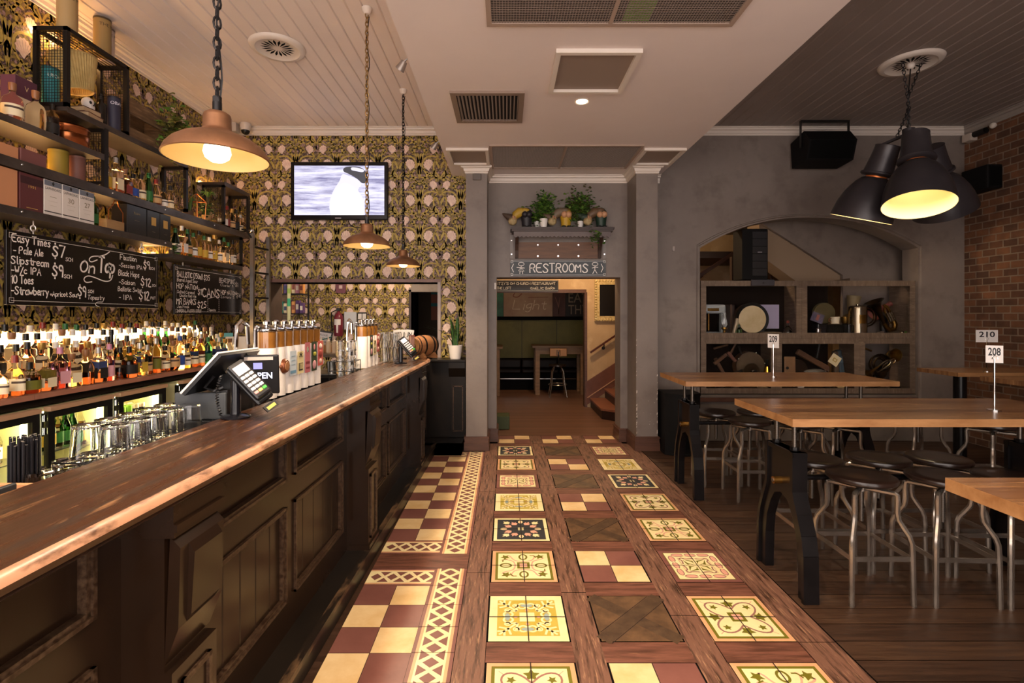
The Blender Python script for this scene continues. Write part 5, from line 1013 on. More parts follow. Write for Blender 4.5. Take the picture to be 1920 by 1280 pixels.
# customer display
md = T((-1.215, 2.50, 1.285), .28, .18); b = MB(); b.bbox((-.085, -.008, -.10), (.085, .008, .10), mdk, md, .006, 2); b.build('customer_display', reg); b = MB(); b.box((-.07, -.0095, .075), (.06, -.0085, .092), mA('#b9aea6', .4), md); b.box((-.03, -.0095, .03), (.01, -.0085, .062), mat('display_blue', '#000000', .4, emit='#8f8ad0', es=.9), md); 
put_text(b, 'OPEN', .045, mat('display_white', '#000000', .4, emit='#d9d6f0', es=1.0), md @ Matrix.Translation((.005, -.0098, -.005)) @ Matrix.Rotation(pi/2, 4, 'X'), width=.10, bold=.001); b.build('display_face', reg)
b = MB(); b.box((-1.30, 2.50, 1.255), (-1.265, 2.53, 1.29), mdk); b.tube([(-1.30, 2.52, 1.25), (-1.25, 2.515, 1.27), (-1.22, 2.51, 1.28)], .012, mdk, 6); b.build('display_arm', reg)
def eftpos(label, x, y, rz, sc=1):
    o = thing('card_terminal', label, 'card terminal', (x, y, BT+.001), rz, 'card terminals on the bar')
    b = MB(); b.lathe([(1e-4, 0), (.06, 0), (.061, .006), (.05, .012), (.022, .018), (.0205, .03), (.0205, .165), (1e-4, .166)], mat('pole_black', '#15151a', .18), seg=28); b.build('pole_stand', o)
    q = Matrix.Translation((.085, -.05, .165)) @ Matrix(((.512, -.69, .508, 0), (.702, 0, -.711, 0), (.49, .72, .487, 0), (0, 0, 0, 1)))
    b = MB(); b.bbox((-.042, -.11, -.02), (.042, .10, .005), mdk, q, .012, 2); b.prism([(-.03, -.125), (.03, -.125), (.028, -.155), (-.028, -.155)], -.016, -.006, mdk, 'XY', q); b.box((-.02, -.15, -.0055), (.02, -.135, -.005), mA('#b3a24a', .4), q); b.build('cradle', o)
    b = MB(); b.bbox((-.038, -.092, .006), (.038, .098, .034), mat('terminal_black', '#1c1b1e', .3), q, .009, 2); t_ = b.build('terminal', o)
    b = MB(); b.box((-.027, .035, .0345), (.027, .078, .0352), mat('lcd', '#c9bfc4', .3, emit='#cfc3cc', es=.25), q); b.build('terminal_screen', t_)
    b = MB()
    for r in range(5):
        for c in range(3):
            cl = '#d9d4d6' if r < 4 else ('#c98a86', '#d9b56a', '#3fbf3f')[c]
            b.bbox((-.029+c*.02, .012-r*.021, .033), (-.011+c*.02, .026-r*.021, .0375), mA(cl, .4), q, .003, 1)
    b.build('keypad', t_); b = MB(); pts = [(-.02+.003*cos(k*1.4), -.02+.003*sin(k*1.4), .165-.0022*k) if 0 else (-.045-.018*sin(k*.05)+.006*cos(k*1.5), -.035+.006*sin(k*1.5), .19-.0028*k) for k in range(64)]; b.tube(pts, .0026, mdk, 5); b.build('coiled_cord', o); return o
ef = eftpos('black card terminal on a pole stand in front of the register', -1.197, 2.235, 0); eftpos('black card terminal on a pole beside the barrel at the far end', -1.005, 4.83, -.2)
# ================================================================ glassware, caddies behind the near bar edge
m_tum = mat('tumbler_glass', '#ffffff', .02, trans=1, ior=1.45)
gt = None; GP = {}
def glass(kind, loc, label, group, up=False):
    if kind in GP: return copytree(GP[kind], loc, 0, label, group)
    r0, r1, h = {'tumbler': (.041, .048, .112), 'pint': (.031, .043, .145), 'beer': (.029, .038, .125)}[kind]
    b = MB(); P = [(1e-4, 0), (r0, 0), (r1, h), (r1-.0025, h), (r0-.003, .012), (1e-4, .011)]
    if not up: P = [(r, h-z) for r, z in P][::-1]
    b.lathe(P, m_tum, seg=22); o = b.build('drinking_glass', None, label, 'glass', group, loc=loc); GP[kind] = o; return o
k = 0; rg = random.Random(5)
for tier, z, nx, y0, ny in ((0, .952, 3, 1.66, 6), (1, 1.0785, 2, 1.78, 5)):
    for j in range(ny):
        for i in range(nx):
            glass('tumbler', (-1.33-.104*i-(.05 if tier else 0)+rg.uniform(-.005, .005), y0+j*.104+rg.uniform(-.002, .002), z), 'upturned clear tumbler, %s along, %s from the bar, in the %s rack' % (ordn(j), ordn(i), ('lower', 'upper')[tier]), 'upturned tumblers in the glass racks')
    o = thing('glass_rack', ['lower black wire rack holding upturned tumblers', 'upper black wire rack on top of the lower tumblers'][tier], 'rack', (0, 0, z-.012), 0, 'wire glass racks'); b = MB()
    xa, xb = -1.33-.104*(nx-1)-.055-(.05 if tier else 0), -1.275-(.05 if tier else 0); ya, yb = y0-.06, y0+(ny-1)*.104+.058
    for h in (.004, .045) if tier == 0 else (.004,): b.tube([(xa, ya, h), (xb, ya, h), (xb, yb, h), (xa, yb, h)], .0035, m_blk, 5, closed=True)
    for q in range(ny*2): yy = ya+(yb-ya)*q/(ny*2-1); b.tube([(xa, yy, .004), (xb, yy, .004)], .002, m_blk, 4)
    b.build('wires', o)
    b = MB(); 
    for x in (xa+.01, xb-.01):
        for yy in (ya+.01, yb-.01): b.cyl((x, yy, -.037 if tier == 0 else .0), .004, .041 if tier == 0 else .006, m_blk, seg=6)
    b.build('feet', o)
for i, (xx, yy) in enumerate(((-1.62, 1.74), (-1.625, 1.55+.3), (-1.62, 1.96))): glass('pint', (xx, yy, .902), 'tall upturned glass at the back of the bench, %s along' % ordn(i), 'tall glasses behind the tumblers')
o = thing('napkin_box', 'tan open box with dark dividers behind the near bar edge', 'box', (0, 0, 0)); mt = mA('#b8875e', .7); b = MB()
b.box((-1.62, 1.18, .902), (-1.30, 1.58, .912), mt); b.box((-1.62, 1.18, .912), (-1.60, 1.58, 1.035), mt); b.box((-1.32, 1.18, .912), (-1.30, 1.58, 1.035), mt); b.box((-1.60, 1.56, .912), (-1.32, 1.58, 1.05), mt); b.box((-1.60, 1.18, .912), (-1.32, 1.20, 1.035), mt); b.box((-1.60, 1.20, .98), (-1.32, 1.56, .985), mA('#d3a67c', .8)); b.build('tray', o)
for x, yy in ((-1.54, 1.36), (-1.44, 1.42), (-1.345, 1.48)): b = MB(); b.bbox((x-.008, yy-.10, .99), (x+.008, yy+.06, 1.085), mat('divider_black', '#25272b', .45), T((0, 0, 0)), .006, 3); b.build('divider', o)
for i, (x, y, h, n) in enumerate(((-1.50, 1.44, .15, 60), (-1.47, 1.30, .16, 40))):
    o = thing('straw_cup', ['taller cup crammed with black straws at the left frame edge', 'shorter bundle of black straws in front of the taller cup'][i], 'straws', ((-1.62, 1.66, .902), (-1.70+.0, 1.5, .902))[i] if 0 else ((-1.58, 1.655, .902), (-1.46, 1.10, .902))[i], 0, 'straw cups'); b = MB(); b.lathe([(1e-4, 0), (.042, 0), (.046, .12), (.043, .12), (.04, .006), (1e-4, .006)], mA('#2a2626', .3), seg=20); b.build('cup', o)
    b = MB(); 
    for k in range(n):
        a = k*2.39996; q = .039*math.sqrt((k+.5)/n); b.cyl((q*cos(a), q*sin(a), .01), .0035, .13+h*.75+.012*(k % 3), mA('#17161a', .35), seg=6); b.lathe([(.0036, .1305+h*.75+.01+.012*(k % 3)), (.001, .131+h*.75+.01+.012*(k % 3))], mA('#8c8684', .4), (q*cos(a), q*sin(a), 0), 6)
    b.build('straws', o, kind='stuff')
# ================================================================ far end of the bar: glass stacks, straws, signs, barrel, plant
for i, (x, y) in enumerate(((-1.30, 4.20), (-1.30, 4.29), (-1.39, 4.24))):
    for k in range(5): glass('beer', (x, y, .935+.078*k), 'beer glass in the wired stack left of the far taps, stack %s, %s up' % (ordn(i), ordn(k)), 'nested beer glasses left of the far taps')
o = thing('glass_caddy', 'low wire caddy round the beer glass stacks left of the far taps', 'rack', (0, 0, .902)); b = MB()
for h in (.01, .22, .30): b.tube([(-1.45, 4.14, h), (-1.25, 4.14, h), (-1.25, 4.345, h), (-1.45, 4.345, h)], .003, m_blk, 5, closed=True)
for x, y in ((-1.45, 4.14), (-1.25, 4.14), (-1.25, 4.345), (-1.45, 4.345)): b.tube([(x, y, 0), (x, y, .3)], .003, m_blk, 5)
b.build('wires', o)
for i in range(3):
    for j in range(2):
        for k in range(2): glass('pint', (-1.12-.095*j+.0185*2.95, 5.0-.12+.095*i+.02, BT+.001+.147*k) if 0 else (-1.205+.095*j*0, 4.99+.095*i+.0, BT+.001+.147*k) if j == 0 else (-1.11, 5.02+.095*i, BT+.001+.147*k), 'pint glass right of the far taps, %s row, %s along, %s' % (('back', 'front')[j], ordn(i), ('lower', 'stacked on top')[k]), 'pint glasses right of the far taps')
o = thing('straw_cup', 'glass of pale straws in front of the barrel', 'straws', (-.965, 5.18, BT+.001)); b = MB(); b.lathe([(1e-4, 0), (.03, 0), (.034, .15), (.032, .15), (.028, .008), (1e-4, .008)], m_tum, seg=18); b.build('cup', o); b = MB()
for k in range(30): a = k*2.4; q = .024*math.sqrt(k/30); b.tube([(q*.8*cos(a), q*.8*sin(a), .01), (q*1.25*cos(a), q*1.25*sin(a), .24+.01*(k % 3))], .003, mA(('#c9b7a8', '#b58d77', '#8a4a42')[k % 3], .5), 5)
b.build('straws', o, kind='stuff')
o = thing('table_number_bundle', 'bunch of white number cards on stems behind the barrel', 'table signs', (-1.10, 5.36, BT+.001)); b = MB()
for k in range(4): b.tube([(-.05+.03*k, .0, 0), (-.05+.035*k, 0, .22)], .003, m_chrome, 5)
b.cyl((-.0, 0, 0), .05, .012, m_blk, seg=18); b.build('stems', o)
for k, t in enumerate(('50', 'SA', '10', 'JN')):
    q = T((-.05+.045*k, -.01-.006*k, .26), -.25+.12*k, 0, .1*(k-1.5)); c = MB(); c.box((-.04, -.001, -.05), (.04, .001, .05), mA('#e3ddd6', .6), q); put_text(c, t, .06, mA('#1c1818', .6), q @ Matrix.Translation((0, -.0016, 0)) @ Matrix.Rotation(pi/2, 4, 'X'), width=.05, bold=.002); c.build('card', o)
o = thing('oak_barrel', 'small oak barrel lying on a wooden cradle at the end of the bar', 'barrel', (-.90, 5.50, BT+.001), -.62); mo = mat('oak', '#8a5e3b', .5, col2='#6b4428', scale=4, stretch=(1, .6, 8), rng=(.35, .7)); b = MB()
pf2 = [(.088, -.15), (.102, -.10), (.112, -.03), (.113, .03), (.102, .10), (.088, .15)]
b.lathe(pf2, mo, (0, 0, .135), 28, None, 'Y'); 
for s in (-1, 1): b.lathe([(1e-4, s*.142), (.08, s*.142)], mat('oak_end', '#a07348', .5, col2='#85592f', scale=6), (0, 0, .135), 28, None, 'Y')
b.build('staves', o); b = MB()
for a, r in ((-.145, .0905), (-.12, .0985), (-.06, .1095), (.06, .1095), (.12, .0985)): b.lathe([(r, a), (r+.0012, a+.012), (r+.003, a+.022)], m_blk, (0, 0, .135), 28, None, 'Y')
b.build('hoops', o); b = MB(); b.cyl((0, -.165, .135), .008, .025, m_blk, 'Y', 8); b.tube([(.03*cos(k*pi/6), -.1435, .135+.03*sin(k*pi/6)) for k in range(12)], .003, m_blk, 4, closed=True); b.build('tap_hole', o)
for s in (-.085, .085): b = MB(); b.prism([(-.12, 0), (.12, 0), (.12, .02), (.085, .06), (.05, .035), (-.05, .035), (-.085, .06), (-.12, .02)], s-.016, s+.016, mo); b.build('cradle_board', o)
o = thing('snake_plant', 'tall dark-leaved snake plant in a white pot beside the pillar', 'plant', (-.615, 6.17, 1.061)); b = MB(); pot(b, .066, .088, .165, mat('white_ceramic', '#dcd4cd', .3)); b.build('pot', o); b = MB(); rp = random.Random(8)
for k in range(17):
    a = k*2.399; l = rp.uniform(.22, .44); le = rp.uniform(.05, .22) if k % 4 else .36; r0 = .035; wv = rp.uniform(.014, .022); ca, sa = cos(a), sin(a)
    if sa > .2: le *= .25
    if ca > .1: le *= .2
    pts = [(r0*ca+le*t*t*ca, r0*sa+le*t*t*sa*.6, .15+l*t*(1-.25*t*le*3)) for t in (0, .2, .45, .7, .9, 1)]; ws = [.6, .9, 1, .85, .45, .03]
    L_ = [V(p)+V((-sa, ca, 0))*wv*q for p, q in zip(pts, ws)]; R_ = [V(p)-V((-sa, ca, 0))*wv*q for p, q in zip(pts, ws)]; C_ = [V(p)-V((ca, sa, 0))*.004+V((0, 0, -.002)) for p in pts]
    b.add(L_+C_+R_, [(i, i+1, 6+i+1, 6+i) for i in range(5)]+[(6+i, 6+i+1, 12+i+1, 12+i) for i in range(5)], mat('snake_leaf', '#3f6a2a', .4, col2='#22381b', scale=14, stretch=(1, 1, 3)) if k % 3 else mat('snake_leaf_dark', '#253a1e', .4, col2='#18260f', scale=12), True)
b.build('leaves', o)
# ================================================================ high tables on iron trestles
TH_ = 1.03
m_tt = mat('table_top', '#85603f', .27, col2='#5c3d28', scale=2.2, stretch=(.7, 9, 1), rng=(.35, .65), col3='#a07b56', scale3=4, rng3=(.55, .75), st3=(.8, 14, 1))
m_tt2 = mat('table_top_dark', '#6f4c33', .27, col2='#4f3423', scale=2.2, stretch=(.7, 9, 1), rng=(.35, .65), col3='#85603f', scale3=4, rng3=(.55, .75), st3=(.8, 14, 1))
m_te = mat('table_edge', '#a87c52', .4, col2='#8a5f3a', scale=4, stretch=(1, 4, 4)); m_iron = mat('black_iron', '#0e0c0d', .25, 0, col2='#161314', scale=8, spec=.35); m_rod = mat('screw_rod', '#6d655e', .35, .9)
def ironleg(par, x0, sgn):
    t = .055; x1 = x0+t
    def outline():
        hw = .145; L_ = [(-hw, .80), (hw, .80), (hw, .575)]
        L_ += [(hw+.012, .53), (hw+.045, .46), (hw+.085, .36), (hw+.105, .26), (hw+.11, 0), (hw+.035, 0)]
        L_ += [(hw+.03, .22), (hw+.012, .34), (hw-.03, .44), (.07, .505), (0, .53), (-.07, .505), (-hw+.03, .44), (-hw-.012, .34), (-hw-.03, .22), (-hw-.035, 0), (-hw-.11, 0), (-hw-.105, .26), (-hw-.085, .36), (-hw-.045, .46), (-hw-.012, .53), (-hw, .575)]
        return L_
    P = outline(); b = MB(); b.prism(P, x0, x1, m_iron, 'YZ')
    # thickened rim along the outer edge of the casting
    for s in (-1, 1):
        R_ = [(s*.145, .80), (s*.145, .575), (s*.157, .53), (s*.19, .46), (s*.23, .36), (s*.25, .26), (s*.255, .002)]
        for p, q in zip(R_, R_[1:]): b.bar((x0+t/2, p[0]-s*.007, p[1]), (x0+t/2, q[0]-s*.007, q[1]), t+.03, m_iron, .024, up=(0, 1, 0))
    b.box((x0-.012, -.157, .775), (x1+.012, .157, .80), m_iron); o = b.build('trestle', par)
    for y in (-.095, .095): b = MB(); b.cyl((x0+t/2, y, .80), .013, .19, m_rod, seg=10); [b.cyl((x0+t/2, y, .83+.011*k), .0155, .004, m_rod, seg=10) for k in range(14)]; b.cyl((x0+t/2, y, .80), .026, .022, m_iron, seg=8); b.build('screw_rod', o)
    b = MB(); b.cyl((x0-.045 if sgn > 0 else x1, 0, .60), .022, .045, mat('brass', '#a8793a', .25, .95), 'X', 12); b.cyl((x0-.05 if sgn > 0 else x1+.04, 0, .60), .012, .01, m_rod, 'X', 8); b.build('brass_bolt', o)
def bartable(label, x, y, wx, wy, group):
    o = thing('bar_table', label, 'table', (x, y, 0), 0, group); b = MB(); th = .042
    n = 7; s = wy/n
    for k in range(n): b.box((0, k*s+.0004, TH_-th), (wx, (k+1)*s-.0004, TH_), (m_tt, m_tt2)[(k*5+int(wx*7)) % 3 == 1])
    for a, c in (((-.0008, 0, TH_-th), (0, wy, TH_-.0005)), ((wx, 0, TH_-th), (wx+.0008, wy, TH_-.0005)), ((0, -.0008, TH_-th), (wx, 0, TH_-.0005)), ((0, wy, TH_-th), (wx, wy+.0008, TH_-.0005))): b.box(a, c, m_te)
    b.build('tabletop', o); 
    fr = thing('base', None, None); fr.parent = o; fr.location = (0, wy/2, 0); del_ = fr
    ironleg(fr, .12, 1); ironleg(fr, wx-.175, -1)
    b = MB(); b.cyl((.175, .05, .60), .017, wx-.35, m_iron, 'X', 12); b.build('stretcher', fr)
    b = MB()
    for x_ in (.1475, wx-.1475): b.box((x_-.045, -.27, TH_-th-.016), (x_+.045, .27, TH_-th-.001), m_iron)
    b.build('top_plate', fr)
    return o
# an Empty in between would be a level too many: parts go straight under the table
def flatten(o):
    for c in list(o.children):
        if c.type == 'EMPTY':
            for g in list(c.children): g.parent = o; g.location = V(g.location)+V(c.location)
            bpy.data.objects.remove(c)
GT = 'long high tables on iron trestles'
t1 = bartable('farthest long timber table, in front of the arched display cabinet', 1.508, 4.217, 1.79, .70, GT); flatten(t1)
t2 = bartable('middle long timber table carrying the 208 sign', 1.519, 2.666, 1.79, .676, GT); flatten(t2)
t3 = bartable('nearest timber table, only its corner showing at the right frame edge', 1.479, 1.005, 1.79, .69, GT); flatten(t3)
for lb, x0, y0, y1, px_ in (('narrow high table against the brick wall below the 210 sign', 4.38, 4.88, 5.37, 4.62), ('narrow high table at the right frame edge before the brick wall', 4.33, 4.17, 4.60, 4.75)):
    o = thing('wall_table', lb, 'table', (0, 0, 0), 0, 'narrow tables by the brick wall'); o.name = 'narrow_table'; b = MB(); b.box((x0, y0, TH_-.04), (5.76, y1, TH_), m_tt); b.box((x0-.001, y0-.001, TH_-.04), (5.76, y0, TH_-.001), m_te); b.build('tabletop', o)
    ym = (y0+y1)/2; b = MB(); b.cyl((px_, ym, .02), .055, TH_-.062, m_iron, seg=18); b.build('column', o); b = MB(); b.lathe([(1e-4, .03), (.06, .03), (.2, .012), (.2, .001), (1e-4, .001)], m_iron, (px_, ym, 0), 28); b.build('foot', o)
# ================================================================ stools
m_seat = mat('stool_seat', '#211613', .30, col2='#2c1e18', scale=5, coat=.25); m_leg = mat('stool_steel', '#c2b8ae', .25, .9, col2='#a0968c', scale=7)
def make_stool(lb, loc, rz, grp):
    o = thing('stool', lb, 'stool', loc, rz, grp)
    b = MB(); r = .175; b.lathe([(1e-4, .632), (r*.93, .632), (r, .642), (r*1.01, .652), (r*.985, .663), (r*.93, .668), (r*.6, .666), (1e-4, .664)], m_seat, seg=40); b.cyl((0, 0, .61), .07, .022, m_iron, seg=20); b.build('seat', o)
    for k in range(4):
        a = pi/4+k*pi/2; c, s = cos(a), sin(a); P = [(.0, .592), (.155, .592), (.166, .585), (.168, .56), (.166, .49), (.172, .45), (.195, .41), (.218, .375), (.229, .34), (.232, .29), (.238, .0)]
        b = MB(); b.tube([(q*c, q*s, z) for q, z in P], .0142, m_leg, 8, flat=1); b.build('leg', o)
    q = .231/math.sqrt(2); b = MB()
    for k in range(4):
        a = [(-q, -q), (q, -q), (q, q), (-q, q)]; p0, p1 = a[k], a[(k+1) % 4]; b.bar((*p0, .255), (*p1, .255), .006, m_leg, .026)
    b.build('stretcher', o)
    b = MB(); b.cyl((0, 0, .575), .027, .035, m_leg, seg=14); b.cyl((0, 0, .40), .0125, .22, m_rod, seg=10); [b.cyl((0, 0, .41+.0105*k), .0148, .004, m_rod, seg=10) for k in range(16)]; b.build('screw', o); return o
ST = [(2.045, 2.90, 'front-left stool tucked under the middle table, nearest the aisle'), (2.50, 2.885, 'front stool right of the first under the middle table'), (2.88, 2.87, 'front stool at the right end of the middle table, by the near table'),
      (1.98, 3.262, 'rear-left stool on the far side of the middle table, behind its trestle'), (2.412, 3.262, 'rear stool of the middle table with its seat left of the last'), (2.80, 3.262, 'rear stool of the middle table, farthest right'),
      (2.15, 4.44, 'front-left stool of the farthest table, standing clear of the middle table'), (2.55, 4.36, 'second front stool of the farthest table, above the middle tabletop corner'), (2.91, 4.42, 'third front stool of the farthest table'),
      (2.02, 4.84, 'rear-left stool of the farthest table'), (2.42, 4.86, 'second rear stool of the farthest table'), (2.85, 4.84, 'third rear stool of the farthest table'),
      (3.86, 4.72, 'stool standing alone left of the narrow wall tables'), (4.16, 4.42-.12, 'stool at the corner of the nearer narrow wall table')]
s0 = None
for x, y, lb in ST:
    if s0 is None: s0 = make_stool(lb, (x, y, .0), 0, 'round-seated metal stools')
    else: copytree(s0, (x, y, 0), .04*sin(x*37), lb)
# table number stands
def numsign(txt, lb, x, y, zt, w_, h_, rz, sh=0):
    o = thing('table_number', lb, 'table sign', (x, y, TH_+.0005), 0, 'table number stands'); b = MB(); b.cyl((0, 0, 0), .032, .006, m_chrome, seg=20); b.build('base', o); b = MB(); b.cyl((0, 0, .005), .004, zt-.005-h_*.75, m_chrome, seg=8); b.tube([(.012*cos(pi*k/6)*cos(rz), .012*cos(pi*k/6)*sin(rz)-.004, zt-h_*.78+.02*sin(pi*k/6)) for k in range(7)], .002, m_chrome, 5); b.build('stem', o)
    q = T((0, 0, zt-h_/2), rz); c = MB(); c.prism([(-w_/2, -h_/2), (w_/2, -h_/2+sh), (w_/2, h_/2+sh), (-w_/2, h_/2)], -.001, .001, mA('#e2dcd8', .5), 'XZ', q); put_text(c, txt, h_*.62, mA('#17151a', .5), q @ Matrix.Translation((0, -.0018, h_*.12)) @ Matrix.Rotation(pi/2, 4, 'X'), width=w_*.72, bold=.0015); c.build('card', o)
numsign('208', '208 number card on a chrome stem, on the middle table', 2.817, 2.905, .375, .075, .10, -.55)
numsign('209', '209 tan number card on a chrome stem, on the farthest table', 2.42, 4.556, .385, .10, .125, -.95)
numsign('210', '210 white number card on a chrome stem, before the brick wall', 4.755, 4.97-.05+.06, .41, .20, .12, -.10)
# ================================================================ lamp cluster over the tables, ceiling roses
m_fac = mat('factory_shade', '#2e2a2e', .38, .25, col2='#3a3538', scale=3); m_fin = mat('factory_lining', '#e0cf9f', .5)
def rose(lb, x, y, r):
    o = thing('ceiling_rose', lb, 'ceiling rose', (x, y, ZC), 0, 'pierced ceiling roses'); b = MB(); b.lathe([(1e-4, -.012), (r*.6, -.012), (r*.66, -.02), (r*.74, -.022), (r*.78, -.03), (r*.92, -.028), (r*.97, -.018), (r, -.001)], m_trimw, seg=48); b.build('disc', o); b = MB()
    for k in range(18):
        a = 2*pi*k/18; c, s = cos(a), sin(a); b.add([(r*.14*c, r*.14*s, -.0135), (r*.44*c-r*.05*s, r*.44*s+r*.05*c, -.0135), (r*.6*c, r*.6*s, -.0135), (r*.44*c+r*.05*s, r*.44*s-r*.05*c, -.0135)], [(0, 1, 2, 3)], m_dark)
    b.build('slots', o); return o
rose('round pierced ceiling rose between the copper pendant and the television', -2.01, 4.445, .235); rose('round pierced ceiling rose above the dark lamp cluster', 3.79, 4.715, .255)
cl = thing('lamp_cluster', 'cluster of three big dark factory lamps hung on chains', 'hanging lamp', (0, 0, 0))
LC = V((3.71, 4.64, 2.98))
b = MB(); b.sph((3.79, 4.715, ZC-.03), .035, m_trimw, 14, 8); b.build('ceiling_boss', cl)
b = MB()
for dx in (-.085, .085): chain(b, (3.79+dx, 4.70, ZC-.02), (LC.x+.02+dx*.1, LC.y+.03, 3.62), m_chd, .045, .0035, .011)
b.tube([(3.79, 4.715, ZC-.04), (LC.x+.02, LC.y+.03, 3.62)], .006, m_chd, 6); 
for q in ((-.02, 0), (.012, .02)): chain(b, (LC.x+.02, LC.y+.03, 3.63), (LC.x+.01+q[0], LC.y+q[1], 3.29), m_chd, .045, .0035, .011)
chain(b, (LC.x+.01, LC.y, 3.50), (LC.x-.13, LC.y-.03, 3.22), m_chd, .04, .0035, .011); b.build('chain', cl)
b = MB()
for k in range(3): a = 2.2+k*2*pi/3; b.bar((LC.x, LC.y, 3.26), (LC.x+.2*cos(a), LC.y+.2*sin(a), 3.21), .035, m_fac, .02)
b.cyl((LC.x, LC.y, 3.22), .05, .08, m_fac, seg=14); b.build('bracket', cl)
def flamp(top, rimc, lb, R_=.262):
    top, rimc = V(top), V(rimc); d = (rimc-top); L_ = d.length; q = Matrix.Translation(top) @ d.to_track_quat('-Z', 'Y').to_matrix().to_4x4(); h = -L_
    b = MB(); b.lathe([(1e-4, 0), (.09, 0), (.103, -.004), (.10, -.014), (.107, -.12), (.122, -.245), (.138, -.25), (.142, -.266), (.125, -.28), (.088, -.284)], m_fac, seg=36, mtx=q); b.build('housing', cl)
    b = MB(); b.lathe([(.09, -.298), (.112, -.305), (.15, -.345), (.185, -.40), (.218, -.47), (.242, -.55), (R_*.985, h*.95), (R_, h)], m_fac, seg=48, mtx=q); s = b.build('shade', cl, label=lb)
    b = MB(); b.lathe([(.08, -.304), (.107, -.311), (.145, -.35), (.18, -.405), (.212, -.475), (.236, -.555), (R_*.965, h*.95), (R_*.985, h)], m_fin, seg=48, mtx=q); b.build('lining', s)
    b = MB(); b.lathe([(1e-4, -.41), (.035, -.40), (.05, -.37), (.03, -.33), (.02, -.30)], mat('cluster_bulb', '#fff6e0', .4, emit='#ffeec4', es=11), seg=18, mtx=q); b.build('bulb', s)
    lp = lamp('cluster_beam', 'SPOT', q @ V((0, 0, -.46)), 13, WARM2, .05, cone=120, blend=.5); lp.rotation_euler = q.to_euler()
    b = MB(); b.lathe([(.087, -.283), (.087, -.302)], mat('lamp_gap', '#c9733a', .4, .6), seg=24, mtx=q); b.build('collar', s)
flamp((3.66, 4.50, 3.20), (3.545, 4.33, 2.53), 'front lamp shade, tipped towards the room with its lining showing')
flamp((3.57, 4.70, 3.17), (3.45, 4.90, 2.52), 'left lamp shade, tilted away to the left')
flamp((4.05, 4.80, 3.19), (4.36, 5.0, 2.62), 'right lamp shade, behind the front one')
# ================================================================ speakers and boxes
m_spk = mat('speaker_black', '#100f10', .55, spec=.15); m_spg = mat('speaker_grille', '#080808', .7, spec=.1)
o = thing('ceiling_speaker', 'black wedge speaker on a U bracket high on the grey wall', 'speaker', (0, 0, 0)); b = MB(); b.prism([(6.33, 3.74), (6.05, 3.80), (5.93, 3.66), (6.0, 3.44), (6.30, 3.42)], 3.58, 4.14, m_spk, 'YZ'); b.build('box', o); b = MB(); b.add([(3.60, 5.93-.002, 3.655), (4.12, 5.93-.002, 3.655), (4.12, 5.995-.002, 3.455), (3.60, 5.995-.002, 3.455)], [(0, 1, 2, 3)], m_spg); b.build('grille', o); b = MB()
b.bar((3.57, 6.1, 3.62), (3.57, 6.1, 3.93), .035, m_blk, .008, up=(1, 0, 0)); b.bar((4.15, 6.1, 3.62), (4.15, 6.1, 3.93), .035, m_blk, .008, up=(1, 0, 0)); b.box((3.566, 6.08, 3.925), (4.154, 6.12, 3.945), m_blk); b.build('bracket', o)
o = thing('satellite_speaker', 'small black speaker on the brick wall', 'speaker', (0, 0, 0)); b = MB(); b.bbox((5.60, 5.86, 3.07), (5.785, 6.20, 3.35), m_spk, None, .015, 2); b.build('box', o); b = MB(); b.box((5.63, 5.858, 3.10), (5.77, 5.86, 3.32), m_spg); b.build('grille', o)
o = thing('alarm_box', 'pale alarm sensor and camera under the cornice of the brick wall', 'alarm', (0, 0, 0)); b = MB(); b.bbox((5.70, 6.18, 3.74), (5.79, 6.30, 3.83), mA('#b5a79c', .5), None, .008, 2); b.build('sensor_box', o); b = MB(); b.cyl((5.74, 6.02, 3.80), .035, .15, m_blk, 'Y', 14); b.build('camera', o); b = MB(); b.sph((5.755, 5.95, 3.83), .035, mA('#c4b8ae', .4), 12, 8); b.build('dome', o)
o = thing('tower_speaker', 'slim black line speaker standing on top of the display cabinet', 'speaker', (0, 0, 0)); b = MB(); b.bbox((3.03, 6.45, 2.045), (3.36, 6.72, 2.70), m_spk, None, .01, 1); b.build('box', o); b = MB(); [b.box((3.16, 6.447, 2.10+.095*k), (3.345, 6.45, 2.10+.095*k+.085), mA('#1f1e22', .4)) for k in range(6)]; b.box((3.225, 6.445, 2.395), (3.28, 6.447, 2.402), mA('#b9b5bd', .3)); b.build('grille', o)
o = thing('speaker_amplifier', 'dark grey amplifier box under the slim speaker', 'box', (0, 0, 0)); b = MB(); b.bbox((3.11, 6.365, 1.965), (3.40, 6.395, 2.044), mA('#35333a', .4), None, .005, 1); b.build('case', o); b = MB(); b.cyl((3.255, 6.364, 2.0), .012, .006, m_blk, 'Y', 12); b.build('knob', o)
o = thing('subwoofer', 'black rounded floor speaker between the pillar and the far table', 'speaker', (2.02, 5.85, 0)); b = MB(); P = [(-.20, .2)]+[(-.20+.40*k/10, -.10-.09*sin(pi*k/10)) for k in range(11)]+[(.20, .2)]; b.prism(P, .02, .67, m_spk, 'XY'); b.build('box', o); b = MB(); b.prism([(x*1.03, y*1.03) for x, y in P], .67, .70, m_spk, 'XY'); b.build('rim', o); b = MB(); b.prism([(x*1.03, y*1.03) for x, y in P], .002, .03, m_spk, 'XY'); b.build('rim', o); b = MB(); b.prism([(x*.86, y-.006) for x, y in P[1:-1]], .08, .62, m_spg, 'XY'); b.build('grille', o)
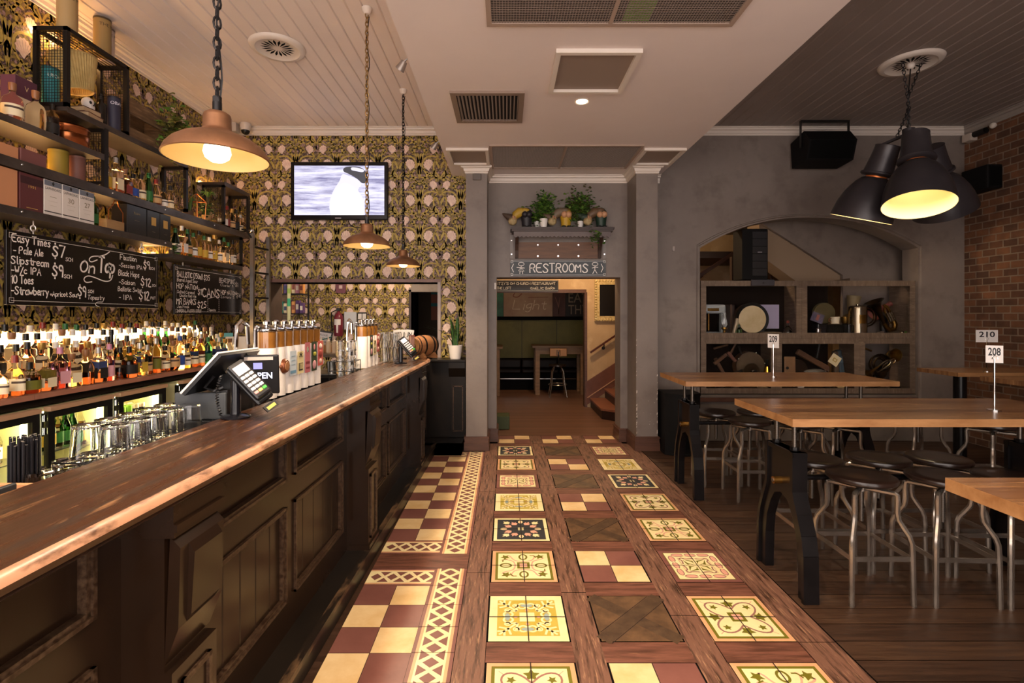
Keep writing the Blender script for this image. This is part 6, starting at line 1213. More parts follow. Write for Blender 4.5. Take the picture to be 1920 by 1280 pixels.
# ================================================================ display cabinet in the arch
m_cab = mat('cabinet_timber', '#6d5b4d', .6, col2='#57473b', scale=3, stretch=(1, 1, 8), rng=(.35, .65), col3='#82705f', scale3=7, st3=(2, 1, 9)); m_cabh = mat('cabinet_timber_h', '#6d5b4d', .6, col2='#57473b', scale=3, stretch=(8, 1, 1), rng=(.35, .65), col3='#82705f', scale3=7, st3=(9, 1, 2))
m_cpane = mat('cabinet_pane', '#ffffff', .04, trans=1, ior=1.03, spec=.5)
CY = 6.40
def cX(px): return (px-948)*CY/FP
def cZ(py): return CH+(594-py)*CY/FP
cab = thing('display_cabinet', 'rough timber cabinet with five glazed doors filling the arch', 'cabinet', (0, 0, 0))
xs0, xs1 = cX(1314), 5.204; zt, zm, zb = cZ(526), cZ(634), cZ(738)
b = MB()
for q in (((xs0, CY+.03, zb), (xs0+.03, CY+.40, zt)), ((xs1-.03, CY+.03, zb), (xs1, CY+.40, zt)), ((xs0, CY+.03, zt-.03), (xs1, CY+.20, zt)), ((xs0, CY+.03, zm-.015), (xs1, CY+.40, zm+.015)), ((xs0, CY+.03, zb), (xs1, CY+.40, zb+.03)), ((cX(1503), CY+.03, zm), (cX(1503)+.03, CY+.40, zt)), ((cX(1456), CY+.03, zb), (cX(1456)+.03, CY+.40, zm)), ((cX(1612), CY+.03, zb), (cX(1612)+.03, CY+.40, zm)), ((xs0, CY+.40, zb), (cX(1590), CY+.43, zt))): b.box(*q, m_cab if q[0][1] < CY+.39 else mat('cabinet_back_shade', '#1c1511', .7, spec=.1))  # back sheet coloured dark to stand in for shade inside the cabinet
b.build('carcass', cab)
b = MB(); b.box((NX0+.002, YB+.03, .0), (NX1-.002, YB+.12, zb-.01), mat('plinth_grey', '#6f655d', .5, col2='#5d534c', scale=3)); b.box((NX0+.002, YB+.005, .50), (NX1-.002, YB+.03, .55), m_brownw); b.build('plinth', cab)
for x0, x1, z0, z1 in ((1314, 1503.5, zm, zt), (1503.5, 1718, zm, zt), (1314, 1456, zb, zm), (1456, 1612, zb, zm), (1612, 1718, zb, zm)):
    a, c = cX(x0)+.001, min(cX(x1), 5.204)-.001; z0 += .001; z1 -= .001; f = .068; b = MB()
    for P in ([(a, z0), (a, z1), (a+f, z1-f), (a+f, z0+f)], [(c, z0), (c-f, z0+f), (c-f, z1-f), (c, z1)]): b.prism(P, CY, CY+.028, m_cab)
    for P in ([(a, z0), (a+f, z0+f), (c-f, z0+f), (c, z0)], [(a, z1), (c, z1), (c-f, z1-f), (a+f, z1-f)]): b.prism(P, CY, CY+.028, m_cabh)
    d = b.build('door', cab); b = MB(); b.box((a+f, CY+.012, z0+f), (c-f, CY+.016, z1-f), m_cpane); b.build('pane', d)
# wall and stair flank seen above the cabinet
b = MB(); b.prism([(3.5, 3.0), (3.5, 2.86), (4.617, 2.143), (4.617, .3), (5.5, .3), (5.5, 3.0)], 6.90, 6.95, m_plaster); b.prism([(3.5, 2.9), (3.64, 2.77), (4.62, 2.143), (4.62, 2.06), (4.04, 2.04), (3.52, 2.42)], 6.96, 7.30, mat('stair_flank', '#8d7762', .6)); b.prism([(4.04, 2.0), (4.7, 2.0), (4.7, 2.10)], 6.88, 6.90, mA('#4a3a2e', .6)); struct(b, 'wall_stair_flank')
# things in the cabinet
YI = CY+.20; S2 = zm+.016; S1 = zb+.031
brs = mat('aged_brass', '#8d6a33', .3, .95, col2='#5d4522', scale=7, rvar=.2); brd = mat('dark_brass', '#4a371f', .35, .9, col2='#2f2416', scale=7); nick = mat('nickel', '#a59a85', .22, .95); wdk = mat('old_wood', '#4a3120', .5, col2='#62432c', scale=5); ivo = mat('drum_skin', '#cdbb98', .6, col2='#b7a27c', scale=4)
def item(name, label, cat, parts, loc=(0, 0, 0), rot=None, group=None):
    o = thing(name, label, cat, loc, 0, group, rot)
    for n, f in parts: b = MB(); f(b); b.build(n, o)
    return o
def xz(px, py): return cX(px)*(YI/CY), CH+(594-py)*YI/FP
x, z = xz(1409, 578); item('drum', 'round drum with pale skin in the upper left cabinet door', 'drum', [('shell', lambda b: b.lathe([(.205, -.05), (.205, .08)], wdk, seg=36, axis='Y')), ('skin', lambda b: b.lathe([(1e-4, -.052), (.18, -.052)], ivo, seg=36, axis='Y')), ('hoop', lambda b: b.lathe([(.18, -.056), (.215, -.06), (.22, -.04), (.21, -.03)], m_blk, seg=36, axis='Y'))], (x, YI+.03, S2+.223))
x, z = xz(1340, 590); item('sewing_machine', 'grey machine body at the left edge of the upper left door', 'machine', [('body', lambda b: (b.bbox((-.14, -.05, .0), (.14, .08, .06), mA('#8f9496', .4), None, .012, 2), b.bbox((.07, -.04, .05), (.135, .05, .33), mA('#8f9496', .4), None, .02, 3), b.bbox((-.14, -.04, .30), (.135, .05, .42), mA('#9a9fa1', .4), None, .03, 3))), ('needle_bar', lambda b: b.cyl((-.08, 0, .08), .012, .24, brs, seg=10)), ('crest', lambda b: b.box((-.11, -.042, .33), (.04, -.0405, .37), brs))], (x, YI, S2))
for i, (px, h, rr) in enumerate(((1372, .24, .25), (1381, .22, .12))): x, z = xz(px, 600); item('music_roll', ['cream wooden slat leaning left of the drum', 'shorter cream slat leaning against the drum'][i], 'slat', [('slat', lambda b: b.bbox((-.012, -.02, 0), (.012, .02, h), mA('#b3a28a', .6), None, .004, 1))], (x-.02, YI-.07+.05*i, S2+.004), (0, rr, 0), 'leaning slats')
bottle('slender', 'green', .16, 'none', 'none', (xz(1378, 600)[0], YI-.12, S2+.001), 0, 'squat green glass bottle in the upper left door', None)
x, z = xz(1440, 615); item('wire_basket', 'white papery bundle under the drum in the upper left door', 'papers', [('sheets', lambda b: [b.box((-.17+.01*k, -.10, .012*k+.012), (.14-.012*k, .05, .012*k+.010), mA(('#d9d2c8', '#c9b79a', '#e4dfd8')[k % 3], .7), T((0, 0, 0), .06*(k-2))) for k in range(5)])], (x, YI-.05, S2)).name = 'paper_stack'
x, z = xz(1478, 600); item('glass_decanter', 'clear decanter with a red stopper at the right of the upper left door', 'decanter', [('body', lambda b: b.lathe([(1e-4, 0), (.05, 0), (.06, .03), (.045, .10), (.015, .14), (.018, .17)], m_tum, seg=18)), ('stopper', lambda b: b.sph((0, 0, .19), .022, mA('#7d3a2e', .3), 10, 7))], (x-.035, YI-.05, S2+.001))
x, z = xz(1606, 590); item('milk_can', 'tall nickel churn with a brass plate in the upper right door', 'can', [('body', lambda b: b.lathe([(1e-4, 0), (.105, 0), (.108, .01), (.105, .02), (.105, .36), (.10, .385), (.085, .395), (.08, .40), (.02, .405), (.02, .42), (1e-4, .425)], nick, seg=36)), ('plate', lambda b: b.lathe([(.1062, .17), (.1062, .28)], brs, seg=10, a0=-2.0, a1=-1.1)), ('handle', lambda b: b.tube([(-.104, -.02, .06), (-.135, -.03, .10), (-.13, -.03, .32), (-.10, -.02, .37)], .009, brs, 7))], (x, YI-.02, S2+.001))
x, z = xz(1668, 580); o = item('tuba', 'old brass tuba lying on its side in the upper right door', 'tuba', [('bell', lambda b: b.lathe([(.024, .0), (.028, .10), (.04, .18), (.06, .25), (.09, .295), (.12, .315), (.116, .318), (.085, .30), (.05, .255)], brd, seg=32)), ('bow', lambda b: (b.tube([(.06*0, 0, .02), (0, 0, -.05), (.03, 0, -.11), (.08, 0, -.12), (.12, 0, -.08), (.125, 0, .02), (.125, 0, .18), (.10, 0, .22)], [.024, .026, .028, .03, .03, .028, .022, .016], brs, 12), b.tube([(.06, -.02, -.04), (.06, -.02, .16), (.085, -.02, .2), (.105, -.02, .16), (.105, -.02, -.02)], .011, brs, 8))), ('valves', lambda b: [b.cyl((.055+.03*k, -.05, .0), .014, .12, nick, seg=12) for k in range(3)])], (x-.07, YI-.0, S2+.17), (0, -.45, 0))
x, z = xz(1693, 565); item('megaphone', 'faded red megaphone cone at the top of the upper right door', 'megaphone', [('cone', lambda b: b.lathe([(.025, .24), (.03, .2), (.05, .1), (.095, .0), (.10, -.004), (.092, 0)], mA('#8d4a42', .5), seg=28)), ('mouthpiece', lambda b: b.lathe([(.026, .24), (.034, .255), (.034, .275), (.02, .28)], mA('#6f3832', .5), seg=20))], (x-.285, YI+.15, S2+.30), (0, 1.05, 0))
x, z = xz(1605, 548); item('lamp_funnel', 'tan cone leaning behind the nickel churn', 'cone', [('cone', lambda b: b.lathe([(.055, .0), (.085, .2), (.08, .2)], mA('#7a6a4d', .6), seg=24))], (x+.03, YI+.12, S2+.335), (0, .15, 0)).name = 'tan_cone'
for c in bpy.data.objects: pass
x, z = xz(1560, 605); item('accordion', 'black pleated squeezebox at the bottom of the upper right door', 'accordion', [('bellows', lambda b: [b.box((-.13+.0195*k, -.07, .0), (-.13+.0195*k+.013, .06, .155), m_blk) for k in range(14)]), ('end_plate', lambda b: (b.bbox((-.25, -.075, 0), (-.135, .065, .165), mA('#1d1c20', .25), None, .01, 2), b.bbox((.145, -.075, 0), (.185, .065, .165), mA('#1d1c20', .25), None, .01, 2))), ('label_plate', lambda b: b.box((-.05, -.08, .01), (.10, -.076, .045), mA('#a38f5c', .5)))], (x, YI-.03, S2+.001))
x, z = xz(1560, 567); item('hand_drum', 'small olive hand drum standing behind the squeezebox', 'drum', [('skin', lambda b: b.lathe([(1e-4, -.025), (.135, -.025), (.14, -.02), (.14, .03)], mat('olive_skin', '#4f4426', .6, col2='#5d5130', scale=5), seg=30, axis='Y'))], (x-.02, YI+.14, S2+.165+.14))
x, z = xz(1531, 583); item('sheet_music', 'blue printed card tilted on the squeezebox', 'card', [('card', lambda b: b.box((-.08, -.004, -.06), (.08, .004, .06), mat('print_blue', '#4a4a63', .6, col2='#6a5d70', scale=30))), ('picture', lambda b: b.box((-.018, -.006, -.035), (.018, -.004, .04), mA('#9a5c52', .6)))], (x, YI-.02, S2+.17+.075), (0, .35, 0)).name = 'picture_card'
x, z = xz(1562, 590); item('mug', 'white mug on top of the squeezebox', 'mug', [('cup', lambda b: b.lathe([(1e-4, 0), (.045, 0), (.052, .09), (.048, .09), (.042, .008), (1e-4, .008)], mA('#d3c6ae', .4), seg=22)), ('handle', lambda b: b.tube([(-.05, 0, .07), (-.08, 0, .06), (-.08, 0, .03), (-.047, 0, .02)], .006, mA('#a5643f', .4), 6))], (x, YI-.04, S2+.167))
x, z = xz(1580, 590); item('brass_cup', 'brass goblet beside the white mug on the squeezebox', 'goblet', [('cup', lambda b: b.lathe([(1e-4, 0), (.035, 0), (.045, .02), (.05, .09), (.045, .09)], brs, seg=22)), ('rods', lambda b: [b.bar((-.03+.03*k, 0, .09), (.05+.02*k, 0, .045+.09), .007, brs) for k in range(3)])], (x+.01, YI-.03, S2+.167))
x, z = xz(1528, 617); item('chrome_shaker', 'small chrome pot in the lower left of the upper right door', 'pot', [('pot', lambda b: b.lathe([(1e-4, 0), (.04, 0), (.045, .05), (.035, .06), (.038, .10), (1e-4, .115)], m_chrome, seg=20))], (xz(1520, 617)[0]+.012, YI-.135, S2+.001))
x, z = xz(1697, 615); item('toy_frog', 'bright green toy at the right corner of the upper right door', 'toy', [('body', lambda b: (b.sph((0, 0, .045), .04, mA('#5d8a3a', .4), 12, 8), b.sph((.05, -.01, .04), .032, mA('#7fd02a', .4), 12, 8))), ('legs', lambda b: [b.tube([(.06, -.02, .03), (.085, -.03+.03*k, .015), (.09, -.03+.03*k, .003)], .007, mA('#7fd02a', .4), 5) for k in range(2)]), ('ball', lambda b: b.sph((-.075, 0, .05), .026, nick, 10, 7))], (x-.03, YI-.08, S2))
x, z = xz(1650, 610); item('timber_block', 'small grey block beside the nickel churn', 'block', [('block', lambda b: b.bbox((-.03, -.03, 0), (.03, .03, .07), mA('#6b5a4c', .6), None, .004, 1))], (xz(1640, 610)[0], YI-.10, S2+.001))
# lower doors
x, z = xz(1410, 670); item('bass_drum', 'big brown drum in the lower left door', 'drum', [('shell', lambda b: b.lathe([(.19, -.04), (.19, .07)], wdk, seg=36, axis='Y')), ('skin', lambda b: b.lathe([(1e-4, -.042), (.185, -.042)], mat('brown_skin', '#5d4a33', .6, col2='#4d3d2a', scale=5), seg=36, axis='Y')), ('lugs', lambda b: [b.sph((.188*cos(a), -.05, .188*sin(a)), .012, nick, 8, 6) for a in (2.6, 1.2, .2, 4.0)])], (x-.02, YI+.04, S1+.30))
for i, (px, py, a, l) in enumerate(((1350, 690, -.5, .30), (1368, 668, -.7, .16), (1345, 672, .9, .2), (1366, 700, 1.2, .26), (1390, 704, 1.0, .3))): x, z = xz(px, py); item('wooden_tool', ['long timber bar leaning in the lower left door', 'short reddish bar above the drum rim', 'crosswise timber bar at the left of the lower left door', 'dark bar lying low in the lower left door', 'dark bar in front of the brown drum'][i], 'tool', [('bar', lambda b: b.bbox((-.02, -.015, -l/2), (.02, .015, l/2), (wdk, mA('#5d3a2c', .5), wdk, m_blk, m_blk)[i], None, .004, 1))], (x, YI-.02-.035*i, z), (0, a, 0), 'old timber tools')
x, z = xz(1400, 694); item('cymbal', 'chrome-centred dark gong disc low in the lower left door', 'cymbal', [('disc', lambda b: b.lathe([(1e-4, -.02), (.02, -.018), (.03, -.005), (.10, .0), (.1, .004)], mat('gong', '#4a3c2c', .3, .8), seg=30, axis='Y')), ('boss', lambda b: b.sph((0, -.025, 0), .018, m_chrome, 12, 8))], (x+.02, YI-.10, z))
x, z = xz(1434, 690); item('brass_bell', 'small bright brass bell in the lower left door', 'bell', [('bell', lambda b: b.lathe([(.045, 0), (.04, .02), (.032, .08), (.02, .09), (1e-4, .095)], mat('bright_brass', '#d0a040', .2, .95), seg=20)), ('grip', lambda b: b.cyl((0, 0, .09), .012, .08, m_blk, seg=10))], (x-.01, YI-.08, z-.05))
x, z = xz(1478, 685); item('banjo_board', 'pale rounded timber board with a dark hole in the middle lower door', 'board', [('board', lambda b: b.bbox((-.075, -.012, 0), (.075, .012, .31), mat('pale_board', '#8d6a4a', .55, col2='#7a583c', scale=4), None, .011, 2)), ('hole', lambda b: b.cyl((-.035, -.0135, .16), .02, .002, m_blk, 'Y', 16))], (x, YI-.03, S1+.12))
x, z = xz(1515, 674); item('timber_beam', 'thick timber bar slanting across the middle lower door', 'beam', [('beam', lambda b: b.bbox((-.23, -.025, -.035), (.23, .025, .035), wdk, None, .006, 1))], (x, YI-.10, z), (0, .52, 0))
x, z = xz(1553, 673); item('playing_card', 'cream card with a gold crest propped in the middle lower door', 'card', [('card', lambda b: b.box((-.065, -.003, -.065), (.065, .003, .065), mA('#d8c8a0', .6))), ('crest', lambda b: (b.box((-.028, -.0045, -.022), (.028, -.003, .022), mA('#a88a45', .5)), b.box((-.016, -.0055, -.012), (.016, -.0045, .012), mA('#d8c8a0', .5))))], (x, YI-.13, z), (0, .6, 0))
x, z = xz(1520, 694); item('silver_fish', 'scaly grey spindle with a chrome cross tip in the middle lower door', 'ornament', [('body', lambda b: b.lathe([(1e-4, -.17), (.02, -.13), (.035, -.04), (.03, .04), (.012, .10), (1e-4, .12)], mat('scaly', '#8d877a', .35, .7, bump=.8, bscale=90), seg=16, axis='X')), ('cross_tip', lambda b: [b.bar((.13, 0, -.03), (.13+.03*s, 0, .03), .009, m_chrome) for s in (-1, 1)])], (x, YI-.13, z))
for i, (px, h, c, a) in enumerate(((1583, .40, '#5d4a38', .0), (1596, .42, '#3f4a52', -.16))): x, z = xz(px, 680); item('instrument_case', ['brown case standing at the right of the middle lower door', 'blue-grey curved case beside the brown one'][i], 'case', [('case', lambda b: b.bbox((-.032, -.03, 0), (.032, .05, h), mA(c, .45), None, .02, 3)), ('clasp', lambda b: b.box((-.012, -.033, .25), (.025, -.03, .33), mA('#5d6a74', .4)))], (x-.10+.006*i, YI+.02+.0*i, S1+.10), (0, a, 0), 'instrument cases')
x, z = xz(1670, 690); item('trumpet', 'brass trumpet with looped tubes in the lower right door', 'trumpet', [('tubes', lambda b: (b.tube(smooth3([(-.09, 0, 0), (.10, 0, 0), (.13, 0, .02), (.13, 0, .05), (.10, 0, .07), (-.06, 0, .07), (-.09, 0, .05), (-.09, 0, .02)]), .008, nick, 7, closed=True), b.tube(smooth3([(-.02, -.03, .0), (.16, -.03, .0), (.18, -.03, .03), (.16, -.03, .055), (-.02, -.03, .055)]), .006, nick, 7))), ('bell', lambda b: b.lathe([(.01, .10), (.015, .0), (.03, -.06), (.065, -.10), (.062, -.10), (.02, -.05)], brs, (-.10, 0, .06), 24, None, 'X'))], (x-.16, YI-.085, z+.0), (0, -.6, 0))
x, z = xz(1690, 665); item('cornet', 'round brass horn bell at the upper right of the lower right door', 'horn', [('bell', lambda b: b.lathe([(.085, -.04), (.08, -.038), (.05, .02), (.02, .06), (.012, .12)], brs, seg=28, axis='Y')), ('coil', lambda b: b.tube([(.05*cos(k*pi/8), .04, .05*sin(k*pi/8)) for k in range(16)], .009, brs, 7, closed=True))], (x-.12, YI-.02, z))
x, z = xz(1648, 680); item('french_horn', 'dark coiled horn filling the left of the lower right door', 'horn', [('coil', lambda b: [b.tube([(r_*cos(k*pi/12), dy, r_*sin(k*pi/12)) for k in range(24)], .012, brd, 8, closed=True) for r_, dy in ((.13, 0), (.10, -.03), (.075, .02), (.11, .04))]), ('bell', lambda b: b.lathe([(.09, .0), (.06, .04), (.02, .09)], brd, (.06, 0, -.08), 24, Matrix.Rotation(.6, 4, 'Y'), 'Y'))], (x, YI-.02, z-.02))
# ================================================================ fittings in the bulkhead
m_vent = mat('vent_frame', '#9c877a', .5); m_mesh = mat('mesh_wire', '#8a7a70', .45, .3); m_void = mat('duct_void', '#151010', .9)
def grille(lb, x0, x1, y0, y1, bars, name='ceiling_grille'):
    o = thing(name, lb, 'grille', (0, 0, 0)); z = ZB; f = .03; b = MB()
    for q in (((x0, y0, z-.014), (x0+f, y1, z)), ((x1-f, y0, z-.014), (x1, y1, z)), ((x0+f, y0, z-.014), (x1-f, y0+f, z)), ((x0+f, y1-f, z-.014), (x1-f, y1, z))): b.box(*q, m_vent)
    xm = (x0+x1)/2; b.box((xm-.012, y0+f, z-.014), (xm+.012, y1-f, z), m_vent); b.build('frame', o); b = MB(); b.box((x0+f, y0+f, z-.0005), (x1-f, y1-f, z), m_void); b.build('duct', o); b = MB(); s = .0165
    n = int((x1-x0-2*f)/s)
    for k in range(1, n): b.box((x0+f+k*s-.0016, y0+f, z-.008), (x0+f+k*s+.0016, y1-f, z-.005), m_mesh)
    n = int((y1-y0-2*f)/s)
    for k in range(1, n): b.box((x0+f, y0+f+k*s-.0016, z-.009), (x1-f, y0+f+k*s+.0016, z-.006), m_mesh)
    b.build('wire_mesh', o); return o
g = grille('large wire-mesh air grille overhead, cut by the top edge of the view', -.114, 1.379, 2.20, 3.07, 1)
b = MB(); b.box((.70, 2.24, ZB-.0012), (.86, 3.035, ZB-.0006), mat('green_paint', '#5f9a1e', .5)); b.build('green_panel', g, label='green strip glimpsed behind the mesh')
grille('wire-mesh air grille over the doorway, between the two pillars', -.171, 1.438, 5.207, 6.02, 1)
o = thing('louvre_vent', 'louvred metal air vent left of the ceiling hatch', 'vent', (0, 0, 0)); x0, x1, y0, y1 = -.441, .151, 3.967, 4.58; b = MB(); f = .045; mv = mat('vent_metal', '#8b776b', .4, .3)
for q in (((x0, y0, ZB-.02), (x0+f, y1, ZB)), ((x1-f, y0, ZB-.02), (x1, y1, ZB)), ((x0+f, y0, ZB-.02), (x1-f, y0+f, ZB)), ((x0+f, y1-f, ZB-.02), (x1-f, y1, ZB))): b.box(*q, mv)
b.build('frame', o); b = MB(); b.box((x0+f, y0+f, ZB-.001), (x1-f, y1-f, ZB), m_void); b.build('duct', o)
for k in range(17): b = MB(); xx = x0+f+.014+(x1-x0-2*f-.02)*k/16; b.add([(xx-.004, y0+f, ZB-.022), (xx+.006, y0+f, ZB-.002), (xx+.006, y1-f, ZB-.002), (xx-.004, y1-f, ZB-.022), (xx-.002, y0+f, ZB-.022), (xx+.008, y0+f, ZB-.002), (xx+.008, y1-f, ZB-.002), (xx-.002, y1-f, ZB-.022)], [(0,1,2,3),(7,6,5,4),(0,4,5,1),(3,2,6,7),(0,3,7,4)], mat('louvre_blade', '#b0a196', .4, .2)); b.build('blade', o)
def hatch(lb, x0, x1, y0, y1):
    o = thing('ceiling_hatch', lb, 'hatch', (0, 0, 0), 0, 'framed hatches in the dropped ceiling'); b = MB(); f = .035
    for q in (((x0, y0, ZB-.028), (x0+f, y1, ZB)), ((x1-f, y0, ZB-.028), (x1, y1, ZB)), ((x0+f, y0, ZB-.028), (x1-f, y0+f, ZB)), ((x0+f, y1-f, ZB-.028), (x1-f, y1, ZB))): b.box(*q, m_trimw)
    b.build('frame', o); b = MB(); b.box((x0+f, y0+f, ZB-.004), (x1-f, y1-f, ZB), mat('hatch_panel', '#86756b', .6)); b.build('panel', o)
hatch('square framed hatch in the middle of the dropped ceiling', .336, .912, 3.344, 3.967); hatch('small framed hatch over the left pillar', -.629, -.182, 5.306, 5.84); hatch('small framed hatch over the right pillar', 1.462, 1.909, 5.306, 5.84)
x, y = DOWN[0]; o = thing('downlight', 'glowing recessed downlight beside the square hatch', 'downlight', (x, y, ZB)); b = MB(); b.lathe([(.045, -.001), (.058, -.006), (.062, -.001)], m_trimw, seg=28); b.build('rim', o); b = MB(); b.lathe([(1e-4, -.0025), (.045, -.0025)], mat('downlight_glow', '#ffffff', .4, emit='#ffedc8', es=14), seg=24); b.build('lens', o)
def spot(lb, x, y, z, rot):
    o = thing('spotlight', lb, 'spotlight', (x, y, z), 0, 'small spotlights on the bulkhead', rot); b = MB(); b.lathe([(1e-4, .0), (.022, .0), (.036, -.07), (.034, -.07)], mat('spot_body', '#8a7f78', .35, .5), seg=20); b.tube([(0, 0, 0), (.01, 0, .03), (.05, 0, .045)], .007, m_chrome, 6); b.build('body', o); b = MB(); b.lathe([(1e-4, -.066), (.034, -.066)], mat('spot_glow', '#ffffff', .4, emit='#fff2d8', es=9), seg=20); b.build('lens', o)
spot('small spotlight on the bulkhead edge above the second pendant', -.745, 3.72, 3.455, (.35, .7, 0)); spot('small spotlight on the bulkhead edge near the papered back wall', -.745, 5.45, 3.45, (.35, .7, 0))
o = thing('security_camera', 'white dome camera under the ceiling in the left corner', 'camera', (-3.20, 6.20, ZC)); b = MB(); b.lathe([(.05, -.09), (.062, -.06), (.065, -.02), (.06, -.001)], mA('#c9beb6', .4), seg=24); b.build('base', o); b = MB(); b.sph((0, 0, -.09), .05, m_blk, 18, 10); b.build('dome', o)
o = thing('junction_box', 'small pale junction box beside the dome camera', 'box', (-3.33, 6.20, ZC)); b = MB(); b.bbox((-.045, -.05, -.11), (.04, .05, -.03), mA('#b5aaa2', .5), None, .006, 2); b.box((-.03, -.04, -.03), (.03, .04, -.001), mA('#b5aaa2', .5)); b.build('box', o)
o = thing('wall_box', 'small grey square box on the left pillar under its capital', 'box', (-.335, PY-.001, 3.215)); b = MB(); b.bbox((-.05, -.03, -.04), (.05, 0, .035), mA('#5f5855', .5), None, .01, 2); b.build('box', o)
# ================================================================ over the doorway: shelf, gnomes, signs
m_dwood = mat('dark_stained_wood', '#2c1d19', .4, col2='#3a2822', scale=4); YW = YB-.001
o = thing('mantel_shelf', 'dark carved shelf with a scalloped edge over the doorway', 'shelf', (0, 0, 0)); b = MB(); b.box((.06, YW-.26, 2.635), (1.32, YW, 2.66), m_dwood); b.box((.075, YW-.25, 2.61), (1.305, YW, 2.635), m_dwood); b.build('board', o); b = MB()
P = [(.10, 2.61), (1.28, 2.61)]+[q for k in range(24) for q in ((1.28-.0492*k, 2.555), (1.28-.0492*k-.0246, 2.535))][::1]+[(.10, 2.555)]
b.prism(P, YW-.225, YW-.205, mat('valance', '#6d625e', .5, col2='#57494a', scale=3)); b.build('scalloped_valance', o)
b = MB(); b.box((.16, YW-.025, 2.305), (1.16, YW, 2.51), mat('stained_ply', '#6b4426', .45, col2='#52321a', scale=3, stretch=(1, 1, 9), rng=(.35, .65))); b.build('back_panel', o)
for k in range(6): b = MB(); b.cyl((.405+.255*(k % 3), YW-.029, 2.335+.14*(k//3)), .011, .004, m_chrome, 'Y', 10); b.build('screw_cap', o)
for x in (.12, 1.16): b = MB(); b.prism([(YW, 2.305), (YW-.03, 2.31), (YW-.06, 2.40), (YW-.10, 2.47), (YW-.19, 2.545), (YW-.19, 2.61), (YW, 2.61)], x, x+.04, m_dwood, 'YZ'); b.build('bracket', o)
for x in (.075, 1.245): b = MB(); b.box((x-.02, YW-.01, 2.31), (x+.02, YW, 2.60), mA('#807874', .5)); [b.cyl((x, YW-.014, z), .009, .004, m_chrome, 'Y', 8) for z in (2.36, 2.53)]; b.build('side_strip', o)
m_beard = mat('gnome_beard', '#b09a70', .6, col2='#7d6845', scale=20, bump=.5, bscale=60); m_skin = mA('#b98a68', .55)
def gnome(lb, x, face, shirt, trous, hat, seg):
    o = thing('garden_gnome', lb, 'gnome', (x, YW-.13, 2.661), 0, 'painted garden gnomes'); s = face
    # bent over: seat up, head hanging down to one side, one continuous body
    b = MB(); tm = mA(trous, .5); 
    b.lathe([(1e-4, 0), (.05, .0), (.058, .03), (.062, .08), (.07, .13), (.075, .17), (.066, .21), (.04, .245), (1e-4, .258)], tm, seg=22, squash=.85); b.sph((-.024, -.055, .165), .04, m_skin if seg else tm, 12, 8); b.sph((.028, -.055, .165), .04, m_skin if seg else tm, 12, 8)
    b.sph((s*.02, -.01, .215), .062, mA('#8a6b55', .5) if seg == 2 else mA(shirt, .5), 14, 9, sq=(1.1, .9, .62))
    b.tube([(s*.03, 0, .20), (s*.09, -.01, .20), (s*.14, -.015, .16), (s*.16, -.02, .12)], [.058, .06, .052, .03], mA(shirt, .5), 14); b.build('body', o)
    b = MB(); b.sph((s*.165, -.03, .115), .045, m_skin, 14, 9); b.sph((s*.165, -.075, .112), .012, m_skin, 8, 6); [b.sph((s*.165+d, -.068, .13), .006, m_blk, 6, 5) for d in (-.015, .015)]; b.build('head', o)
    b = MB(); b.sph((s*.175, -.05, .082), .055, m_beard, 14, 9, sq=(1, .7, .95)); b.build('beard', o)
    b = MB(); b.lathe([(.05, 0), (.04, .05), (.015, .11), (1e-4, .13)], mA(hat, .5), seg=16, mtx=T((s*.19, -.02, .125), 0, 0, s*1.1)); b.build('hat', o)
    for d in (-1, 1): b = MB(); b.bbox((d*.032-.026, -.085, -.0), (d*.032+.026, .03, .028), m_blk, None, .012, 2); b.build('boot', o)
gnome('bending garden gnome in yellow shirt and dark trousers, left end of the shelf', .26, -1, '#a8862a', '#211d22', '#4a3a30', 0)
gnome('bending garden gnome with yellow trousers in the middle of the shelf', .745, -1, '#6b5a48', '#b08a1e', '#5d4a3a', 1)
gnome('bending garden gnome in dark green at the right end of the shelf', 1.18, -1, '#5d4632', '#1c3226', '#2c3a2e', 1)
def shelfplant(lb, x, y, r, h, n, sp, seed, col, cz=.10, extra=None):
    o = thing('potted_plant', lb, 'plant', (x, y, 2.661)); b = MB(); pot(b, r*.8, r, h, mA(col, .4)); b.build('pot', o); b = MB(); leafy(b, (0, 0, h+cz), n, sp, .05, GRN+([OLV[1]] if seed % 2 else []), seed, .02)
    if extra: leafy(b, extra, 60, (.035, .006, .05), .045, GRN, seed+1, .05)
    b.build('leaves', o)
shelfplant('leafy plant in a white pot left of the middle gnome', .465, YW-.205, .05, .105, 420, (.062, .018, .072), 12, '#d5d0cc', .165); shelfplant('spiky brown-green plant in a white pot beside the left gnome', .40, YW-.065, .042, .10, 190, (.055, .02, .04), 13, '#cfcac6', .05); shelfplant('tall trailing plant in a small white pot right of the middle gnome', .925, YW-.13, .038, .09, 680, (.085, .018, .095), 15, '#d5d0cc', .185, (.17, -.185, -.10))
o = thing('restrooms_sign', 'grey RESTROOMS sign with stick figures over the doorway', 'sign', (0, 0, 0)); m_sg = mat('sign_grey', '#474d52', .6, col2='#51575c', scale=3); sX0, sX1, sZ0, sZ1 = .06, 1.262, 2.085, 2.285; b = MB(); b.box((sX0, YW-.02, sZ0), (sX1, YW-.001, sZ1), m_sg, bev=.002); b.build('board', o)
b = MB(); M_ = Matrix(((1, 0, 0, 0), (0, 0, -1, YW-.0215), (0, 1, 0, 0), (0, 0, 0, 1))); mw = mA('#f4f0ec', .7); e = .012
ribbon(b, [(sX0+e, sZ0+e), (sX1-e, sZ0+e), (sX1-e, sZ1-e), (sX0+e, sZ1-e)], .004, mw, M_, True)
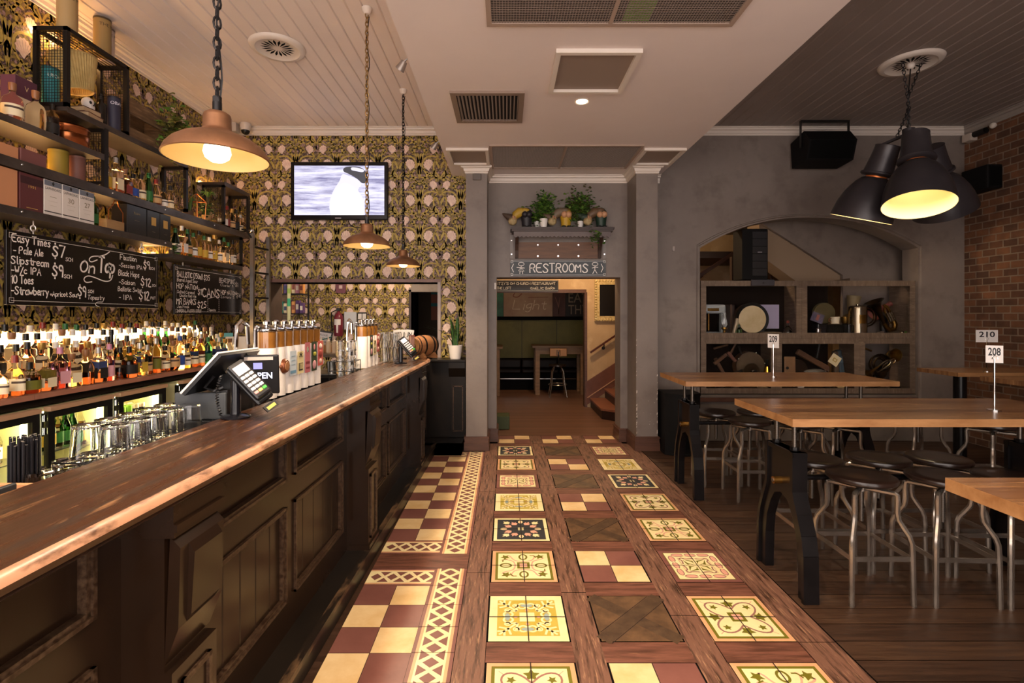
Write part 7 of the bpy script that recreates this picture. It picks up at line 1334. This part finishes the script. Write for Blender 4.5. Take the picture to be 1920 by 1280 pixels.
for xx, sx in ((sX0+e, 1), (sX1-e, -1)):
    for zz, sz in ((sZ0+e, 1), (sZ1-e, -1)): ribbon(b, [(xx-sx*.006, zz-sz*.006), (xx+sx*.02, zz-sz*.006), (xx+sx*.02, zz+sz*.02), (xx-sx*.006, zz+sz*.02)], .004, mw, M_, True)
hand(b, 'RESTROOMS', .305, sZ0+.045, .11, mw, M_, width=.745, wd=.013, rough_=.2)
rg2 = lambda *p, w_=.008: ribbon(b, list(p), w_, mw, M_)
for sx, c in ((1, .197), (-1, 1.125)):
    zc = sZ0+.10; q = .098 if sx > 0 else .078
    rg2((c-sx*q+.0, zc+.05), (c-sx*q-sx*.022, zc), (c-sx*q, zc-.05))
    ribbon(b, [(c+.036*cos(a*pi/7), zc+.05+.022*sin(a*pi/7)) for a in range(14)], .007, mw, M_, True); rg2((c, zc+.03), (c-.004, zc-.02))
    if sx > 0: rg2((c-.055, zc+.008), (c+.04, zc+.0)); rg2((c-.004, zc+.01), (c-.036, zc-.035), (c+.036, zc-.04), (c-.004, zc+.01)); rg2((c-.014, zc-.036), (c-.018, zc-.07)); rg2((c+.012, zc-.038), (c+.018, zc-.07))
    else: rg2((c-.035, zc+.0), (c, zc+.012), (c+.035, zc+.008)); rg2((c-.003, zc-.02), (c-.028, zc-.068)); rg2((c-.003, zc-.02), (c+.024, zc-.066))
b.build('lettering', o)
# ================================================================ hallway behind the door
YS = YH-.022
o = thing('direction_sign', 'black chalk sign naming the restaurant and bar in the hallway', 'sign', (0, 0, 0)); b = MB(); b.box((-.17, YS-.02, 2.012), (.915, YS-.001, 2.205), m_brd); b.build('board', o); b = MB(); M_ = Matrix(((1, 0, 0, 0), (0, 0, -1, YS-.0215), (0, 1, 0, 0), (0, 0, 0, 1))); mc2 = mA('#b9b2aa', .7)
ribbon(b, [(-.16, 2.022), (.905, 2.022), (.905, 2.195), (-.16, 2.195)], .004, mc2, M_, True); hand(b, "ITZY'S ON CHURCH RESTAURANT", -.14, 2.128, .042, mc2, M_, width=1.01, wd=.0062); hand(b, 'THE LOFT', -.15, 2.048, .042, mc2, M_, width=.25, wd=.0062); hand(b, 'GAELIC BAR>', .43, 2.046, .042, mc2, M_, width=.43, wd=.0062); b.build('lettering', o)
o = thing('stair', 'timber stair rising to the right behind the doorway', 'stair', (0, 0, 0)); m_tr = mat('stair_tread', '#7a4a35', .35, col2='#8d5a42', scale=3, stretch=(1, 6, 1)); m_rs = mat('stair_riser', '#2b1a14', .4)
for k in range(9):
    x = 1.48+.25*k; z = .165*(k+1); b = MB(); P = [(x, YH-.005), (x, 7.75 if k == 0 else 7.56), (x+.25, 7.52 if k == 0 else 7.56), (x+.60, 7.52 if k == 0 else 7.56), (x+.60, YH-.005)] if k < 1 else [(x, YH-.005), (x, 7.56), (x+.30, 7.56), (x+.30, YH-.005)]
    b.prism(P, 0.002 if k < 1 else z-.20, z-.03, m_rs, 'XY'); c = b.build('riser', o); b = MB(); b.prism([(px_-.02 if i < 2 else px_, py_-(.02 if py_ < 8 else 0)) for i, (px_, py_) in enumerate(P)], z-.03, z, m_tr, 'XY'); b.build('tread', o)
b = MB(); b.prism([(1.40, .0), (1.40, .44), (4.0, 2.16), (4.0, 1.76), (1.42, .05)], YH-.03, YH-.004, mat('stair_string', '#5b3527', .4, col2='#6b4232', scale=4)); b.bar((1.42, YH-.034, .17), (4.0, YH-.034, 1.89), .012, mA('#b58a68', .4), .012); b.build('wall_string', o)
b = MB(); b.bar((2.2, 7.50, 1.74), (4.6, 7.50, 3.30), .06, mat('rail_wood', '#3a2118', .35), .05); b.build('handrail', o)
for k in range(14): x = 2.3+.15*k; z0 = (x-1.48)*.66+.1; b = MB(); b.lathe([(.016, 0), (.016, .2), (.024, .24), (.014, .3), (.022, .5), (.014, .6), (.02, .64), (.016, .85)], mA('#4a2a1e', .4), (x, 7.50, z0), 10); b.build('baluster', o)
b = MB(); b.box((2.14, 7.45, .3), (2.24, 7.55, 1.85), mA('#3a2118', .4)); b.build('newel', o); b = MB(); b.prism([(2.2, .35), (2.2, .62), (4.6, 2.20), (4.6, 1.9)], 7.47, 7.50, mA('#33201a', .4)); b.build('outer_string', o)
o = thing('wall_handrail', 'thin dark handrail bracketed to the lit stair wall', 'handrail', (0, 0, 0)); b = MB(); b.bar((1.463, YH-.075, .955), (3.4, YH-.075, 2.28), .045, mA('#4a2217', .3), .03); b.build('rail', o); b = MB(); b.tube([(1.70, YH-.075, 1.10), (1.70, YH-.07, 1.05), (1.70, YH-.003, 1.03)], .011, m_blk, 7); b.cyl((1.70, YH-.012, 1.03), .03, .01, m_blk, 'Y', 12); b.build('rail_bracket', o)
o = thing('gilt_picture', 'ornate cream and gold frame on the stair wall', 'frame', (0, 0, 0)); mgf = mat('gilt_frame', '#cdb683', .4, col2='#a88a50', scale=30, bump=.8, bscale=45); b = MB(); xa, xb, za, zb_ = 1.545, 2.35, 1.50, 2.215; f = .085
for P in ([(xa, za), (xa, zb_), (xa+f, zb_-f), (xa+f, za+f)], [(xb, za), (xb-f, za+f), (xb-f, zb_-f), (xb, zb_)], [(xa, za), (xa+f, za+f), (xb-f, za+f), (xb, za)], [(xa, zb_), (xb, zb_), (xb-f, zb_-f), (xa+f, zb_-f)]): b.prism(P, YH-.05, YH-.004, mgf)
for k in range(16): b.sph((xa+.02, YH-.05, za+.03+(zb_-za-.06)*k/15), .022, mgf, 8, 6, sq=(1, .7, .8))
for k in range(16): b.sph((xa+.03+(xb-xa-.06)*k/15, YH-.05, za+.02), .02, mgf, 8, 6, sq=(.8, .7, 1)); b.sph((xa+.03+(xb-xa-.06)*k/15, YH-.05, zb_-.02), .02, mgf, 8, 6, sq=(.8, .7, 1))
b.build('moulding', o); b = MB(); b.box((xa+f-.005, YH-.03, za+f-.005), (xb-f+.005, YH-.02, zb_-f+.005), mat('dark_picture', '#0f0a08', .3)); b.build('picture', o)
YP = 11.165
def mural(lb, p0, p1, col, fn=None):
    x0, x1 = (p0-948)*YP/FP, (p1-948)*YP/FP; o = thing('wall_panel', lb, 'panel', (0, 0, 0), 0, None); o.name = 'painted_board'; b = MB(); b.box((x0+.003, YP-.025, 1.58), (x1-.003, YP-.001, 2.13), col); b.build('board', o)
    if fn: b = MB(); fn(b, Matrix(((1, 0, 0, 0), (0, 0, -1, YP-.027), (0, 1, 0, 0), (0, 0, 0, 1))), x0, x1); b.build('lettering', o)
mural('green painted board at the left of the alcove wall', 920, 944, mat('mural_green', '#1c6b4a', .5, col2='#123a2c', scale=4)); mural('cream painted board with script lettering on the alcove wall', 944, 1036, mat('mural_cream', '#9a8068', .6, col2='#8a6a58', scale=3), lambda b, M_, x0, x1: (hand(b, 'Light', x0+.2, 1.74, .2, mA('#c9b49a', .6), M_, width=.75, wd=.014, slant=.2), ribbon(b, smooth_pts([(x0+.25, 2.1), (x0+.2, 2.02), (x0+.32, 2.0), (x0+.4, 2.08)], 2), .02, mA('#6b3527', .6), M_), ribbon(b, [(x0+.55, 2.0), (x1-.1, 2.01)], .012, mA('#6b3527', .6), M_)))
mural('dark maroon painted board beside the lettered board', 1036, 1060, mat('mural_maroon', '#3d1f1b', .6, col2='#4d2a22', scale=4), lambda b, M_, x0, x1: [ribbon(b, smooth_pts([(x0+.14, 1.62), (x0+.13, 1.8), (x0+.06+.1*k, 2.0)], 2), .012, mA('#7a5244', .6), M_) for k in (0, 1)])
mural('black painted board lettered EAT THY on the alcove wall', 1060, 1104, mA('#191412', .6), lambda b, M_, x0, x1: (put_text(b, 'EAT', .30, mA('#7a6a58', .6), M_ @ Matrix.Translation(((x0+x1)/2+.02, 1.98, 0)), width=.44), put_text(b, 'THY', .30, mA('#7a6a58', .6), M_ @ Matrix.Translation(((x0+x1)/2+.02, 1.72, 0)), width=.44)))
m_old = mat('old_table_wood', '#7a5a38', .5, col2='#634628', scale=3, stretch=(1, 6, 6))
def alcove_table(lb, x0, x1, y0, y1, h):
    o = thing('dining_table', lb, 'table', (0, 0, 0), 0, 'timber tables in the alcove'); b = MB(); b.box((x0-.06, y0-.05, h-.04), (x1+.06, y1+.05, h), m_old); b.build('tabletop', o); b = MB(); b.box((x0+.02, y0+.02, h-.17), (x1-.02, y0+.045, h-.041), m_old); b.box((x0+.02, y1-.045, h-.17), (x1-.02, y1-.02, h-.041), m_old); b.build('apron', o)
    for x in (x0, x1-.09):
        for y in (y0, y1-.09): b = MB(); b.box((x, y, .002), (x+.09, y+.09, h-.041), m_old); b.build('leg', o)
alcove_table('tall timber table in the alcove behind the doorway', .60, 1.60, 10.15, 10.75, .99); alcove_table('timber table at the left of the alcove, mostly hidden by the door jamb', -.42, -.12, 10.0, 10.7, .98)
o = thing('banquette', 'dark leather bench along the alcove wall', 'bench', (0, 0, 0)); b = MB(); lea = mat('dark_leather', '#1a100d', .4, spec=.12)
for k in range(3): b.bbox((-.45+.80*k, 11.02, .45), (.34+.80*k, 11.125, .645), lea, None, .03, 3)
b.build('backrest', o); b = MB()
for k in range(3): b.bbox((-.45+.80*k, 10.80, .36), (.34+.80*k, 11.125, .448), lea, None, .03, 3)
b.build('seat', o); b = MB(); b.box((-.45, 10.85, .002), (1.94, 11.12, .359), m_dark); b.build('plinth', o); b = MB(); b.tube([(-.42, 10.78, .25), (1.9, 10.78, .25)], .012, m_chrome, 8); [b.tube([(x_, 10.78, .25), (x_, 10.85, .25)], .01, m_chrome, 6) for x_ in (-.3, .4, 1.1, 1.8)]; b.build('foot_rail', o)
o = thing('counter_stool', 'metal swivel stool with a small wooden backrest at the alcove table', 'stool', (1.03, 9.85, 0)); b = MB(); b.bbox((-.165, -.02, .80), (.165, .0, .955), mat('ply_back', '#8d6238', .45), None, .05, 4); b.build('backrest', o); b = MB(); b.cyl((0, .12, .60), .17, .03, m_seat, seg=28); b.build('seat', o); b = MB(); b.tube([(0, -.03, .90), (0, -.04, .70), (0, .05, .58)], .012, m_iron, 6); b.tube([(-.03, -.025, .92), (-.03, -.03, .82), (.03, -.03, .82), (.03, -.025, .92)], .007, m_iron, 5, closed=True); b.build('back_bracket', o)
for k in range(4): a = pi/4+k*pi/2; b = MB(); b.tube([(.08*cos(a), .12+.08*sin(a), .6), (.15*cos(a), .12+.15*sin(a), .5), (.18*cos(a), .12+.18*sin(a), .25), (.24*cos(a), .12+.24*sin(a), .002)], .011, m_leg, 6); b.build('leg', o)
b = MB(); b.tube([(.18*cos(k*pi/8), .12+.18*sin(k*pi/8), .24) for k in range(16)], .009, m_leg, 6, closed=True); b.build('foot_ring', o)
o = thing('green_mat', 'small dark green box on the hallway floor by the left jamb', 'box', (0, 0, 0)); o.name = 'green_box'; b = MB(); b.bbox((-.20, 7.02, .002), (.055, 7.30, .185), mat('green_box_paint', '#38401c', .6), None, .006, 1); b.build('case', o)
# ================================================================ seen through the serving opening
YR = 9.095
o = thing('fire_extinguisher', 'red fire extinguisher on the papered wall of the pass-through', 'extinguisher', (-2.98, YR-.10, 1.23)); b = MB(); b.lathe([(1e-4, 0), (.075, .0), (.08, .02), (.08, .33), (.06, .39), (.025, .42), (.02, .45), (1e-4, .45)], mA('#6d2230', .3), seg=24); b.build('cylinder', o); b = MB(); b.lathe([(.081, .20), (.081, .30)], mA('#d8d0cc', .5), seg=24, a0=-2.4, a1=-.8); b.box((-.015, -.083, .06), (.015, -.081, .22), mA('#d8d0cc', .5)); b.build('label', o); b = MB(); b.box((-.03, -.04, .45), (.03, .06, .50), m_blk); b.tube([(-.03, 0, .47), (-.12, -.02, .42), (-.12, -.02, .2), (-.10, -.03, .08)], .012, m_blk, 6); b.build('valve_hose', o); b = MB(); b.box((-.05, .082, .15), (.05, .099, .4), m_blk); b.build('wall_bracket', o)
o = thing('fuse_box', 'pale grey wall box beside the fire extinguisher', 'box', (0, 0, 0)); b = MB(); b.bbox((-2.90, YR-.06, 1.34), (-2.68, YR-.001, 1.66), mA('#b5b8bd', .4), None, .006, 1); b.build('box', o); b = MB(); b.tube([(-2.82, YR-.02, 1.34), (-2.83, YR-.02, 1.26), (-2.95, YR-.03, 1.16), (-3.15, YR-.05, 1.08)], .008, mA('#b09a80', .5), 6); b.build('cable', o)
o = thing('notice_board', 'black notice board with white cards beside the wall box', 'board', (0, 0, 0)); b = MB(); b.box((-2.665, YR-.02, 1.32), (-2.505, YR-.001, 1.655), m_blk); b.build('board', o); b = MB(); [b.box((-2.655+.078*i, YR-.023, 1.41+.12*j), (-2.59+.078*i, YR-.02, 1.51+.12*j), mA('#cfc9c4', .6)) for i in range(2) for j in range(2)]; b.build('cards', o, kind=None)
o = thing('wall_sign', 'small mauve framed sign above the extinguisher', 'sign', (0, 0, 0)); b = MB(); b.box((-3.06, YR-.02, 2.00), (-2.88, YR-.001, 2.2), mA('#6d3f4a', .5)); b.build('board', o); b = MB(); b.box((-3.0, YR-.022, 2.08), (-2.94, YR-.02, 2.14), mA('#c9b0b0', .5)); b.build('emblem', o)
o = thing('rear_bench', 'steel kitchen bench behind the serving opening', 'bench', (0, 0, 0)); b = MB(); b.box((-3.60, 6.75, 1.03), (-1.98, 7.45, 1.07), mat('bench_wood', '#5d4a3a', .4, col2='#4a3a2d', scale=3)); b.build('top', o); b = MB(); [b.box((x, y, .002), (x+.05, y+.05, 1.029), m_steel) for x in (-3.55, -2.8, -2.05) for y in (6.78, 7.38)]; b.box((-3.55, 6.80, .78), (-2.0, 7.40, .80), m_steel); b.build('frame', o)
for i, (x, y, t) in enumerate(((-2.56, 7.0, 0), (-2.47, 7.02, 0), (-2.38, 7.0, 1), (-2.10, 7.05, 1))): o = thing('sauce_bottle', 'pale squeeze bottle on the kitchen bench, %s from left' % ordn(i), 'bottle', (x, y, 1.071), 0, 'squeeze bottles'); b = MB(); b.lathe([(1e-4, 0), (.033, 0), (.035, .14), (.028, .155)], mA('#c9ad8d', .4), seg=18); b.build('body', o); b = MB(); b.lathe([(.03, .155), (.028, .17), (.012, .18), (.006, .225), (1e-4, .226)], mA('#d8c4ac', .4), seg=16); b.build('nozzle', o)
o = thing('fruit_jar', 'tall jar of lemons on the kitchen bench behind the taps', 'jar', (-2.66, 6.85, 1.071)); b = MB(); b.lathe([(1e-4, 0), (.055, 0), (.06, .02), (.06, .24), (.05, .26)], m_pane, seg=20); b.build('glass', o); b = MB(); [b.sph((.02*cos(k*2.2), .02*sin(k*2.2), .035+.042*k), .03, mA('#a88f1d', .4), 10, 7) for k in range(5)]; b.build('lemons', o, kind=None)
o = thing('table_sign', 'black-framed notice propped on the kitchen bench', 'sign', (-2.70, 7.36, 1.073), .12, None, (-.2, .16, .12)); b = MB(); b.bbox((-.12, -.012, .01), (.12, .012, .30), m_blk, None, .006, 1); b.build('frame', o); b = MB(); b.box((-.10, -.014, .035), (.10, -.012, .275), mA('#c9c4c2', .5)); M_ = Matrix(((1, 0, 0, 0), (0, 0, -1, -.0155), (0, 1, 0, 0), (0, 0, 0, 1)))
[put_text(b, t, .04, mA('#3a3638', .5), M_ @ Matrix.Translation((0, .235-.05*k, 0)), width=.11+.02*k) for k, t in enumerate(('PLEASE', 'ORDER AT', 'THE BAR', 'THANK YOU'))]; b.build('notice', o)
o = thing('folded_cloth', 'teal folded cloth or menu leaning on the kitchen bench', 'cloth', (-2.62, 7.15, 1.235), .3, None, (0, -.30, .3)); o.name = 'menu_folder'; o['label'] = 'teal menu folder leaning across a tan box on the kitchen bench'; o['category'] = 'folder'; b = MB(); b.bbox((-.16, -.08, 0), (.16, .08, .012), mA('#17564a', .5), None, .004, 1); b.build('cover', o)
o = thing('supply_box', 'tan open box under the teal folder', 'box', (-2.66, 7.16, 1.071)); b = MB(); b.box((-.17, -.12, 0), (.17, .12, .01), mA('#a8784a', .7)); [b.box(q, r, mA('#a8784a', .7)) for q, r in (((-.17, -.12, .01), (.17, -.11, .09)), ((-.17, .11, .01), (.17, .12, .09)), ((-.17, -.11, .01), (-.16, .11, .09)), ((.16, -.11, .01), (.17, .11, .09)))]; b.build('box', o)
for i, (x, y, h) in enumerate(((-2.28, 6.95, .12), (-2.13, 6.98, .13), (-2.42, 7.02, .15))): o = thing('steel_tin', 'steel tub on the shelf of the kitchen bench, %s from right' % ('second', 'first', 'third')[i], 'tub', (x, y, .801), 0, 'steel tubs'); b = MB(); b.lathe([(1e-4, 0), (.055, 0), (.068, h), (.064, h), (.05, .01), (1e-4, .01)], m_steel, seg=22); b.build('tub', o)
# bright packets on a rack left of the opening
o = thing('packet_rack', 'black wire rack with shelves of bright packets in the serving opening', 'rack', (0, 0, 0)); b = MB()
for x in (-3.28, -2.86): b.box((x-.01, 7.30, 1.071), (x+.01, 7.32, 2.25), m_blk)
for z in (1.62, 1.90): b.box((-3.28, 7.12, z-.015), (-2.86, 7.32, z), m_blk)
[b.box((-3.28+.021*k-.001, 7.312, 1.12), (-3.28+.021*k+.001, 7.316, 1.60), m_blk) for k in range(21)]; [b.box((-3.28, 7.311, 1.12+.03*k), (-2.86, 7.313, 1.122+.03*k), m_blk) for k in range(16)]
b.build('frame', o); rq = random.Random(4)
for j, z in enumerate((1.621, 1.901)):
    for k in range(7):
        c = rq.choice([('cream', '#d8c49a'), ('orange', '#c98a4a'), ('purple', '#5d3f6d'), ('teal', '#2f9a8a'), ('mint', '#7ac9a0'), ('pink', '#c98a9a'), ('yellow', '#d0b450')]); h = rq.uniform(.14, .20); o = thing('snack_packet', '%s packet, %s from left on the %s shelf of the wire rack' % (c[0], ordn(k), ('lower', 'upper')[j]), 'packet', (-3.245+.057*k, 7.20, z), 0, 'packets on the wire rack'); b = MB(); b.bbox((-.026, -.04, 0), (.026, .04, h), mA(c[1], .5), None, .006, 1); b.build('packet', o); b = MB(); b.box((-.018, -.0415, h*.3), (.018, -.04, h*.7), mA(rq.choice(['#e8dcc0', '#7d3a2e', '#2d3a5a']), .5)); b.build('label', o)
o = thing('strip_banner', 'tall pale yellow and green strip hung before the packet rack', 'banner', (-3.045, 7.085, 1.50)); b = MB(); b.box((-.022, -.003, 0), (.022, .003, .62), mA('#d6cf95', .6)); b.build('strip', o); b = MB(); b.box((-.022, -.0042, .22), (.022, -.003, .33), mA('#3fae7a', .6)); b.box((-.022, -.0042, .40), (.022, -.003, .47), mA('#a9c45a', .6)); b.build('print', o); b = MB(); b.box((-.004, .003, .60), (.004, .03, .615), m_blk); b.build('hook', o)
# doorway in the rear papered wall and picture beyond
b = MB(); b.box((-1.74, 9.06, 0), (-1.70, 9.32, 2.06), m_dwood); b.box((-1.74, 9.06, 2.02), (-.62, 9.1, 2.10), m_plaster); struct(b, 'door_1')
o = thing('striped_picture', 'terracotta and teal striped picture in the room beyond the rear door', 'picture', (0, 0, 0)); b = MB(); b.box((-1.62, 10.96, 1.50), (-1.10, 10.98, 2.15), mA('#8a4f3a', .6)); [b.box((-1.62, 10.957, z), (-1.10, 10.96, z+.07), mA('#1f6b6d', .6)) for z in (1.80, 2.06)]; b.build('canvas', o)
b = MB(); b.box((-1.9, 10.985, 0), (-.63, 11.05, 3.0), mat('back_room', '#3a3020', .7)); struct(b, 'wall_back_room')
# no lamp bodies are built behind the camera

# ================================================================ odds and ends at the far end of the back counter
o = thing('notice_card', 'blank cream card propped at the far end of the back counter', 'card', (-2.96, 5.54, 1.115), .35, None, (-.12, 0, .35)); b = MB(); b.box((-.11, -.003, .002), (.11, .003, .24), mA('#d8cfc0', .6)); b.build('card', o)
o = thing('teal_bracket_sign', 'small teal corner-shaped board behind the last bottles', 'sign', (-3.2, 5.62, 1.101)); b = MB(); b.prism([(0, .002), (.03, .002), (.03, .24), (.14, .24), (.14, .29), (0, .29)], -.006, .006, mA('#4d96a3', .5), 'XZ', T((0, 0, 0), .5)); b.build('board', o)
o = thing('napkin_stack', 'stack of white napkins at the far end of the back counter', 'napkins', (-3.12, 5.72, 1.101)); b = MB(); [b.box((-.08, -.07, .014*k+.0005), (.08, .07, .014*k+.0125), mA('#d9d2c8', .8), T((0, 0, 0), .05*(k % 3))) for k in range(9)]; b.build('napkins', o)
# more bric-a-brac behind the cabinet doors
rc = random.Random(23)
def frame_item(label, px, py, y, z0=None, rot=None):
    x, z = xz(px, py); return thing('old_ornament', label, 'ornament', (x, y, z if z0 is None else z0), 0, None, rot)
def put(o, n, f): b = MB(); f(b); b.build(n, o)
o = frame_item('dark leather case standing behind the drum in the upper left door', 1368, 580, YI+.10, S2+.001); o.name = 'leather_case'; put(o, 'case', lambda b: b.bbox((-.11, -.03, 0), (.11, .05, .42), mA('#2a1d17', .45), None, .02, 2)); put(o, 'straps', lambda b: [b.box((x_-.012, -.034, .0), (x_+.012, -.030, .42), mA('#4a3424', .5)) for x_ in (-.05, .05)])
o = frame_item('lilac paper sheets pinned behind the drum in the upper left door', 1455, 565, YI+.15, S2+.2); o.name = 'paper_sheet'; put(o, 'sheet', lambda b: b.box((-.15, -.002, -.1), (.12, .002, .22), mA('#a9a0bd', .7)))
o = frame_item('dark bottle cluster base with amber glass left of the slats', 1352, 610, YI-.10, S2+.001); o.name = 'oil_lamp'; put(o, 'base', lambda b: b.lathe([(1e-4, 0), (.04, 0), (.045, .02), (.02, .05), (.018, .08), (.04, .1), (.04, .12)], brs, seg=18)); put(o, 'chimney', lambda b: b.lathe([(.025, .12), (.04, .16), (.022, .26), (.022, .30)], m_tum, seg=18)); o['label'] = 'small brass oil lamp at the lower left of the upper left door'
o = frame_item('coil of dark brass tubing behind the churn in the upper right door', 1640, 560, YI+.15, S2+.26); o.name = 'horn_coil'; put(o, 'coil', lambda b: [b.tube([(r_*cos(k*pi/12), 0, r_*sin(k*pi/12)) for k in range(24)], .010, brd, 7, closed=True) for r_ in (.13, .10)])
o = frame_item('dark shaded lantern at the right back of the upper right door', 1670, 600, YI+.13, S2+.001); o.name = 'lantern'; put(o, 'lantern', lambda b: b.lathe([(1e-4, 0), (.06, 0), (.06, .03), (.045, .05), (.045, .2), (.06, .22), (.02, .27), (1e-4, .28)], mA('#1d1715', .4), seg=18))
for i, (px, py, r, c, lb) in enumerate(((1345, 715, .06, '#3a2a1f', 'dark round tin at the bottom left of the lower left door'), (1375, 718, .05, '#5d4630', 'brown round tin in the lower left door'), (1424, 722, .07, '#8d7a5a', 'speckled basket at the bottom right of the lower left door'), (1496, 722, .05, '#b5ada5', 'white round clock face low in the middle lower door'), (1545, 722, .06, '#2f2822', 'dark round pot low in the middle lower door'), (1572, 716, .085, '#c0a878', 'pale round tambourine at the bottom right of the middle lower door'), (1640, 722, .07, '#4a3626', 'brown bowl at the bottom of the lower right door'), (1672, 722, .06, '#1d1a1c', 'black round flask at the bottom of the lower right door'))):
    o = frame_item(lb, px, py, YI-.085+.03*(i % 2), S1+.001); o.name = ('tin', 'tin', 'basket', 'clock', 'pot', 'tambourine', 'bowl', 'flask')[i]; o['category'] = o.name.split('.')[0]
    if i in (3, 5): put(o, 'face', lambda b: b.lathe([(1e-4, -.012), (r*.9, -.012)], mA(c, .6), (0, 0, r), 26, None, 'Y')); put(o, 'rim', lambda b: b.lathe([(r*.9, -.014), (r, -.012), (r, .02)], wdk, (0, 0, r), 26, None, 'Y'))
    else: put(o, 'body', lambda b: b.lathe([(1e-4, 0), (r*.8, 0), (r, r*.6), (r*.92, r*1.3), (r*.5, r*1.5), (1e-4, r*1.52)], mA(c, .5), seg=22))
for i, (px, py, a, l, lb) in enumerate(((1378, 655, .5, .22, 'thin dark stick at the top of the lower left door'), (1392, 662, -.3, .2, 'short brown stick beside the brown drum'), (1352, 650, 1.3, .18, 'short slat lying across the top left of the lower left door'), (1540, 655, .2, .24, 'curved dark handle at the top of the middle lower door'), (1530, 708, 1.4, .24, 'dark rod lying low in the middle lower door'), (1640, 705, .9, .25, 'dark brass slide in the lower right door'), (1632, 655, -1.2, .12, 'short brass pipe at the top left of the lower right door'))):
    x, z = xz(px, py); o = thing('stick', lb, 'stick', (x, YI+.06-.02*(i % 3), z), 0, None, (0, a, 0)); b = MB(); b.cyl((0, 0, -l/2), .014, l, (wdk, m_blk, wdk, m_blk, m_blk, brd, brs)[i], seg=10); b.sph((0, 0, l/2), .018, (wdk, m_blk, wdk, m_blk, m_blk, brd, brs)[i], 10, 7); b.build('stick', o)
o = frame_item('dark instrument body with a round hole filling the back of the middle lower door', 1505, 690, YI+.12, S1+.001); o.name = 'lute_body'; put(o, 'body', lambda b: b.prism([(.13*cos(k*pi/14)*(1 if k < 14 else 1), .19+.19*sin(k*pi/14)) for k in range(28)], -.03, .03, mA('#2c1d14', .35))); put(o, 'sound_hole', lambda b: b.lathe([(1e-4, -.032), (.035, -.032)], m_blk, (0, 0, .2), 20, None, 'Y'))
